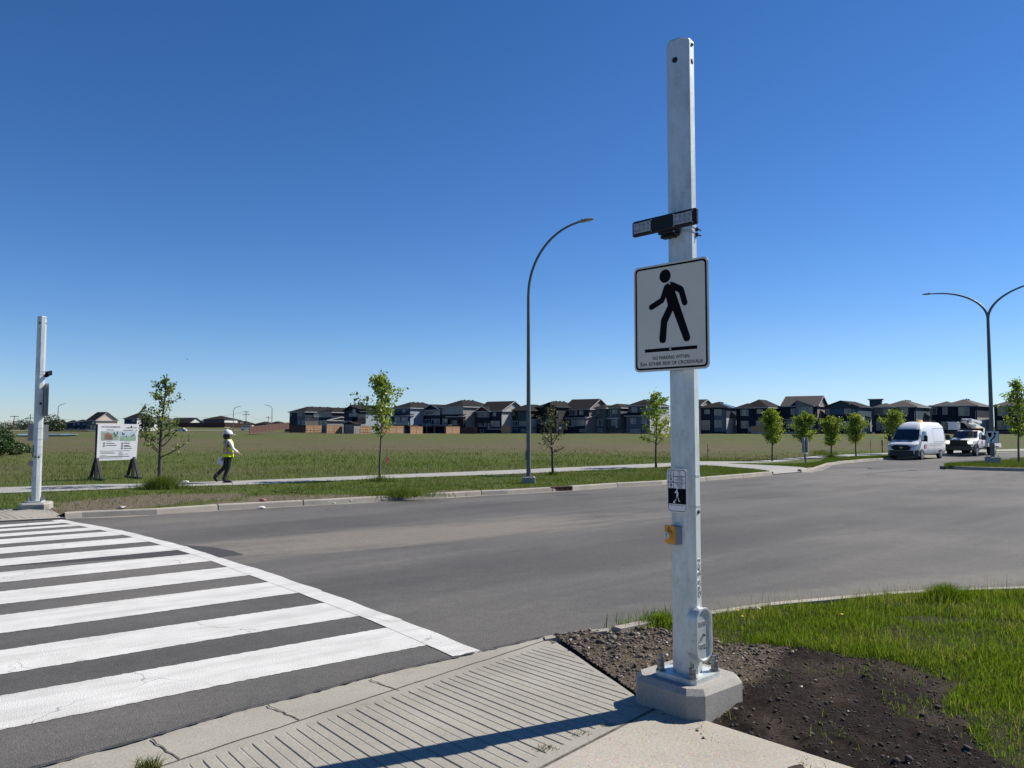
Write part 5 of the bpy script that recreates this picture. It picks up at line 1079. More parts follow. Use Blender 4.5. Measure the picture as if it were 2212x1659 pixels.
class House:
    def __init__(s, label, ox, oy, xr, ybase, Y, alpha, name='house', group='houses in the row behind the field', sc=10.08):
        s.ox, s.oy, s.sc = ox / 1.8228, oy / 1.8228, sc; u = s.ox + xr / sc; v = s.oy + ybase / sc
        s.A = Vector((xat(u, Y, v), Y, zat(v, Y))); s.al = R(alpha); s.ex = Vector((math.cos(s.al), -math.sin(s.al), 0)); s.ey = Vector((math.sin(s.al), math.cos(s.al), 0))
        s.root = thing(name, label, 'house', s.A, -s.al, group); s.roofs = []; s.q = 0
    def f(s, x, y, q=None):                       # measured place -> (along front, height) on the front plane set back by q
        q = s.q if q is None else q; u = s.ox + x / s.sc; v = s.oy + y / s.sc; a, c, d = ray(u, v); a /= c; d /= c
        B = s.A + s.ey * q; t = (a * B.y - B.x) / (s.ex.x - a * s.ex.y); P = B + s.ex * t; return t, EYE + P.y * d - s.A.z
    def sd(s, x, xe):                             # depth of a side wall that ends at column x, on the side plane through column xe
        u = s.ox + x / s.sc; a, c, d = ray(u, 900); a /= c; t0 = s.f(xe, 0)[0]; B = s.A + s.ex * t0; return (a * B.y - B.x) / (s.ey.x - a * s.ey.y)
    def mass(s, x0, x1, ytop, q=0, depth=9, col='navy', side=None, side_lo=None, split=None, roof='hip', slope=.42, zb=-1.2, ov=.45, rm='roof', tr=None, z0=None, ridge=None):
        side = side or col; side_lo = side_lo or side; a, zt = s.f(x0, ytop, q); b, zt2 = s.f(x1, ytop, q); zt = (zt + zt2) / 2 if abs(zt - zt2) < 1.2 else zt2; zb = z0 if z0 is not None else zb
        sp = zt * .5 if split is None else split; m = MB(); y0, y1 = q, q + depth
        m.add([(a, y0, zb), (b, y0, zb), (b, y0, zt), (a, y0, zt)], [(0, 1, 2, 3)], 0); m.add([(a, y1, zb), (b, y1, zb), (b, y1, zt), (a, y1, zt)], [(1, 0, 3, 2)], 0)
        for xx in (a, b): m.add([(xx, y0, sp), (xx, y1, sp), (xx, y1, zt), (xx, y0, zt)], [(0, 1, 2, 3)], 1); m.add([(xx, y0, zb), (xx, y1, zb), (xx, y1, sp), (xx, y0, sp)], [(0, 1, 2, 3)], 2)
        r = MB(); th = .20; X0, X1, Y0, Y1 = a - ov, b + ov, y0 - ov, y1 + ov; W_, D_ = X1 - X0, Y1 - Y0
        def slab(pts_lo, pts_hi, faces):           # thin roof skin with fascia
            r.add(pts_lo + pts_hi, faces, 0)
        lo = [(X0, Y0, zt), (X1, Y0, zt), (X1, Y1, zt), (X0, Y1, zt)]; lt = [(x, y, z + th) for x, y, z in lo]
        if roof in ('hip', 'gx', 'gy', 'shedf', 'shedr', 'flat'):
            r.add(lo, [(3, 2, 1, 0)], 1); r.add(lo + lt, [(0, 1, 5, 4), (1, 2, 6, 5), (2, 3, 7, 6), (3, 0, 4, 7)], 1)
        if roof == 'flat': r.add(lt, [(0, 1, 2, 3)], 0)
        if roof == 'hip':
            h = slope * min(W_, D_) / 2
            if W_ >= D_: R0, R1 = (X0 + D_ / 2, (Y0 + Y1) / 2, zt + th + h), (X1 - D_ / 2, (Y0 + Y1) / 2, zt + th + h); F_ = [(0, 1, 5, 4), (1, 2, 5), (2, 3, 4, 5), (3, 0, 4)]
            else: R0, R1 = ((X0 + X1) / 2, Y0 + W_ / 2, zt + th + h), ((X0 + X1) / 2, Y1 - W_ / 2, zt + th + h); F_ = [(0, 1, 4), (1, 2, 5, 4), (2, 3, 5), (3, 0, 4, 5)]
            r.add(lt + [R0, R1], F_, 0); s.ridge = (R0, R1)
        if roof == 'gx':                          # ridge parallel to the front, gable on the side wall
            h = slope * D_ / 2; R0, R1 = (X0, (Y0 + Y1) / 2, zt + th + h), (X1, (Y0 + Y1) / 2, zt + th + h); r.add(lt + [R0, R1], [(0, 1, 5, 4), (2, 3, 4, 5)], 0)
            for xx in (a, b): m.add([(xx, y0, zt), (xx, y1, zt), (xx, (y0 + y1) / 2, zt + h + th * .6)], [(0, 1, 2)], 1)
            for xx in (X0, X1):
                k = Vector((xx, 0, 0)); e = .06 if xx == X1 else -.06
                for (ya, za, yb, zb2) in ((Y0, zt + th, (Y0 + Y1) / 2, zt + th + h), (Y1, zt + th, (Y0 + Y1) / 2, zt + th + h)): r.add([(xx, ya, za - .22), (xx, yb, zb2 - .22), (xx, yb, zb2 + .03), (xx, ya, za + .03), (xx + e, ya, za - .22), (xx + e, yb, zb2 - .22), (xx + e, yb, zb2 + .03), (xx + e, ya, za + .03)], [(0, 1, 2, 3), (4, 5, 6, 7), (0, 1, 5, 4), (3, 2, 6, 7)], 1)
        if roof == 'gy':                          # gable towards the viewer
            h = slope * W_ / 2; mx = (X0 + X1) / 2; R0, R1 = (mx, Y0, zt + th + h), (mx, Y1, zt + th + h); r.add(lt + [R0, R1], [(3, 0, 4, 5), (1, 2, 5, 4)], 0)
            for yy in (y0, y1): m.add([(a, yy, zt), (b, yy, zt), ((a + b) / 2, yy, zt + h)], [(0, 1, 2)], 3)
            for (xa, za) in ((X0, zt + th), (X1, zt + th)): r.add([(xa, Y0, za - .2), (mx, Y0, R0[2] - .2), (mx, Y0, R0[2] + .03), (xa, Y0, za + .03), (xa, Y0 - .05, za - .2), (mx, Y0 - .05, R0[2] - .2), (mx, Y0 - .05, R0[2] + .03), (xa, Y0 - .05, za + .03)], [(0, 1, 2, 3), (4, 5, 6, 7), (0, 1, 5, 4), (3, 2, 6, 7)], 1)
        if roof in ('shedf', 'shedr'):            # single slope: falls to the front / falls to the right
            if roof == 'shedf': hh_ = [0, 0, slope * D_, slope * D_]
            else: hh_ = [slope * W_, 0, 0, slope * W_]
            up_ = [(x, y, z + th + h2) for (x, y, z), h2 in zip(lo, hh_)]; l2 = [(x, y, z + h2) for (x, y, z), h2 in zip(lo, hh_)]; r.v = r.v[:0]; r.f = []; r.m = []
            r.add(up_, [(0, 1, 2, 3)], 0); r.add(l2, [(3, 2, 1, 0)], 1); r.add(l2 + up_, [(0, 1, 5, 4), (1, 2, 6, 5), (2, 3, 7, 6), (3, 0, 4, 7)], 1)
            if roof == 'shedr': m.add([(a, y0, zt), (b, y0, zt), (a, y0, zt + slope * (b - a))], [(0, 1, 2)], 0)
            else:
                for xx in (a, b): m.add([(xx, y0, zt), (xx, y1, zt), (xx, y1, zt + slope * (y1 - y0))], [(0, 1, 2)], 1)
        mats = [HM[col], HM[side], HM[side_lo], HM[ridge] if ridge else HM[col]]
        w_ = m.build('wall', mats, s.root); ro = r.build('roof', [M[rm], M[tr or 'trim']], s.root)
        return (a, b, y0, y1, zb, zt)
    def panel(s, x0, y0, x1, y1, col, q=None, out=.03):
        q = s.q if q is None else q; a, zt = s.f(x0, y0, q); b, zb = s.f(x1, y1, q); m = MB(); m.box(a, b, q - out, q - .004, zb, zt); return m.build('siding_panel', HM[col], s.root)
    def trim(s, x0, y0, x1, y1, q=None, out=.12, mat='trim', name='trim'):
        q = s.q if q is None else q; a, zt = s.f(x0, y0, q); b, zb = s.f(x1, y1, q); m = MB(); m.box(a, b, q - out, q - .006, zb, zt); return m.build(name, M[mat], s.root)
    def win(s, x0, y0, x1, y1, pat='dl', q=None, fr=.13, name='window', fm='trim'):
        q = s.q if q is None else q; a, zt = s.f(x0, y0, q); b, zb = s.f(x1, y1, q); m = MB(); n = len(pat); o_ = .085
        m.box(a, b, q - o_, q - .005, zt - fr, zt).box(a, b, q - o_, q - .005, zb, zb + fr).box(a, a + fr, q - o_, q - .005, zb + fr, zt - fr).box(b - fr, b, q - o_, q - .005, zb + fr, zt - fr)
        for i in range(1, n): xx = a + (b - a) * i / n; m.box(xx - .045, xx + .045, q - o_ + .01, q - .005, zb + fr, zt - fr)
        w_ = m.build(name, M[fm], s.root); g_ = MB(); mm = {'d': 0, 'l': 1, 'm': 2}
        for i, ch in enumerate(pat): g_.box(a + (b - a) * i / n + .05, a + (b - a) * (i + 1) / n - .05, q - .045, q - .035, zb + .05, zt - .05, mm[ch])
        g_.build('pane', [M['glassd'], M['glassl'], M['glassm']], w_)
    def side_win(s, xx, y0, y1, z0, z1):
        m = MB(); m.box(xx, xx + .06, y0, y1, z0, z1); w_ = m.build('window', M['trim'], s.root); g_ = MB(); g_.box(xx + .06, xx + .07, y0 + .1, y1 - .1, z0 + .1, z1 - .1); g_.build('pane', M['glassm'], w_)
    def vents(s, n=3):
        R0, R1 = Vector(s.ridge[0]), Vector(s.ridge[1])
        for i in range(n):
            p = R0.lerp(R1, (i + .5) / n); m = MB(); m.box(p.x + .25, p.x + .6, p.y - .2, p.y + .2, p.z - .35, p.z + .12); m.build('roof_vent', M['dtrim'], s.root)
    def downpipe(s, b, q, zt):
        m = MB(); m.cyl((b - .08, q - .08, 0), (b - .08, q - .08, zt - .1), .06, 6); m.build('downpipe', M['trim'], s.root)
    def deck(s, x0, x1, yf, yr, q=-2.6, glass=True, col='trim'):
        a, zf = s.f(x0, yf, q); b, _ = s.f(x1, yf, q); zr = s.f(x0, yr, q)[1]; m = MB(); m.box(a, b, q, 0, zf - .25, zf); o_ = m.build('deck', M['woodd'], s.root)
        m = MB(); m.box(a, b, q, q + .05, zr - .06, zr)
        n = max(2, int((b - a) / 1.4))
        for i in range(n + 1): m.box(a + (b - a) * i / n - .04, a + (b - a) * i / n + .04, q, q + .08, zf, zr)
        for i in range(0, n + 1, 2): m.box(a + (b - a) * i / n - .06, a + (b - a) * i / n + .06, q, q + .12, -1.0, zf - .25)
        m.build('railing', M[col], s.root)
        if glass: m = MB(); m.box(a + .05, b - .05, q + .02, q + .035, zf + .05, zr - .08); m.build('rail_glass', M['rail'], s.root)
# A .. leftmost pair (crop origin 1120,1560)
h = House('dark navy house at the left end of the row, with a grey corner panel', 1120, 1560, 450, 760, 236, 37)
h.mass(112, 450, 355, 0, 17, 'navy', 'navy', 'dgrey', 3.1, 'hip', .40); h.vents(3); h.panel(278, 372, 330, 436, 'mgrey'); h.panel(278, 436, 440, 640, 'slate'); h.win(305, 368, 330, 432, 'l'); h.win(345, 368, 378, 432, 'm'); h.panel(380, 372, 450, 436, 'tan'); h.win(312, 525, 332, 605, 'l'); h.win(383, 525, 402, 640, 'l'); h.win(418, 525, 437, 640, 'l'); h.win(120, 385, 150, 440, 'm'); h.trim(440, 488, 530, 502); h.side_win(.0, 3.2, 5.2, 4.3, 5.9)
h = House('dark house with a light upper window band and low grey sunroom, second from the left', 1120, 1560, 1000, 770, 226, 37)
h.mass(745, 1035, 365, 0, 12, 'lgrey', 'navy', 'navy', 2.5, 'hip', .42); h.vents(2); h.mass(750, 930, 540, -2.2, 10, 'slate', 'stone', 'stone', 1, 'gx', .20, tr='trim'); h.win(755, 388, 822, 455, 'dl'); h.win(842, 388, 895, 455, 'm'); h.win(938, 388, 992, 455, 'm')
h.win(765, 540, 815, 640, 'd', -2.2); h.win(825, 540, 880, 640, 'm', -2.2); h.win(888, 540, 925, 640, 'd', -2.2); h.panel(745, 462, 1035, 680, 'navy')
h = House('black house with a tall pale window bay, left of the leafy maple', 1120, 1560, 1640, 790, 216, 37)
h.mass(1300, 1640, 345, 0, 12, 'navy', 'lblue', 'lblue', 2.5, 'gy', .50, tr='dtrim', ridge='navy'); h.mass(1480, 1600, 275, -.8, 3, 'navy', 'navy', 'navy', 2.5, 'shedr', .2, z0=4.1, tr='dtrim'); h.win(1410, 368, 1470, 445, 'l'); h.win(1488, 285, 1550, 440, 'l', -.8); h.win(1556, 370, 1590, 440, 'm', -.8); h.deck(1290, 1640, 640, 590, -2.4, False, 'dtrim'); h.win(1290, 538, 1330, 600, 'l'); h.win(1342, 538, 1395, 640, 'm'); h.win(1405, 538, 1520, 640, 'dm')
h = House('blue house with a glass railed deck and pale side wall, behind the leafy maple', 1500, 1560, 640, 800, 210, 37)
h.mass(240, 640, 272, 0, 12.5, 'blue', 'lblue', 'lblue', 2.5, 'hip', .42); h.vents(3); h.panel(240, 285, 640, 322, 'slate'); h.win(475, 290, 535, 352, 'm'); h.mass(200, 640, 440, -1.2, 1.3, 'blue', 'lblue', 'lblue', 1, 'shedf', .25); h.win(452, 460, 580, 545, 'dl', -1.2); h.win(300, 460, 420, 545, 'dm', -1.2); h.deck(160, 600, 632, 555, -3.8, True)
h = House('wide house with white upper storey, dark red window band and a backyard pergola', 1500, 1560, 1790, 835, 206, 37)
h.mass(1290, 1790, 245, 0, 13.5, 'lgrey', 'stone', 'stone', 4.5, 'hip', .42); h.vents(3); h.mass(925, 1292, 312, -.5, 10, 'navy', 'navy', 'navy', 3, 'gy', .42, tr='mtrim' if 'mtrim' in M else 'trim'); h.panel(925, 318, 1290, 415, 'lgrey', -.5)
h.win(980, 330, 1145, 402, 'ddd', -.5); h.win(1195, 330, 1288, 402, 'dd', -.5); h.panel(1290, 398, 1790, 840, 'char'); h.win(1563, 318, 1690, 382, 'mmm'); h.win(1618, 265, 1660, 312, 'm'); h.win(1310, 325, 1340, 365, 'd'); h.win(958, 500, 1056, 650, 'dd', -.5, name='patio_door'); h.win(1095, 495, 1282, 622, 'dlm', -.5)
h.win(1340, 488, 1490, 620, 'ldm'); h.win(1520, 485, 1660, 615, 'm'); h.win(1550, 678, 1666, 716, 'lm'); h.mass(1450, 1790, 455, -1.0, 1.0, 'char', 'char', 'char', 0, 'shedf', .3, z0=s_z if False else 3.85); h.deck(812, 1090, 660, 598, -3.2, True)
m = MB()
for xx in (1165, 1395, 1530):
    a_, z_ = h.f(xx, 665, -3.4); m.box(a_ - .15, a_ + .15, -3.5, -3.2, -.6, z_)
a_, z_ = h.f(1150, 655, -3.4); b_, _ = h.f(1550, 655, -3.4); m.box(a_, b_, -3.7, -3.5, z_, z_ + .25).box(a_, b_, -.8, -.6, z_, z_ + .25)
for i in range(14): xx = a_ + (b_ - a_) * i / 13; m.box(xx, xx + .08, -3.9, -.4, z_ + .25, z_ + .42)
pg = m.build('pergola', M['stone_t'] if 'stone_t' in M else HM['brown']); pg.location = h.A; pg.rotation_euler = (0, 0, -h.al); tag(pg, 'timber pergola on thick posts behind the white upper storeyed house', 'pergola')
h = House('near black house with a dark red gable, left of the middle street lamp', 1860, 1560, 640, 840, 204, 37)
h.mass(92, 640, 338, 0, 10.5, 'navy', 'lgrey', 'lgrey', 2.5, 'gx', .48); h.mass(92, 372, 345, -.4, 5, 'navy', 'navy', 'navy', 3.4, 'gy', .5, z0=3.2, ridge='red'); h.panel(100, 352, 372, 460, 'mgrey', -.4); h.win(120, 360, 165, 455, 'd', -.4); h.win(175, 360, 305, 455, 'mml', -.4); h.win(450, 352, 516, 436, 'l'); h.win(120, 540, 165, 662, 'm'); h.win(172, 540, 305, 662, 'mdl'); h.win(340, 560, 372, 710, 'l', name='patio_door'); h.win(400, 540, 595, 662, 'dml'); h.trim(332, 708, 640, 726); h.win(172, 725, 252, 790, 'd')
h = House('deep blue house partly behind the middle street lamp', 1860, 1560, 1262, 840, 204, 37)
h.mass(785, 1262, 325, 0, 12, 'blue', 'char', 'lgrey', 4.2, 'hip', .42, tr='dtrim'); h.panel(785, 330, 1262, 525, 'char'); h.panel(990, 332, 1262, 525, 'teal', out=.06); h.win(862, 345, 933, 437, 'l', fm='dtrim'); h.win(1002, 335, 1148, 442, 'lm', out if False else None, fm='dtrim'); h.win(825, 535, 992, 662, 'lmd'); h.win(1008, 535, 1175, 662, 'lll', fm='dtrim'); h.trim(785, 704, 985, 714); h.win(1060, 720, 1152, 792, 'd')
h = House('charcoal house with porch gable behind the bare brown tree', 1860, 1560, 1825, 840, 204, 37)
h.mass(1405, 1825, 250, 0, 12, 'char', 'char', 'lgrey', 5.6, 'hip', .46, tr='dtrim'); h.vents(3); h.mass(1560, 1825, 245, -.5, 6, 'char', 'char', 'char', 3, 'gy', .5, z0=3.5, tr='dtrim'); h.mass(1340, 1830, 455, -1.3, 1.3, 'char', 'char', 'char', 1, 'shedf', .25, tr='dtrim'); h.win(1418, 298, 1457, 372, 'md'); h.deck(1262, 1480, 672, 600, -3.0, False, 'dtrim'); h.win(1430, 500, 1500, 600, 'd', -1.3); h.win(1600, 480, 1700, 600, 'm', -1.3)
h = House('black house with white framed windows, brown side wall and garden stair', 2240, 1560, 442, 840, 204, 37)
h.mass(-120, 442, 298, 0, 10.5, 'char', 'brown', 'brown', 2.5, 'gx', .5); h.mass(-160, 375, 485, -1.7, 8, 'navy', 'brown', 'brown', 1, 'shedf', .0 + .16); h.win(-30, 313, 182, 418, 'dmdl'); h.win(228, 313, 316, 406, 'dm'); h.win(-70, 513, 128, 662, 'mdl', -1.7); h.win(150, 512, 346, 642, 'mld', -1.7); h.win(235, 718, 341, 786, 'd', -1.7); h.downpipe(h.f(375, 500, -1.7)[0], -1.7, 5)
h = House('grey green house with recessed balcony and tall white post', 2240, 1560, 1125, 840, 202, 35)
h.mass(790, 1125, 268, 1.5, 11, 'green', 'green', 'stone', 4.4, 'hip', .42); h.mass(565, 790, 272, 0, 9, 'green', 'green', 'green', 2, 'hip', .42); h.win(585, 295, 660, 378, 'mm'); h.win(610, 503, 740, 642, 'ldm'); h.win(630, 710, 724, 770, 'dm'); h.win(872, 303, 916, 448, 'd', 1.5); h.win(942, 297, 1054, 384, 'dm', 1.5); h.trim(805, 470, 1110, 497, 1.5, .9); h.trim(1056, 465, 1078, 695, 1.5, .9); h.win(800, 533, 862, 682, 'dd', 1.5, name='patio_door'); h.win(925, 508, 1048, 642, 'mld', 1.5); h.trim(790, 700, 1115, 718, 1.5, 1.4, 'woodd', 'deck')
h = House('blue grey house with a black mid roof, just left of the foreground pole', 2240, 1560, 1790, 850, 200, 33)
h.mass(1290, 1790, 218, 0, 12.5, 'green', 'lblue', 'lgrey', 5.4, 'hip', .46); h.vents(2); h.win(1366, 243, 1485, 360, 'lm'); h.win(1693, 238, 1776, 322, 'lm'); h.mass(1250, 1762, 438, -1.6, 1.6, 'slate', 'lgrey', 'lgrey', 1, 'shedf', .42); h.win(1341, 483, 1457, 600, 'dm', -1.6); h.win(1588, 488, 1702, 602, 'ml', -1.6); h.win(1350, 718, 1550, 792, 'dlm', -1.6); h.side_win(.0, 1.6, 3.0, 6.3, 7.8)
h = House('brown sided house mostly hidden behind the foreground pole', 2740, 1540, 85, 960, 214, 33)
h.mass(-420, 85, 325, 0, 11, 'tan', 'brown', 'brown', 2.5, 'gx', .3); h.win(-330, 430, -280, 520, 'l')
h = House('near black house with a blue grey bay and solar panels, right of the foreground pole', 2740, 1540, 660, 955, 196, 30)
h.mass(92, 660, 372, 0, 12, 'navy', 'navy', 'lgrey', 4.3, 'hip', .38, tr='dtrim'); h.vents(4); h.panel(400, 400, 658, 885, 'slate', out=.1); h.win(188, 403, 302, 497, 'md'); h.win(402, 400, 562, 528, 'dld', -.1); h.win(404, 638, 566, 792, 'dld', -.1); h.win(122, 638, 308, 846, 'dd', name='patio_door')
R0, R1 = [Vector(p) for p in h.ridge]; w2 = 6.2; m = MB(); a0 = R0.lerp(R1, .1) + Vector((.5, 0, -.15)); a1 = R0.lerp(R1, .95) + Vector((.5, 0, -.15)); dz = -.38 * 3.4; m.add([tuple(a0), tuple(a1), tuple(a1 + Vector((3.4, 0, dz))), tuple(a0 + Vector((3.4, 0, dz)))] + [tuple(q_ - Vector((0, 0, .1))) for q_ in (a0, a1, a1 + Vector((3.4, 0, dz)), a0 + Vector((3.4, 0, dz)))], [(0, 1, 2, 3), (7, 6, 5, 4), (0, 1, 5, 4), (1, 2, 6, 5), (2, 3, 7, 6), (3, 0, 4, 7)]); m.build('solar_panel', M['solar'], h.root)
h = House('long near black house with white stair rail, behind the first roadside tree', 2740, 1540, 1560, 955, 196, 36)
h.mass(1010, 1560, 372, 0, 12.5, 'navy', 'navy', 'navy', 3, 'hip', .58); h.mass(875, 1242, 378, -.4, 6.5, 'navy', 'navy', 'navy', 3, 'hip', .45); h.win(973, 402, 1147, 540, 'ddm', -.4); h.win(1328, 396, 1454, 492, 'dm'); h.win(978, 648, 1152, 810, 'ddm', -.4); h.win(1312, 645, 1492, 780, 'dm', name='patio_door'); h.deck(1140, 1400, 885, 790, -2.4, True)
h = House('black house with a slanted roof bay and brown side gable, behind the second roadside tree', 3040, 1540, 985, 950, 196, 34)
h.mass(222, 985, 338, 0, 11, 'navy', 'brown', 'brown', 2.5, 'gx', .46, rm='roofb'); h.mass(515, 885, 335, -.8, 3.5, 'mgrey', 'mgrey', 'mgrey', 3, 'shedr', .36, z0=4.0); h.win(405, 383, 512, 517, 'm'); h.win(585, 358, 882, 525, 'mlmd', -.8); h.trim(250, 608, 925, 626, out=.5); h.win(300, 643, 535, 820, 'lml', name='patio_door'); h.win(640, 660, 900, 820, 'dm', name='patio_door'); h.trim(270, 885, 560, 960, out=1.5, mat='char2' if 'char2' in M else 'galv2', name='retaining_wall')
h = House('teal blue house with a wide low gable, behind the third roadside tree', 3040, 1540, 1870, 945, 194, 39)
h.mass(1150, 1870, 358, 0, 12.5, 'teal', 'teal', 'lgrey', 4.4, 'gy', .36, tr='dtrim'); h.panel(1172, 388, 1850, 508, 'pblue'); h.win(1175, 390, 1248, 505, 'm'); h.win(1572, 382, 1720, 502, 'dm'); h.panel(1150, 515, 1870, 940, 'navy', out=.02); h.win(1480, 655, 1700, 815, 'dld', name='patio_door'); h.win(1250, 655, 1400, 815, 'dm')
h = House('teal house with a raised boxy roof tower, further back left of the van', 3380, 1540, 500, 900, 228, 28)
h.mass(238, 500, 185, 0, 6, 'teal', 'pblue', 'pblue', 2, 'flat', .1, tr='dtrim')
h = House('pale sided house squeezed between two navy houses above the van', 3380, 1540, 1650, 950, 224, 30)
h.mass(1470, 1650, 362, 0, 9, 'stone', 'stone', 'stone', 3, 'hip', .4, rm='roofb')
h = House('navy house with tan upper panels above the white van', 3380, 1540, 1245, 950, 194, 41)
h.mass(520, 1245, 357, 0, 14.5, 'navy', 'teal', 'brown', 4.0, 'hip', .40, rm='roofb'); h.vents(3); h.mass(345, 742, 362, -.5, 5.5, 'navy', 'navy', 'navy', 3, 'hip', .40, rm='roofb'); h.panel(345, 373, 738, 522, 'tan', -.5); h.win(540, 380, 680, 505, 'lm', -.5); h.win(903, 362, 1086, 512, 'md'); h.win(385, 652, 484, 856, 'ld', -.5); h.win(502, 650, 682, 850, 'dm', -.5); h.downpipe(0, 0, 6)
h = House('navy house with three white framed upper windows, behind the bucket truck', 3632, 1440, 1185, 1490, 194, 45)
h.mass(430, 1185, 888, 0, 12, 'navy', 'navy', 'lgrey', 4.2, 'hip', .40, rm='roofb'); h.vents(2); h.mass(195, 722, 892, -.4, 6.5, 'navy', 'navy', 'navy', 3, 'hip', .38, rm='roofb'); h.win(210, 910, 320, 1062, 'm', -.4); h.win(438, 906, 550, 1062, 'm', -.4); h.win(780, 905, 1027, 1090, 'dm'); h.win(400, 1218, 575, 1392, 'dm', -.4); h.downpipe(0, 0, 6)
h = House('navy house at the right edge behind the island tree', 3632, 1440, 2420, 1490, 192, 44)
h.mass(1555, 2420, 885, 0, 12, 'navy', 'navy', 'lgrey', 4.2, 'hip', .42, rm='roofb'); h.win(1633, 896, 1872, 1092, 'dl'); h.win(1623, 1193, 1930, 1377, 'dml'); h.win(2020, 896, 2200, 1092, 'dl')

# fences in front of the row
def fence(pts, top, mat, label, bays=True, group='timber fences along the back yards'):
    """panels between posts; pts = (u, v_base) list at distance Y"""
    root = thing('fence', label, 'fence', pts[0], 0, group); o_ = Vector(pts[0])
    for a, b in zip(pts[:-1], pts[1:]):
        a = Vector(a) - o_; b = Vector(b) - o_; L = (b - a).length; n = max(1, round(L / 2.4)); d = (b - a) / n; m = MB(); ang = math.atan2(d.y, d.x)
        for i in range(n):
            p = a + d * i; l = d.length
            m = MB(); m.T = Matrix.Translation(p) @ Matrix.Rotation(ang, 4, 'Z'); m.box(.06, l - .06, -.02, .02, -.3, top).box(.0, l, -.045, .045, top, top + .06)
            for zz in (.3, top - .3): m.box(.06, l - .06, -.06, -.02, zz, zz + .09)
            m.box(-.06, .06, -.06, .06, -.4, top + .1); m.build('fence_panel', M[mat], root)
    return root
def gp(u, v, Y): return Vector((xat(u, Y, v), Y, zat(v, Y)))
c1 = lambda x, y: (614.4 + x / 10.08, 855.8 + y / 10.08); c2 = lambda x, y: (822.9 + x / 10.08, 855.8 + y / 10.08)
def fgp(c, x, y, Y): u, v = c(x, y); return gp(u, v, Y)
fence([fgp(c1, 10, 752, 222), fgp(c1, 465, 745, 222)], 1.5, 'woodd', 'red brown fence in shade at the left end of the house row')
def yfence(c, x0, x1, yb, Y, top, label, mat='wood'):
    A = fgp(c, x0, yb, Y); u1 = c(x1, yb)[0]; a_ = (u1 - 1106) / F; dx, dy = math.sin(R(37)), math.cos(R(37)); L = (a_ * A.y - A.x) / (dx - a_ * dy); return fence([A, A + Vector((dx * L, dy * L, 0))], top, mat, label)
yfence(c1, 470, 820, 768, 206, 1.6, 'sunlit orange fence below the grey sunroom house')
yfence(c1, 920, 1270, 818, 196, 2.1, 'sunlit orange fence left of the grey shed')
yfence(c1, 1660, 1900, 815, 196, 1.9, 'orange fence right of the grey shed, behind the maple')
yfence(c1, 2125, 2600, 832, 195, 2.1, 'orange fence below the glass railed deck')
yfence(c2, 640, 915, 858, 190, 2.2, 'short orange fence left of the pergola')
yfence(c2, 1420, 1720, 842, 190, 2.0, 'orange fence right of the pergola')
fence([fgp(c2, 1725, 838, 197), fgp(c2, 2090, 838, 195)], 1.9, 'woodd', 'dark shaded fence between the white upper storeyed house and the red gable')
p = fgp(lambda x, y: (1020.4 + x / 10.08, 855.8 + y / 10.08), 725, 815, 200); root = thing('fence', 'short yellowish fence between two dark houses left of the middle lamp', 'fence', p, 0, 'timber fences along the back yards'); m = MB(); m.box(-1.2, 1.2, 0, .1, -.3, 2.1); m.build('fence_panel', M['wood'], root)
p = fgp(lambda x, y: (1503.2 + x / 10.08, 844.8 + y / 10.08), 1355, 895, 190); root = thing('fence', 'short brown fence on a pale wall right of the white stair rail', 'fence', p, 0, 'timber fences along the back yards'); m = MB(); m.box(-1.7, 1.7, 0, .1, -.0, 1.5); m.build('fence_panel', M['wood'], root); m = MB(); m.box(-1.7, 2.4, -.1, .2, -2.0, 0); m.build('low_wall', M['galv2'], root)
# grey shed
p = fgp(c1, 1480, 800, 200); root = thing('shed', 'grey garden shed with a low sloping roof among the fences', 'shed', p, R(-30)); m = MB(); m.box(-1.6, 1.6, -1.2, 1.4, -.3, 2.2); m.build('wall', HM['stone'], root); m = MB(); m.prismy([(-1.9, 2.2), (1.9, 2.2), (1.9, 2.35), (.2, 2.9), (-1.9, 2.35)], -1.5, 1.7); m.build('roof', M['roof'], root)
# black wire fence
def wirefence(a, b, label, n=16, hgt=1.3):
    root = thing('wire_fence', label, 'fence', a, 0, 'black wire fences along the field'); d = (Vector(b) - Vector(a)); m = MB()
    for zz in (.1, hgt * .5, hgt): m.tube([(0, 0, zz), (d.x, d.y, d.z + zz)], .022, 4)
    m.build('rail', M['chain'], root)
    for i in range(n + 1):
        m = MB(); q_ = d * (i / n); m.cyl((q_.x, q_.y, q_.z - .2), (q_.x, q_.y, q_.z + hgt + .05), .035, 5); m.build('post', M['chain'], root)
wirefence(fgp(c1, 20, 790, 200), fgp(c1, 2150, 855, 188), 'black wire fence between field and the left houses', 26)
c4 = lambda x, y: (1228.9 + x / 10.08, 855.8 + y / 10.08)
wirefence(fgp(c4, 565, 845, 186), fgp(c4, 1780, 850, 184), 'black wire fence in front of the balcony house', 14, 1.2)
c8_ = lambda x, y: (1992.5 + x / 10.08, 790 + y / 10.08)
wirefence(fgp(c8_, 560, 1500, 180), fgp(c8_, 2300, 1500, 176), 'black wire fence behind the truck and the island', 18, 1.2)

# ------------------------------------------------------------------ far left: distant houses, road, pond, poles
f1 = lambda x, y: (x / 10.08, 855.8 + y / 10.08); f2 = lambda x, y: (164.6 + x / 8.064, 855.8 + y / 8.064); f3 = lambda x, y: (406 + x / 9.6, 855.8 + y / 9.6)
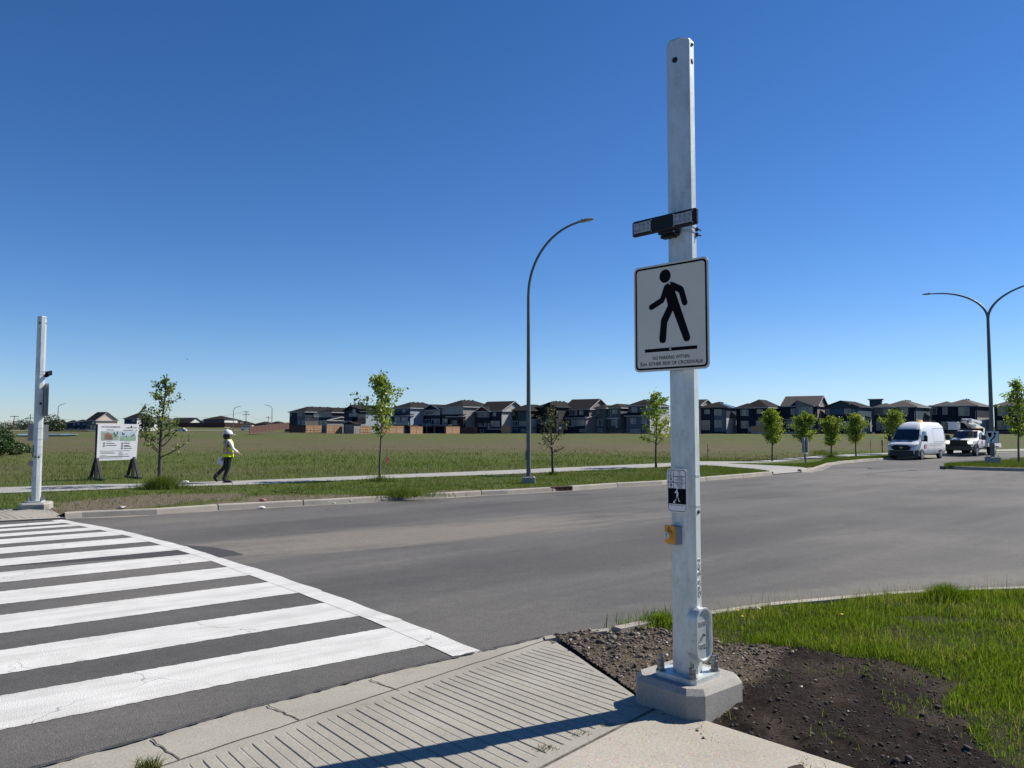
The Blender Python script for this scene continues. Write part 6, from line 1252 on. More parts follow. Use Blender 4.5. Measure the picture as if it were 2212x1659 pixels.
# pond and distant road
def ground_quad(name, pts, mat, off=.0):
    m = MB(); m.add([tuple(p) for p in pts], [tuple(range(len(pts)))]); o_ = m.build(name, mat); return struct(o_)
M['water'] = flat('pond_water', (.035, .045, .055), .12, 0, var=.3, scale=.3, spec=.8)
YP = 175
def onland(u, Y, off): x = xat(u, Y, 930); return Vector((x, Y, off + float(gz(x, Y))))
pw = [(36, 150), (60, 146), (92, 148), (140, 150), (172, 156), (165, 168), (120, 178), (70, 178), (40, 168)]
ground_quad('pond', [onland(u, Y, .34) for u, Y in pw], M['water'])
rd = [(-40, 300), (700, 300)]
m = MB(); A_ = [onland(u, 296, .55) for u in range(-40, 640, 40)]; B_ = [onland(u, 303, .62) for u in range(-40, 640, 40)]
m.add([tuple(p) for p in A_] + [tuple(p) for p in B_], [(i, i + 1, len(A_) + i + 1, len(A_) + i) for i in range(len(A_) - 1)]); struct(m.build('distant_road', M['path']))
def dhouse(label, c, sc, x0, x1, ytop, ybase, Y, col, side=None, xs=None, roof='hip', slope=.42, alpha=25, wins=(), depth=10, tr='trim', grp='distant houses at the far left'):
    ox, oy = c; h = House(label, ox * 1.8228, oy * 1.8228, x1, ybase, Y, alpha, 'distant_house', grp, sc); h.mass(x0, x1, ytop, 0, depth, col, side or col, None, None, roof, slope, tr=tr)
    for w_ in wins: h.win(*w_)
    return h
o1, o2, o3 = (0, 855.8), (164.6, 855.8), (406, 855.8)
dhouse('dim far house left of the far pole', o1, 10.08, 430, 560, 660, 760, 420, 'dgrey', alpha=20, tr='dtrim')
dhouse('distant dark roofed house with a white sunlit porch', o1, 10.08, 945, 1240, 600, 790, 330, 'char', 'white', alpha=-25, slope=.3, wins=[(1000, 605, 1100, 650, 'll')])
dhouse('distant grey house right of the far lamp post', o1, 10.08, 1270, 1450, 600, 790, 325, 'dgrey', alpha=-25, slope=.4, wins=[(1375, 590, 1410, 650, 'd')])
dhouse('distant blue house in the far left row', o1, 10.08, 1465, 1690, 580, 790, 320, 'blue', 'teal', alpha=-25, slope=.4, wins=[(1590, 590, 1640, 645, 'l'), (1500, 695, 1540, 740, 'l'), (1555, 690, 1600, 750, 'm')])
dhouse('distant slate house in the far left row', o1, 10.08, 1690, 1885, 560, 790, 316, 'teal', 'slate', alpha=-25, slope=.4, wins=[(1680, 575, 1730, 620, 'l'), (1800, 590, 1870, 620, 'm')])
h = dhouse('distant house with a large sunlit beige gable above the board', o2, 8.064, 185, 345, 432, 625, 310, 'dgrey', 'beige', alpha=38, roof='gx', slope=.75, depth=8.5, wins=[(275, 440, 325, 480, 'm'), (195, 510, 225, 570, 'm'), (300, 510, 340, 570, 'm'), (230, 500, 280, 590, 'd')])
dhouse('distant dark two storey house above the right of the board', o2, 8.064, 838, 1060, 400, 600, 330, 'blue', 'white', alpha=22, slope=.6, wins=[(975, 408, 1030, 450, 'm')], depth=11)
dhouse('distant wide grey house behind the sparse young tree', o2, 8.064, 1165, 1500, 415, 540, 400, 'dgrey', alpha=15, slope=.35)
dhouse('distant low house with bright white end windows', o2, 8.064, 1600, 1965, 470, 535, 410, 'char', 'white', alpha=20, slope=.5, roof='gx', wins=[(1610, 455, 1655, 486, 'l'), (1665, 455, 1705, 486, 'l'), (1745, 460, 1810, 486, 'll'), (1820, 465, 1870, 482, 'l')], tr='dtrim')
dhouse('distant long windowless grey house above the walker', o3, 9.6, 325, 760, 487, 600, 400, 'dgrey', 'white', alpha=12, slope=.3, depth=12, tr='dtrim')
for i, (xa, xb, yt, yb, lab) in enumerate([(765, 828, 495, 600, 'nearest white fronted distant house in the receding row'), (835, 895, 505, 605, 'second white fronted distant house of the receding row'), (912, 978, 515, 610, 'third white fronted distant house, behind the lamp post'), (990, 1050, 520, 612, 'fourth distant house of the receding row, with a tall pale window'), (1075, 1148, 528, 615, 'fifth distant house of the receding row, two pale strips'), (1205, 1300, 560, 625, 'sixth distant house of the receding row'), (1320, 1376, 580, 635, 'last white fronted distant house of the receding row')]):
    Yh = 405 + i * 9; dhouse(lab, o3, 9.6, xa, xb, yt, yb, Yh, 'white' if i != 1 else 'lblue', 'dgrey', alpha=-58, slope=.5, wins=[(xa + (xb - xa) * .5, yt + 12, xa + (xb - xa) * .8, yt + 40, 'm')], depth=9, tr='dtrim')
for i, (xa, xb, yt, yb, lab) in enumerate([(60, 320, 560, 600, 'low dark distant roofs left of the long grey house'), (1385, 1640, 585, 650, 'low dark distant house between two utility poles'), (1645, 1900, 580, 650, 'low distant house with white windows right of the far pole'), (1950, 2100, 585, 650, 'low distant roof at the left end of the main house row')]): dhouse(lab, o3, 9.6, xa, xb, yt, yb, 470 + i * 8, 'dgrey', alpha=10, slope=.35, depth=12, tr='dtrim')
fence([fgp(f2, 1500, 532, 398), fgp(f3, 770, 632, 390)], 2.0, 'woodd', 'long dark red fence below the distant grey houses', group='distant fences')
fence([fgp(f3, 772, 630, 390), fgp(f3, 1385, 660, 400)], 2.0, 'fbrown' if 'fbrown' in M else 'woodd', 'brown fence below the row of white fronted distant houses', group='distant fences')
def railfence(): 
    a = fgp(f3, 1280, 745, 170); b = fgp(f3, 2095, 650, 196); o_ = fence([a, b], (690 - 590) / 0.0 if False else 1.25, 'woodd', 'red brown timber fence climbing to the first navy house', group='timber fences along the back yards'); return o_
railfence()
# distant poles and lamps
def upole(c, x, yt, yb, Y, arms, label, lean=0):
    u, v = c(x, yb); p = gp(u, v, Y); H_ = zat(c(x, yt)[1], Y) - p.z; root = thing('utility_pole', label, 'utility pole', p, 0, 'distant utility poles'); m = MB(); m.cyl((0, 0, -1), (lean, 0, H_), .20, 6, .13); m.build('pole', M['bark'], root)
    for (dz, w_) in arms: m = MB(); m.box(lean - w_, lean + w_, -.08, .08, H_ - dz - .12, H_ - dz + .12); m.build('crossarm', M['bark'], root)
    return p + Vector((lean, 0, H_))
t1 = upole(f1, 255, 435, 760, 330, [(.1, 1.9)], 'leaning utility pole with one crossarm at the far left', 1.0)
t2 = upole(f1, 640, 395, 700, 330, [(1.6, 1.9), (3.2, 1.2)], 'utility pole with two crossarms left of the far crossing pole', .3)
t3 = upole(f2, 1308, 290, 600, 345, [(.3, .5)], 'plain utility pole left of the sparse young tree')
t4 = upole(f3, 1200, 315, 650, 360, [(.2, 1.2), (1.5, 1.5)], 'utility pole with two crossarms right of the walker')
t5 = upole(f3, 1665, 412, 620, 440, [(.9, 1.6)], 'small far utility pole left of the navy house')
def wire(a, b, sag, label):
    P = [a.lerp(b, t) - Vector((0, 0, sag * 4 * t * (1 - t))) for t in np.linspace(0, 1, 14)]; m = MB(); m.tube([p - P[0] for p in P], .035, 4); o_ = m.build('power_line', M['chain']); o_.location = P[0]; tag(o_, label, 'power line', 'overhead power lines')
wire(t1, t2, 2.2, 'sagging overhead wire between the two left utility poles'); wire(t2, t3, 3.0, 'overhead wire above the distant houses and the board'); wire(t3, t4, 2.6, 'overhead wire above the walker'); wire(t4, t5, 3.0, 'overhead wire right of the walker')
def dlamp(c, x, yt, yb, Y, az, label, r=2.2):
    u, v = c(x, yb); p = gp(u, v, Y); H_ = zat(c(x, yt)[1], Y) - p.z; street_lamp((p.x, p.y, p.z), H_ - 1.5, [(az, r, 1.5, 12)], label, .16, .11, .2, 'distant street lamps', ra=.09, detail=False)
dlamp(f1, 1250, 165, 795, 297, 0, 'distant street lamp left of the information board'); dlamp(f2, 1140, 150, 620, 300, 0, 'distant street lamp right of the information board'); dlamp(f2, 1605, 250, 625, 300, 0, 'distant street lamp hidden in the sparse young tree', .8)
dlamp(f3, 937, 215, 715, 300, 0, 'distant street lamp right of the walker'); dlamp(f3, 1738, 185, 690, 290, 180, 'distant street lamp with its arm turned left')
# distant vehicles
M['carw'] = flat('white_car_paint', (.62, .62, .63), .3, var=.03); M['card'] = flat('dark_car_paint', (.02, .022, .03), .25, var=.05)
def car(u, v, Y, rz, col, label, L=4.5, van=False, zo=None):
    p = gp(u, v, Y); root = thing('parked_car' if not van else 'white_van', label, 'car' if not van else 'van', p, rz, None); m = MB(); W_ = .9
    prof = [(-L / 2, .35), (-L / 2, .85), (-L * .30, .98), (-L * .16, 1.45), (L * .25, 1.5), (L * .42, 1.0), (L / 2, .9), (L / 2, .35)] if not van else [(-L / 2, .4), (-L / 2, 1.0), (-L * .38, 1.15), (-L * .28, 1.95), (L * .47, 2.0), (L / 2, 1.2), (L / 2, .4)]
    m.prismy(prof, -W_, W_); m.build('body', M[col], root)
    m = MB(); pr = [(-L * .27, 1.0), (-L * .155, 1.38), (L * .23, 1.42), (L * .36, 1.02)] if not van else [(-L * .35, 1.2), (-L * .27, 1.8), (L * .42, 1.8), (L * .42, 1.3)]
    m.prismy(pr, -W_ - .01, W_ + .01); m.build('windows', M['glassd'], root)
    for sx in (-.31, .31):
        for sy in (-1, 1): m = MB(); m.cyl((sx * L, sy * (W_ - .12), .33), (sx * L, sy * (W_ + .03), .33), .33, 14); m.build('wheel', M['black'], root)
u, v = f2(1815, 622); car(u, v, 294, R(8), 'carw', 'distant silver white car on the road behind the sparse tree')
u, v = f3(1220, 712); car(u, v, 300, R(0), 'carw', 'distant white van left of the climbing brown fence', 4.8, True)
for (x_, lab) in ((1345, 'distant dark car parked right of the far lamp, left one'), (1520, 'distant dark car with a bright reflection, parked second'), (1640, 'distant dark car parked third from the left'), (1800, 'distant dark car parked fourth, left of the beige gable')):
    u, v = f1(x_, 788); car(u, v, 302, R(random.uniform(-6, 6)), 'card', lab)
# distant trees at the far left
def dtree(c, x, yb, w_, h_, Y, label, n=900):
    u, v = c(x, yb); p = gp(u, v, Y); root = thing('distant_tree', label, 'tree', p, 0, 'distant trees'); m = MB(); m.cyl((0, 0, -.5), (0, 0, h_ * .5), .12, 5); m.build('trunk', M['bark'], root)
    V = rng.normal(0, 1, (n, 3)); V /= np.linalg.norm(V, axis=1)[:, None]; P = V * (rng.uniform(.3, 1, n) ** .5)[:, None] * np.array([w_ / 2, w_ / 2, h_ * .45]) * (1 + .3 * np.sin(V[:, :1] * 7)) + np.array([0, 0, h_ * .55]); leafquads('crown', P, .30, M['fartree'], root)
dtree(f1, 1080, 785, 9, 6.5, 290, 'dark bushy distant tree right of the far crossing pole'); dtree(f1, 1180, 785, 8, 5.0, 288, 'lower bushy distant tree left of the far lamp'); dtree(f1, 520, 770, 9, 6.5, 400, 'dark distant tree left of the far crossing pole'); dtree(f1, 1350, 760, 3, 4, 300, 'small distant tree in front of the grey house')
for i, x_ in enumerate((30, 110, 200, 300, 400)): dtree(f1, x_, 775, 16, 5.5 + (i % 2), 480, ['leftmost dark tree on the far horizon', 'second dark tree on the far left horizon', 'third dark tree on the far left horizon', 'fourth dark tree on the far left horizon', 'fifth dark tree on the far left horizon'][i], 500)
dtree(f2, 1190, 655, 3.0, 5.8, 230, 'small staked distant tree just right of the board', 500); dtree(f2, 1270, 600, 3.5, 4.5, 240, 'bushy distant tree between board and sparse young tree', 600)
# ================================================================== VEHICLES
M['vanp'] = flat('white_van_paint', (.80, .80, .81), .28, var=.02, scale=2); M['rim'] = flat('steel_rim', (.40, .41, .42), .35, .7); M['tyre'] = flat('tyre_rubber', (.015, .015, .016), .8)
M['hl'] = flat('headlight_glass', (.30, .33, .36), .08, 0, var=.3, scale=8); M['hlon'] = flat('lit_headlight', (.8, .8, .75), .2, em=(1, .93, .8), es=1.2); M['ambl'] = flat('amber_light', (.8, .5, .12), .3, em=(1, .6, .15), es=.5)
M['seam'] = flat('panel_gap', (.16, .165, .17), .6); M['redd'] = flat('red_decal', (.45, .05, .04), .5); M['bumper'] = flat('bumper_plastic', (.018, .018, .02), .55); M['vglass'] = flat('vehicle_glass', (.015, .02, .026), .04, 0, var=.2, spec=.9)
def wside(z, W=1.03):
    return W * float(np.interp(z, [.3, .45, .8, 1.2, 1.6, 2.2, 2.55, 2.75], [.95, .975, 1.0, 1.0, .955, .875, .76, .6]))
def loft(m, st, W=1.03, zb=.32):
    N = None; vs = []
    for (x, H, k) in st:
        z4 = min(1.15, H - .10); P = [(0, zb), (.84 * W * k, zb), (.97 * W * k, zb + .12), (W * k, min(.8, z4 - .1)), (wside(z4, W) * k, z4)]
        for t in (.35, .65, .88): z = z4 + (H - .09 - z4) * t; P.append((wside(z, W) * k, z))
        P += [(wside(H, W) * .86 * k, H - .03), (wside(H, W) * .5 * k, H - .005), (0, H)]
        ring_ = [(x, y, z) for y, z in P] + [(x, -y, z) for y, z in P[-2:0:-1]]; N = len(ring_); vs += ring_
    fs = [(r_ * N + j, r_ * N + (j + 1) % N, r_ * N + N + (j + 1) % N, r_ * N + N + j) for r_ in range(len(st) - 1) for j in range(N)] + [tuple(range(N)), tuple(range((len(st) - 1) * N, len(st) * N))]
    m.add(vs, fs)
def wheel(par, x, y, r, w_, rim=.6):
    s_ = 1 if y > 0 else -1; m = MB(); a, b = y - s_ * w_ / 2, y + s_ * w_ / 2
    m.tube([(x, a, r), (x, a + s_ * .03, r), (x, b - s_ * .03, r), (x, b, r)], [r * .92, r, r, r * .92], 24); t = m.build('wheel', M['tyre'], par, True, 30)
    m = MB(); m.tube([(x, b + s_ * .001, r), (x, b + s_ * .008, r), (x, b - s_ * .0, r)], [r * rim, r * rim * .95, r * rim * .7], 20); m.tube([(x, b, r), (x, b + s_ * .03, r)], [r * .2, r * .16], 12); m.build('rim', M['rim'], t)
    m = MB()
    for i in range(6): a_ = i * 1.047; m.cyl((x + r * .42 * math.cos(a_), b + s_ * .004, r + r * .42 * math.sin(a_)), (x + r * .42 * math.cos(a_), b + s_ * .012, r + r * .42 * math.sin(a_)), r * .07, 8)
    m.build('rim_holes', M['black'], t)
def arch(par, x, y, r, W_=None):
    s_ = 1 if y > 0 else -1; m = MB(); P = [(x + (r + .09) * math.cos(t), .33 + (r + .09) * math.sin(t) * 1.0) for t in np.linspace(-.35, math.pi + .35, 22)]; m.prismy(P, y - .02, y + .006 * s_ + .002); m.build('wheel_arch', M['bumper'], par)
fw = Vector((-.732, -.681, 0)).normalized(); lf = Vector((-fw.y, fw.x, 0)); rzv = math.atan2(fw.y, fw.x)
P0 = at(1989.3, 993.4, 0); vc = P0 - fw * 1.875 - lf * .93; vc.z = P0.z
van = thing('cargo_van', 'white high roof cargo van parked at the far kerb, facing left', 'van', vc, rzv)
st = [(-3.06, 2.50, .93), (-3.02, 2.62, .975), (-2.9, 2.70, 1), (-1.5, 2.74, 1), (.2, 2.74, 1), (.62, 2.70, 1), (.95, 2.58, .995), (1.25, 2.39, .99), (1.50, 2.17, .98), (1.78, 1.80, .98), (2.06, 1.42, .98), (2.35, 1.31, .97), (2.62, 1.20, .95), (2.80, 1.10, .92), (2.89, .98, .88), (2.92, .80, .84)]
m = MB(); loft(m, st); vb = m.build('body', M['vanp'], van, True, 50)
m = MB()
for i in range(6):                                # curved windscreen
    y0, y1 = -.86 + 1.72 * i / 6, -.86 + 1.72 * (i + 1) / 6; cv = lambda y: .10 * (1 - (y / .9) ** 2)
    m.add([(1.52 + cv(y0) * .3, y0 * .92, 2.18), (1.52 + cv(y1) * .3, y1 * .92, 2.18), (2.10 + cv(y1) * .5, y1 * 1.03, 1.42), (2.10 + cv(y0) * .5, y0 * 1.03, 1.42)], [(0, 1, 2, 3)])
m.build('windscreen', M['vglass'], van)
def sidepoly(m, pts, s_, W=1.03, off=.014):
    vs = [(x, s_ * (wside(z, W) + off), z) for x, z in pts]; m.add(vs, [tuple(range(len(vs)))])
for s_ in (1, -1):
    m = MB(); sidepoly(m, [(1.92, 1.42), (1.35, 1.36), (.78, 1.36), (.78, 1.7), (.80, 2.02), (1.38, 2.05)], s_); m.build('side_window', M['vglass'], van)
    m = MB()
    for (xa, za, xb, zb_) in ((.68, .55, .68, 2.1), (-.62, .55, -.62, 2.2), (.55, 1.12, -2.6, 1.12), (-.62, 2.24, -2.85, 2.24), (.5, 1.0, -2.2, 1.02), (-2.85, 1.25, -2.85, 2.24), (-.72, 1.25, -2.85, 1.25)):
        n_ = 8; pp_ = [(xa + (xb - xa) * i / n_, za + (zb_ - za) * i / n_) for i in range(n_ + 1)]; dx = .012 if xa == xb else 0; dz_ = .012 if xa != xb else 0
        for p, q_ in zip(pp_[:-1], pp_[1:]): m.add([(p[0] - dx, s_ * (wside(p[1]) + .006), p[1] - dz_), (q_[0] - dx, s_ * (wside(q_[1]) + .006), q_[1] - dz_), (q_[0] + dx, s_ * (wside(q_[1]) + .006), q_[1] + dz_), (p[0] + dx, s_ * (wside(p[1]) + .006), p[1] + dz_)], [(0, 1, 2, 3)])
    m.build('door_seam', M['seam'], vb)
    m = MB(); m.T = Matrix.Translation((1.72, s_ * 1.24, 1.33)); m.bbox(-.07, .07, -.12, .12, -.02, .42, .03); m.T = Matrix.Identity(4); m.box(1.70, 1.78, min(s_ * 1.0, s_ * 1.18), max(s_ * 1.0, s_ * 1.18), 1.36, 1.42); m.build('mirror', M['bumper'], van)
    m = MB(); m.add([(2.915, s_ * .60, 1.00), (2.86, s_ * .90, 1.04), (2.62, s_ * .985, 1.14), (2.60, s_ * .99, .98), (2.84, s_ * .93, .84), (2.92, s_ * .62, .86)], [(0, 1, 2, 3, 4, 5)]); m.v = [(x + .03, y * 1.012, z) for x, y, z in m.v]; m.build('headlight', M['hl'], van)
    m = MB(); m.box(-2.4, 1.35, min(s_ * 1.0, s_ * 1.045), max(s_ * 1.0, s_ * 1.045), .40, .50); m.build('side_sill', M['bumper'] if False else M['seam'], van)
    for x_ in (1.875, -1.875): arch(van, x_, s_ * 1.005, .36); wheel(van, x_, s_ * .93, .355, .24)
m = MB(); vs_ = [(2.60, 1.02), (2.86, .93), (2.99, .72), (3.02, .40), (2.98, .30)]
m.prism([(2.35, -1.02), (2.62, -1.035), (2.88, -.93), (3.0, -.62), (3.03, 0), (3.0, .62), (2.88, .93), (2.62, 1.035), (2.35, 1.02)], .28, .68); m.build('front_bumper', M['bumper'], van)
m = MB(); m.prismx([(-.62, .98), (-.66, .86), (-.52, .70), (.52, .70), (.66, .86), (.62, .98), (.45, 1.06), (-.45, 1.06)], 2.85, 2.965); g_ = m.build('grille', M['black'], van)
m = MB(); m.prismx([(.13 * math.cos(t), .88 + .05 * math.sin(t)) for t in np.linspace(0, 6.283, 18)[:-1]], 2.965, 2.975); m.build('oval_badge', M['rim'], g_)
m = MB(); m.box(2.2, 2.34, .2, .6, 1.365, 1.385).box(2.2, 2.34, -.6, -.2, 1.365, 1.385); m.build('bonnet_vents', M['seam'], vb)
m = MB(); m.bbox(.1, .38, .30, .52, 2.74, 2.83, .02); m.build('roof_beacon', M['ambl'], van)
m = MB(); m.box(-2.6, -.4, -.5, .5, 2.77, 2.80); m.build('roof_rack', M['bumper'], van)
m = MB(); m.T = Matrix.Translation((1.15, wside(1.05) + .012, .98)); m.box(-.21, .21, -.002, .002, -.14, .14); lg = m.build('door_decal', M['redd'], van)
m = MB(); m.T = Matrix.Translation((1.15, wside(1.05) + .016, .98))
for i in range(3): m.box(-.16, .16, -.001, .001, -.10 + i * .08, -.07 + i * .08)
m.build('decal_lines', M['whitep'], lg)
# bucket truck
P1 = at(2107, 985.7, 0); tc_ = P1 - lf * .92; tc_.z = P1.z
trk = thing('bucket_truck', 'white bucket truck with stowed boom parked behind the van, headlights on', 'truck', tc_, rzv)
W = 1.0; st = [(-2.42, 1.92, .95), (-2.38, 2.03, .98), (-2.1, 2.08, 1), (-1.45, 2.07, 1), (-1.25, 1.98, .99), (-.95, 1.68, .985), (-.62, 1.42, .985), (-.1, 1.40, .98), (.45, 1.36, .97), (.72, 1.28, .95), (.80, 1.1, .93)]
m = MB(); loft(m, st, W, .62); tb = m.build('cab', M['vanp'], trk, True, 50)
m = MB(); m.add([(-1.26, -.80, 2.0), (-1.26, .80, 2.0), (-.62, .90, 1.44), (-.62, -.90, 1.44)], [(0, 1, 2, 3)]); m.v = [(x + .03, y, z + .02) for x, y, z in m.v]; m.build('windscreen', M['vglass'], trk)
for s_ in (1, -1):
    m = MB(); sidepoly(m, [(-.85, 1.45), (-1.9, 1.43), (-1.95, 1.9), (-1.35, 1.92)], s_, W); m.build('side_window', M['vglass'], trk)
    m = MB(); m.T = Matrix.Translation((-.85, s_ * 1.33, 1.32)); m.bbox(-.08, .08, -.17, .17, -.02, .38, .03); m.T = Matrix.Identity(4); m.box(-.88, -.80, min(s_ * .98, s_ * 1.2), max(s_ * .98, s_ * 1.2), 1.36, 1.44); m.build('mirror', M['bumper'], trk)
    m = MB(); m.bbox(.70, .87, s_ * .80 - .16, s_ * .80 + .16, 1.02, 1.24, .03); m.build('headlight', M['hlon'], trk)
    wheel(trk, 0, s_ * .92, .44, .28); wheel(trk, -4.1, s_ * .95, .44, .5)
    m = MB(); P = [(.60 * math.cos(t), .44 + .60 * math.sin(t)) for t in np.linspace(-.1, math.pi + .1, 18)]; m.prismy(P, min(s_ * .93, s_ * 1.05), max(s_ * .93, s_ * 1.05)); m.build('fender_flare', M['bumper'], trk)
    m = MB(); m.box(-2.0, -.8, min(s_ * .9, s_ * 1.08), max(s_ * .9, s_ * 1.08), .5, .56); m.build('side_step', M['rim'], trk)
m = MB(); m.prismx([(-.62, 1.30), (-.66, .95), (-.95, .92), (-1.0, .52), (1.0, .52), (.95, .92), (.66, .95), (.62, 1.30)], .66, .92); m.build('grille', M['black'], trk)
m = MB(); m.bbox(.75, 1.12, -1.02, 1.02, .48, .86, .05); m.build('front_bumper', M['bumper'], trk)
for s_ in (1, -1):
    m = MB(); m.bbox(-5.7, -2.65, min(s_ * .62, s_ * 1.14), max(s_ * .62, s_ * 1.14), .72, 1.55, .02); bx_ = m.build('service_locker', M['vanp'], trk)
    m = MB()
    for xx in (-3.4, -4.8): m.box(xx - .01, xx + .01, min(s_ * 1.141, s_ * 1.147), max(s_ * 1.141, s_ * 1.147), .78, 1.5)
    m.build('locker_seam', M['seam'], bx_)
m = MB(); m.box(-5.9, -2.5, -.62, .62, .7, .95); m.build('truck_bed', M['vanp'], trk); m = MB(); m.box(-5.9, .6, -.4, .4, .45, .7); m.build('chassis', M['bumper'], trk)
m = MB(); m.box(-6.3, -5.7, -1.1, 1.1, .62, .95); m.build('tail_step', M['vanp'], trk)
m = MB(); m.cyl((-3.3, 0, .9), (-3.3, 0, 1.9), .30, 14); m.bbox(-3.7, -2.95, -.35, .35, 1.75, 2.2, .03); m.build('turret', M['vanp'], trk)
def beam(a, b, w1, h1, w2, h2, name, mat, par):
    a, b = Vector(a), Vector(b); d = (b - a).normalized(); sdv = d.cross(Vector((0, 0, 1))).normalized(); up = sdv.cross(d); vs = []
    for p, w_, h_ in ((a, w1, h1), (b, w2, h2)):
        for s1, s2 in ((-1, -1), (1, -1), (1, 1), (-1, 1)): vs.append(p + sdv * s1 * w_ / 2 + up * s2 * h_ / 2)
    m = MB(); m.add(vs, [(3, 2, 1, 0), (4, 5, 6, 7), (0, 1, 5, 4), (1, 2, 6, 5), (2, 3, 7, 6), (3, 0, 4, 7)]); return m.build(name, M[mat], par)
beam((-4.8, .1, 2.02), (-.55, .1, 2.88), .42, .44, .30, .32, 'boom', 'vanp', trk); beam((-3.0, .5, 2.75), (-.6, .5, 2.92), .22, .20, .20, .16, 'upper_boom', 'vanp', trk); beam((-3.0, -.2, 2.0), (-1.4, -.1, 2.55), .08, .08, .07, .07, 'hydraulic_ram', 'rim', trk)
m = MB(); m.cyl((-.6, -.15, 2.86), (-.6, .6, 2.86), .17, 14); m.build('boom_knuckle', M['vanp'], trk)
m = MB(); m.prism([(-.55, -.95), (.15, -.95), (.22, -.85), (.22, -.35), (.15, -.28), (-.55, -.28), (-.6, -.35), (-.6, -.88)], 2.12, 2.72); bk = m.build('bucket', M['vanp'], trk); m = MB(); m.box(-.64, .26, -.99, -.24, 2.70, 2.77); m.build('bucket_rim', M['vanp'], bk)
m = MB(); m.tube([(-.3, -.2, 2.75), (.1, .1, 2.95), (-.2, .4, 2.9), (-.6, .3, 2.7)], .05, 6); m.build('control_linkage', M['bumper'], trk)
m = MB(); m.box(-2.35, -2.25, -.9, .9, 1.0, 2.25).box(-2.4, -2.1, -.85, .85, 2.18, 2.22); m.build('headache_rack', M['bumper'], trk)
m = MB(); m.bbox(-2.25, -2.10, .50, .72, 2.24, 2.33, .02); m.build('roof_beacon', M['ambl'], trk)
m = MB(); m.T = Matrix.Translation((-1.55, wside(1.05, W) + .012, 1.08)); m.box(-.12, .12, -.002, .002, -.15, .15); m.build('door_decal', M['redd'], trk)

# ================================================================== PERSON (walking to the right, seen from the side and slightly behind)
M['skin'] = flat('skin', (.52, .30, .22), .55, var=.05); M['hair'] = flat('dark_hair', (.018, .012, .010), .6, var=.3, scale=30); M['pants'] = flat('black_trousers', (.012, .012, .014), .8, var=.3, scale=12)
M['boot'] = flat('black_boots', (.010, .010, .010), .55); M['shirt'] = flat('white_shirt', (.85, .86, .88), .8, var=.06, scale=12); M['hivis'] = flat('hi_vis_lime', (.80, 1.0, .0), .7, var=.08, scale=12); M['hivis'].node_tree.nodes['Principled BSDF'].inputs['Emission Strength'].default_value = 0
M['orange'] = flat('orange_tape', (1.0, .22, .05), .6, var=.05); M['silver'] = flat('reflective_tape', (.38, .38, .40), .4, .2, var=.05); M['hat'] = flat('hard_hat_shell', (.72, .73, .74), .3, var=.02)
pp0 = at(487, 1042.4, .142); per = thing('person', 'person in lime safety vest, white shirt, black trousers and white hard hat walking right', 'person', (pp0.x, pp0.y, pp0.z), R(27)); per.scale = (1.10, 1.12, 1.0)
def skin(name, verts, edges, mat, par, root=0, sub=2):
    """verts: (x, y, z, radius or (rx, ry))"""
    me = bpy.data.meshes.new(name); me.from_pydata([v[:3] for v in verts], edges, []); o_ = bpy.data.objects.new(name, me); C.objects.link(o_)
    mod = o_.modifiers.new('s', 'SKIN'); mod.use_smooth_shade = True; sv = me.skin_vertices[0].data
    for i, v in enumerate(verts):
        r_ = v[3]; sv[i].radius = r_ if hasattr(r_, '__len__') else (r_, r_); sv[i].use_root = (i == root)
    mo = o_.modifiers.new('d', 'SUBSURF'); mo.levels = sub; mo.render_levels = sub
    dg = bpy.context.evaluated_depsgraph_get(); me2 = bpy.data.meshes.new_from_object(o_.evaluated_get(dg)); bpy.data.objects.remove(o_)
    me2.materials.clear(); me2.materials.append(mat); me2.name = name; me2.polygons.foreach_set('use_smooth', [True] * len(me2.polygons)); return link(name, me2, par)
# right side of the body is nearer to the camera (y negative)
V_ = [(.055, 0, .93, (.135, .10)), (.050, 0, 1.05, (.115, .085)), (.045, 0, 1.22, (.13, .09)), (.045, 0, 1.37, (.12, .08)), (.052, 0, 1.445, .045), (.062, 0, 1.50, .045),
      (.060, 0, 1.58, (.088, .075)), (.062, 0, 1.66, (.08, .07)), (.105, 0, 1.565, (.05, .045)),
      (.07, -.15, 1.375, .052), (.165, -.20, 1.13, .040), (.31, -.16, 1.01, .030), (.365, -.15, .955, (.030, .018)),
      (.03, .15, 1.375, .052), (-.01, .18, 1.12, .040), (-.06, .165, .90, .030), (-.08, .16, .83, (.028, .018)),
      (.06, -.09, .86, .092), (.055, -.09, .50, .060), (-.035, -.08, .14, .042), (-.045, -.08, .075, .042), (.09, -.08, .045, .035), (.15, -.085, .035, .028),
      (.045, .09, .86, .092), (-.005, .09, .52, .060), (-.24, .085, .25, .042), (-.285, .085, .20, .042), (-.24, .085, .09, .035), (-.215, .085, .045, .028)]
E_ = [(0, 1), (1, 2), (2, 3), (3, 4), (4, 5), (5, 6), (6, 7), (6, 8), (3, 9), (9, 10), (10, 11), (11, 12), (3, 13), (13, 14), (14, 15), (15, 16), (0, 17), (17, 18), (18, 19), (19, 20), (20, 21), (21, 22), (0, 23), (23, 24), (24, 25), (25, 26), (26, 27), (27, 28)]
skin('body', V_, E_, M['skin'], per)
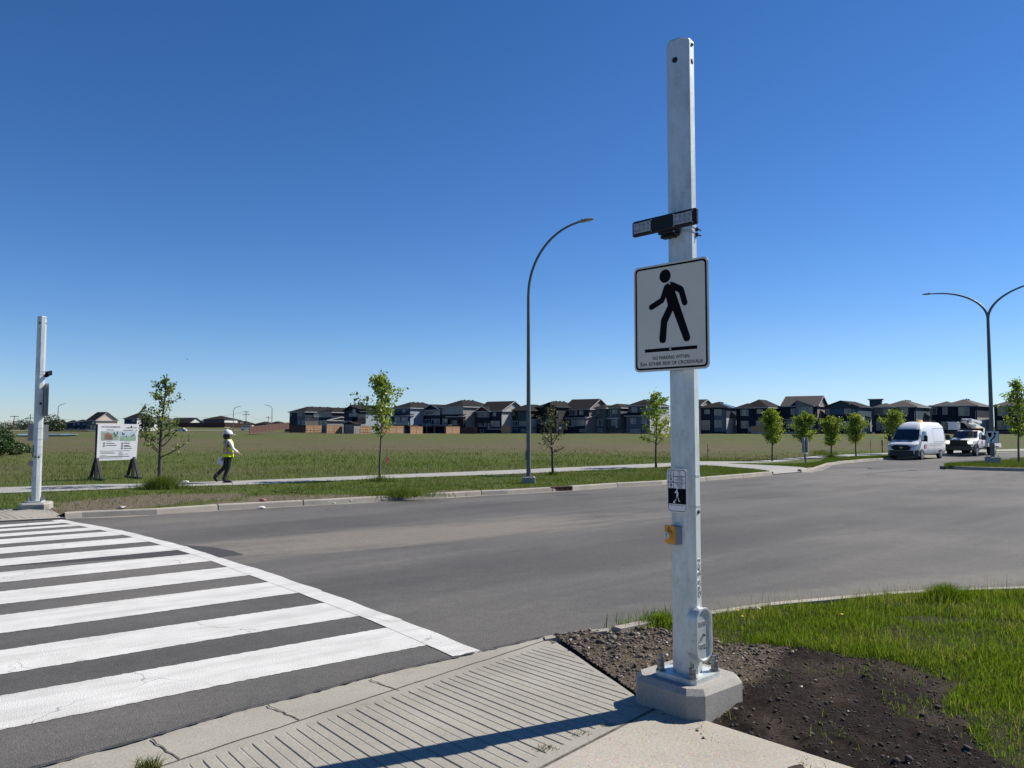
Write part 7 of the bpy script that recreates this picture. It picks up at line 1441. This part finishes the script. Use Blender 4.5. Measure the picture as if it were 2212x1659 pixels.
def hand(base, d, n_, name):                      # palm plus five bent fingers
    base = Vector(base); d = Vector(d).normalized(); n_ = Vector(n_).normalized(); s_ = d.cross(n_); vs = [tuple(base) + ((.026, .014),), tuple(base + d * .05) + ((.030, .013),)]; es = [(0, 1)]
    for i, (o_, l_) in enumerate(((-.028, .052), (-.010, .062), (.009, .058), (.027, .045))):
        a = base + d * .055 + s_ * o_; b = a + d * l_ * .5 + n_ * .004; c = b + d * l_ * .4 + n_ * .018; k = len(vs); vs += [tuple(a) + (.009,), tuple(b) + (.0085,), tuple(c) + (.0075,)]; es += [(1, k), (k, k + 1), (k + 1, k + 2)]
    a = base + d * .012 - s_ * .034; b = a + d * .03 - s_ * .016 + n_ * .01; k = len(vs); vs += [tuple(a) + (.011,), tuple(b) + (.009,)]; es += [(0, k), (k, k + 1)]
    return skin(name, vs, es, M['skin'], per, 0, 1)
hand((.365, -.15, .955), (.55, 0, -.83), (.2, 1, 0), 'hand'); hand((-.08, .16, .83), (-.15, 0, -1), (0, -1, 0), 'hand')
# trousers
skin('trousers', [(.055, 0, .99, (.150, .115)), (.055, 0, .93, (.155, .12)), (.06, -.088, .85, .108), (.062, -.09, .68, .090), (.055, -.09, .50, .072), (.0, -.085, .32, .064), (-.042, -.08, .13, .058), (.045, .088, .85, .108), (.025, .09, .68, .090), (-.005, .09, .52, .072), (-.14, .087, .37, .064), (-.245, .085, .245, .058)], [(0, 1), (1, 2), (2, 3), (3, 4), (4, 5), (5, 6), (1, 7), (7, 8), (8, 9), (9, 10), (10, 11)], M['pants'], per, 1)
for (pts, nm) in (([(-.034, -.08, .24, .070), (-.045, -.08, .12, .070), (-.05, -.08, .065, .064), (.04, -.08, .065, .062), (.13, -.085, .052, .052), (.165, -.085, .045, .042)], 'boot'), ([(-.205, .085, .32, .070), (-.275, .085, .21, .070), (-.30, .085, .165, .064), (-.26, .085, .11, .060), (-.225, .085, .06, .050), (-.21, .085, .04, .040)], 'boot')):
    bt = skin(nm, pts, [(i, i + 1) for i in range(5)], M['boot'], per)
m = MB(); m.bbox(-.095, .195, -.13, -.035, .0, .028, .008); m.build('sole', M['black'], per)
# shirt: both sleeves and collar
skin('shirt', [(.045, 0, 1.30, (.135, .095)), (.045, 0, 1.385, (.13, .085)), (.055, 0, 1.43, .058), (.07, -.155, 1.375, .066), (.125, -.19, 1.25, .058), (.165, -.20, 1.13, .052), (.24, -.18, 1.065, .046), (.315, -.16, 1.005, .038), (.03, .155, 1.375, .066), (.01, .175, 1.25, .054), (-.01, .18, 1.12, .048), (-.035, .17, 1.0, .044), (-.06, .165, .89, .038)], [(0, 1), (1, 2), (1, 3), (3, 4), (4, 5), (5, 6), (6, 7), (1, 8), (8, 9), (9, 10), (10, 11), (11, 12)], M['shirt'], per, 0)
# safety vest: sleeveless shell with horizontal band and crossed tape on the back
def vest_ring(z):                                 # half widths (x fore-aft, y sideways) and centre
    t = (z - .86) / .58; rx = float(np.interp(t, [0, .3, .6, .85, 1], [.168, .160, .165, .150, .095])); ry = float(np.interp(t, [0, .3, .6, .85, 1], [.215, .205, .215, .200, .120])); cx = float(np.interp(t, [0, 1], [.055, .048])); return cx, rx, ry
def vp(z, a, k=1.0): cx, rx, ry = vest_ring(z); return (cx + rx * k * math.cos(a) * 1.0, ry * k * math.sin(a), z)
N_ = 36; zs_ = np.linspace(.86, 1.44, 14); m = MB(); vs = [vp(z, 2 * math.pi * j / N_, 1.0 + .012 * math.sin(j * 2.1 + z * 9)) for z in zs_ for j in range(N_)]
fs = []
for i in range(13):
    for j in range(N_):
        zc_ = (zs_[i] + zs_[i + 1]) / 2; a = 2 * math.pi * (j + .5) / N_
        if zc_ > 1.17 and abs(abs(math.sin(a)) - 1) < .10 * (1 + (zc_ > 1.3)): continue        # arm holes
        fs.append((i * N_ + j, i * N_ + (j + 1) % N_, (i + 1) * N_ + (j + 1) % N_, (i + 1) * N_ + j))
m.add(vs, fs); vest = m.build('safety_vest', M['hivis'], per, True)
def band(z0, z1, mat, k, a0=0, a1=2 * math.pi, name='tape'):
    m = MB(); n = 30; vs = []
    for i in range(n + 1): a = a0 + (a1 - a0) * i / n; vs += [vp(z0, a, k), vp(z1, a, k)]
    m.add(vs, [(2 * i, 2 * i + 2, 2 * i + 3, 2 * i + 1) for i in range(n)]); return m.build(name, M[mat], vest, True)
band(.945, 1.035, 'orange', 1.035, name='orange_band'); band(.965, 1.015, 'silver', 1.045, name='reflective_band')
for (aa, ab) in ((R(208), R(262)), (R(262), R(205)), ):
    for (wd, mat, k, nm) in ((.045, 'orange', 1.035, 'orange_tape'), (.024, 'silver', 1.047, 'reflective_tape')):
        m = MB(); n = 12; vs = []
        for i in range(n + 1):
            t = i / n; z = 1.035 + t * .37; a = aa + (ab - aa) * t; vs += [vp(z, a - wd / .17, k), vp(z, a + wd / .17, k)]
        m.add(vs, [(2 * i, 2 * i + 2, 2 * i + 3, 2 * i + 1) for i in range(n)]); m.build(nm, M[mat], vest, True)
# head details
m = MB(); vs = []; nr, ns = 9, 18
for i in range(nr):
    th = math.pi * .5 * i / (nr - 1)
    for j in range(ns): a = 2 * math.pi * j / ns; vs.append((.05 + .137 * math.cos(th) * math.cos(a) * 1.0, .118 * math.cos(th) * math.sin(a), 1.63 + .012 * math.cos(a) * -1 + .145 * math.sin(th)))
m.add(vs, [(i * ns + j, i * ns + (j + 1) % ns, (i + 1) * ns + (j + 1) % ns, (i + 1) * ns + j) for i in range(nr - 1) for j in range(ns)])
brim = [(.05 + (.150 + .065 * max(0, math.cos(a)) ** 2) * math.cos(a), .132 * math.sin(a)) for a in np.linspace(0, 2 * math.pi, 25)[:-1]]; m.T = Matrix.Translation((0, 0, 1.622)) @ Matrix.Rotation(R(4), 4, 'Y'); m.prism(brim, -.006, .006); m.build('hard_hat', M['hat'], per, True, 40)
m = MB(); me = bmesh.new(); bmesh.ops.create_uvsphere(me, u_segments=16, v_segments=10, radius=1); vs = [(.015 + v.co.x * .115, v.co.y * .112, 1.545 + v.co.z * .125) for v in me.verts]; vs = [(min(x, .095), y, z) for x, y, z in vs]; fs = [tuple(v.index for v in f.verts) for f in me.faces]; me.free(); m.add(vs, fs); m.build('hair', M['hair'], per, True)
m = MB(); m.tube([(.135, 0, 1.575), (.162, 0, 1.548), (.145, 0, 1.540)], [.010, .014, .006], 6); m.build('nose', M['skin'], per)
m = MB(); m.box(.10, .150, -.068, .068, 1.578, 1.602); m.build('sunglasses', M['black'], per)
m = MB(); m.box(.128, .140, -.022, .022, 1.510, 1.517); m.build('mouth', M['redd'], per)
m = MB(); m.tube([(.10, -.094, 1.57), (.095, -.100, 1.55), (.10, -.094, 1.535)], [.012, .018, .008], 8); m.build('ear', M['skin'], per)
m = MB(); m.add([(.10, -.125, .90), (.085, -.128, .84), (.10, -.13, .78), (.115, -.128, .84)], [(0, 1, 2, 3)]); m.build('key_ring', M['alum'], per)
m = MB(); m.box(-.11, .11, -.003, .003, -.27, .0); o = m.build('paper_sheets', M['paper']); o.location = (pp0.x - .20, pp0.y + .12, pp0.z + .86); o.rotation_euler = (0, R(9), R(6)); tag(o, 'white sheets of paper held low behind the walking person', 'paper')
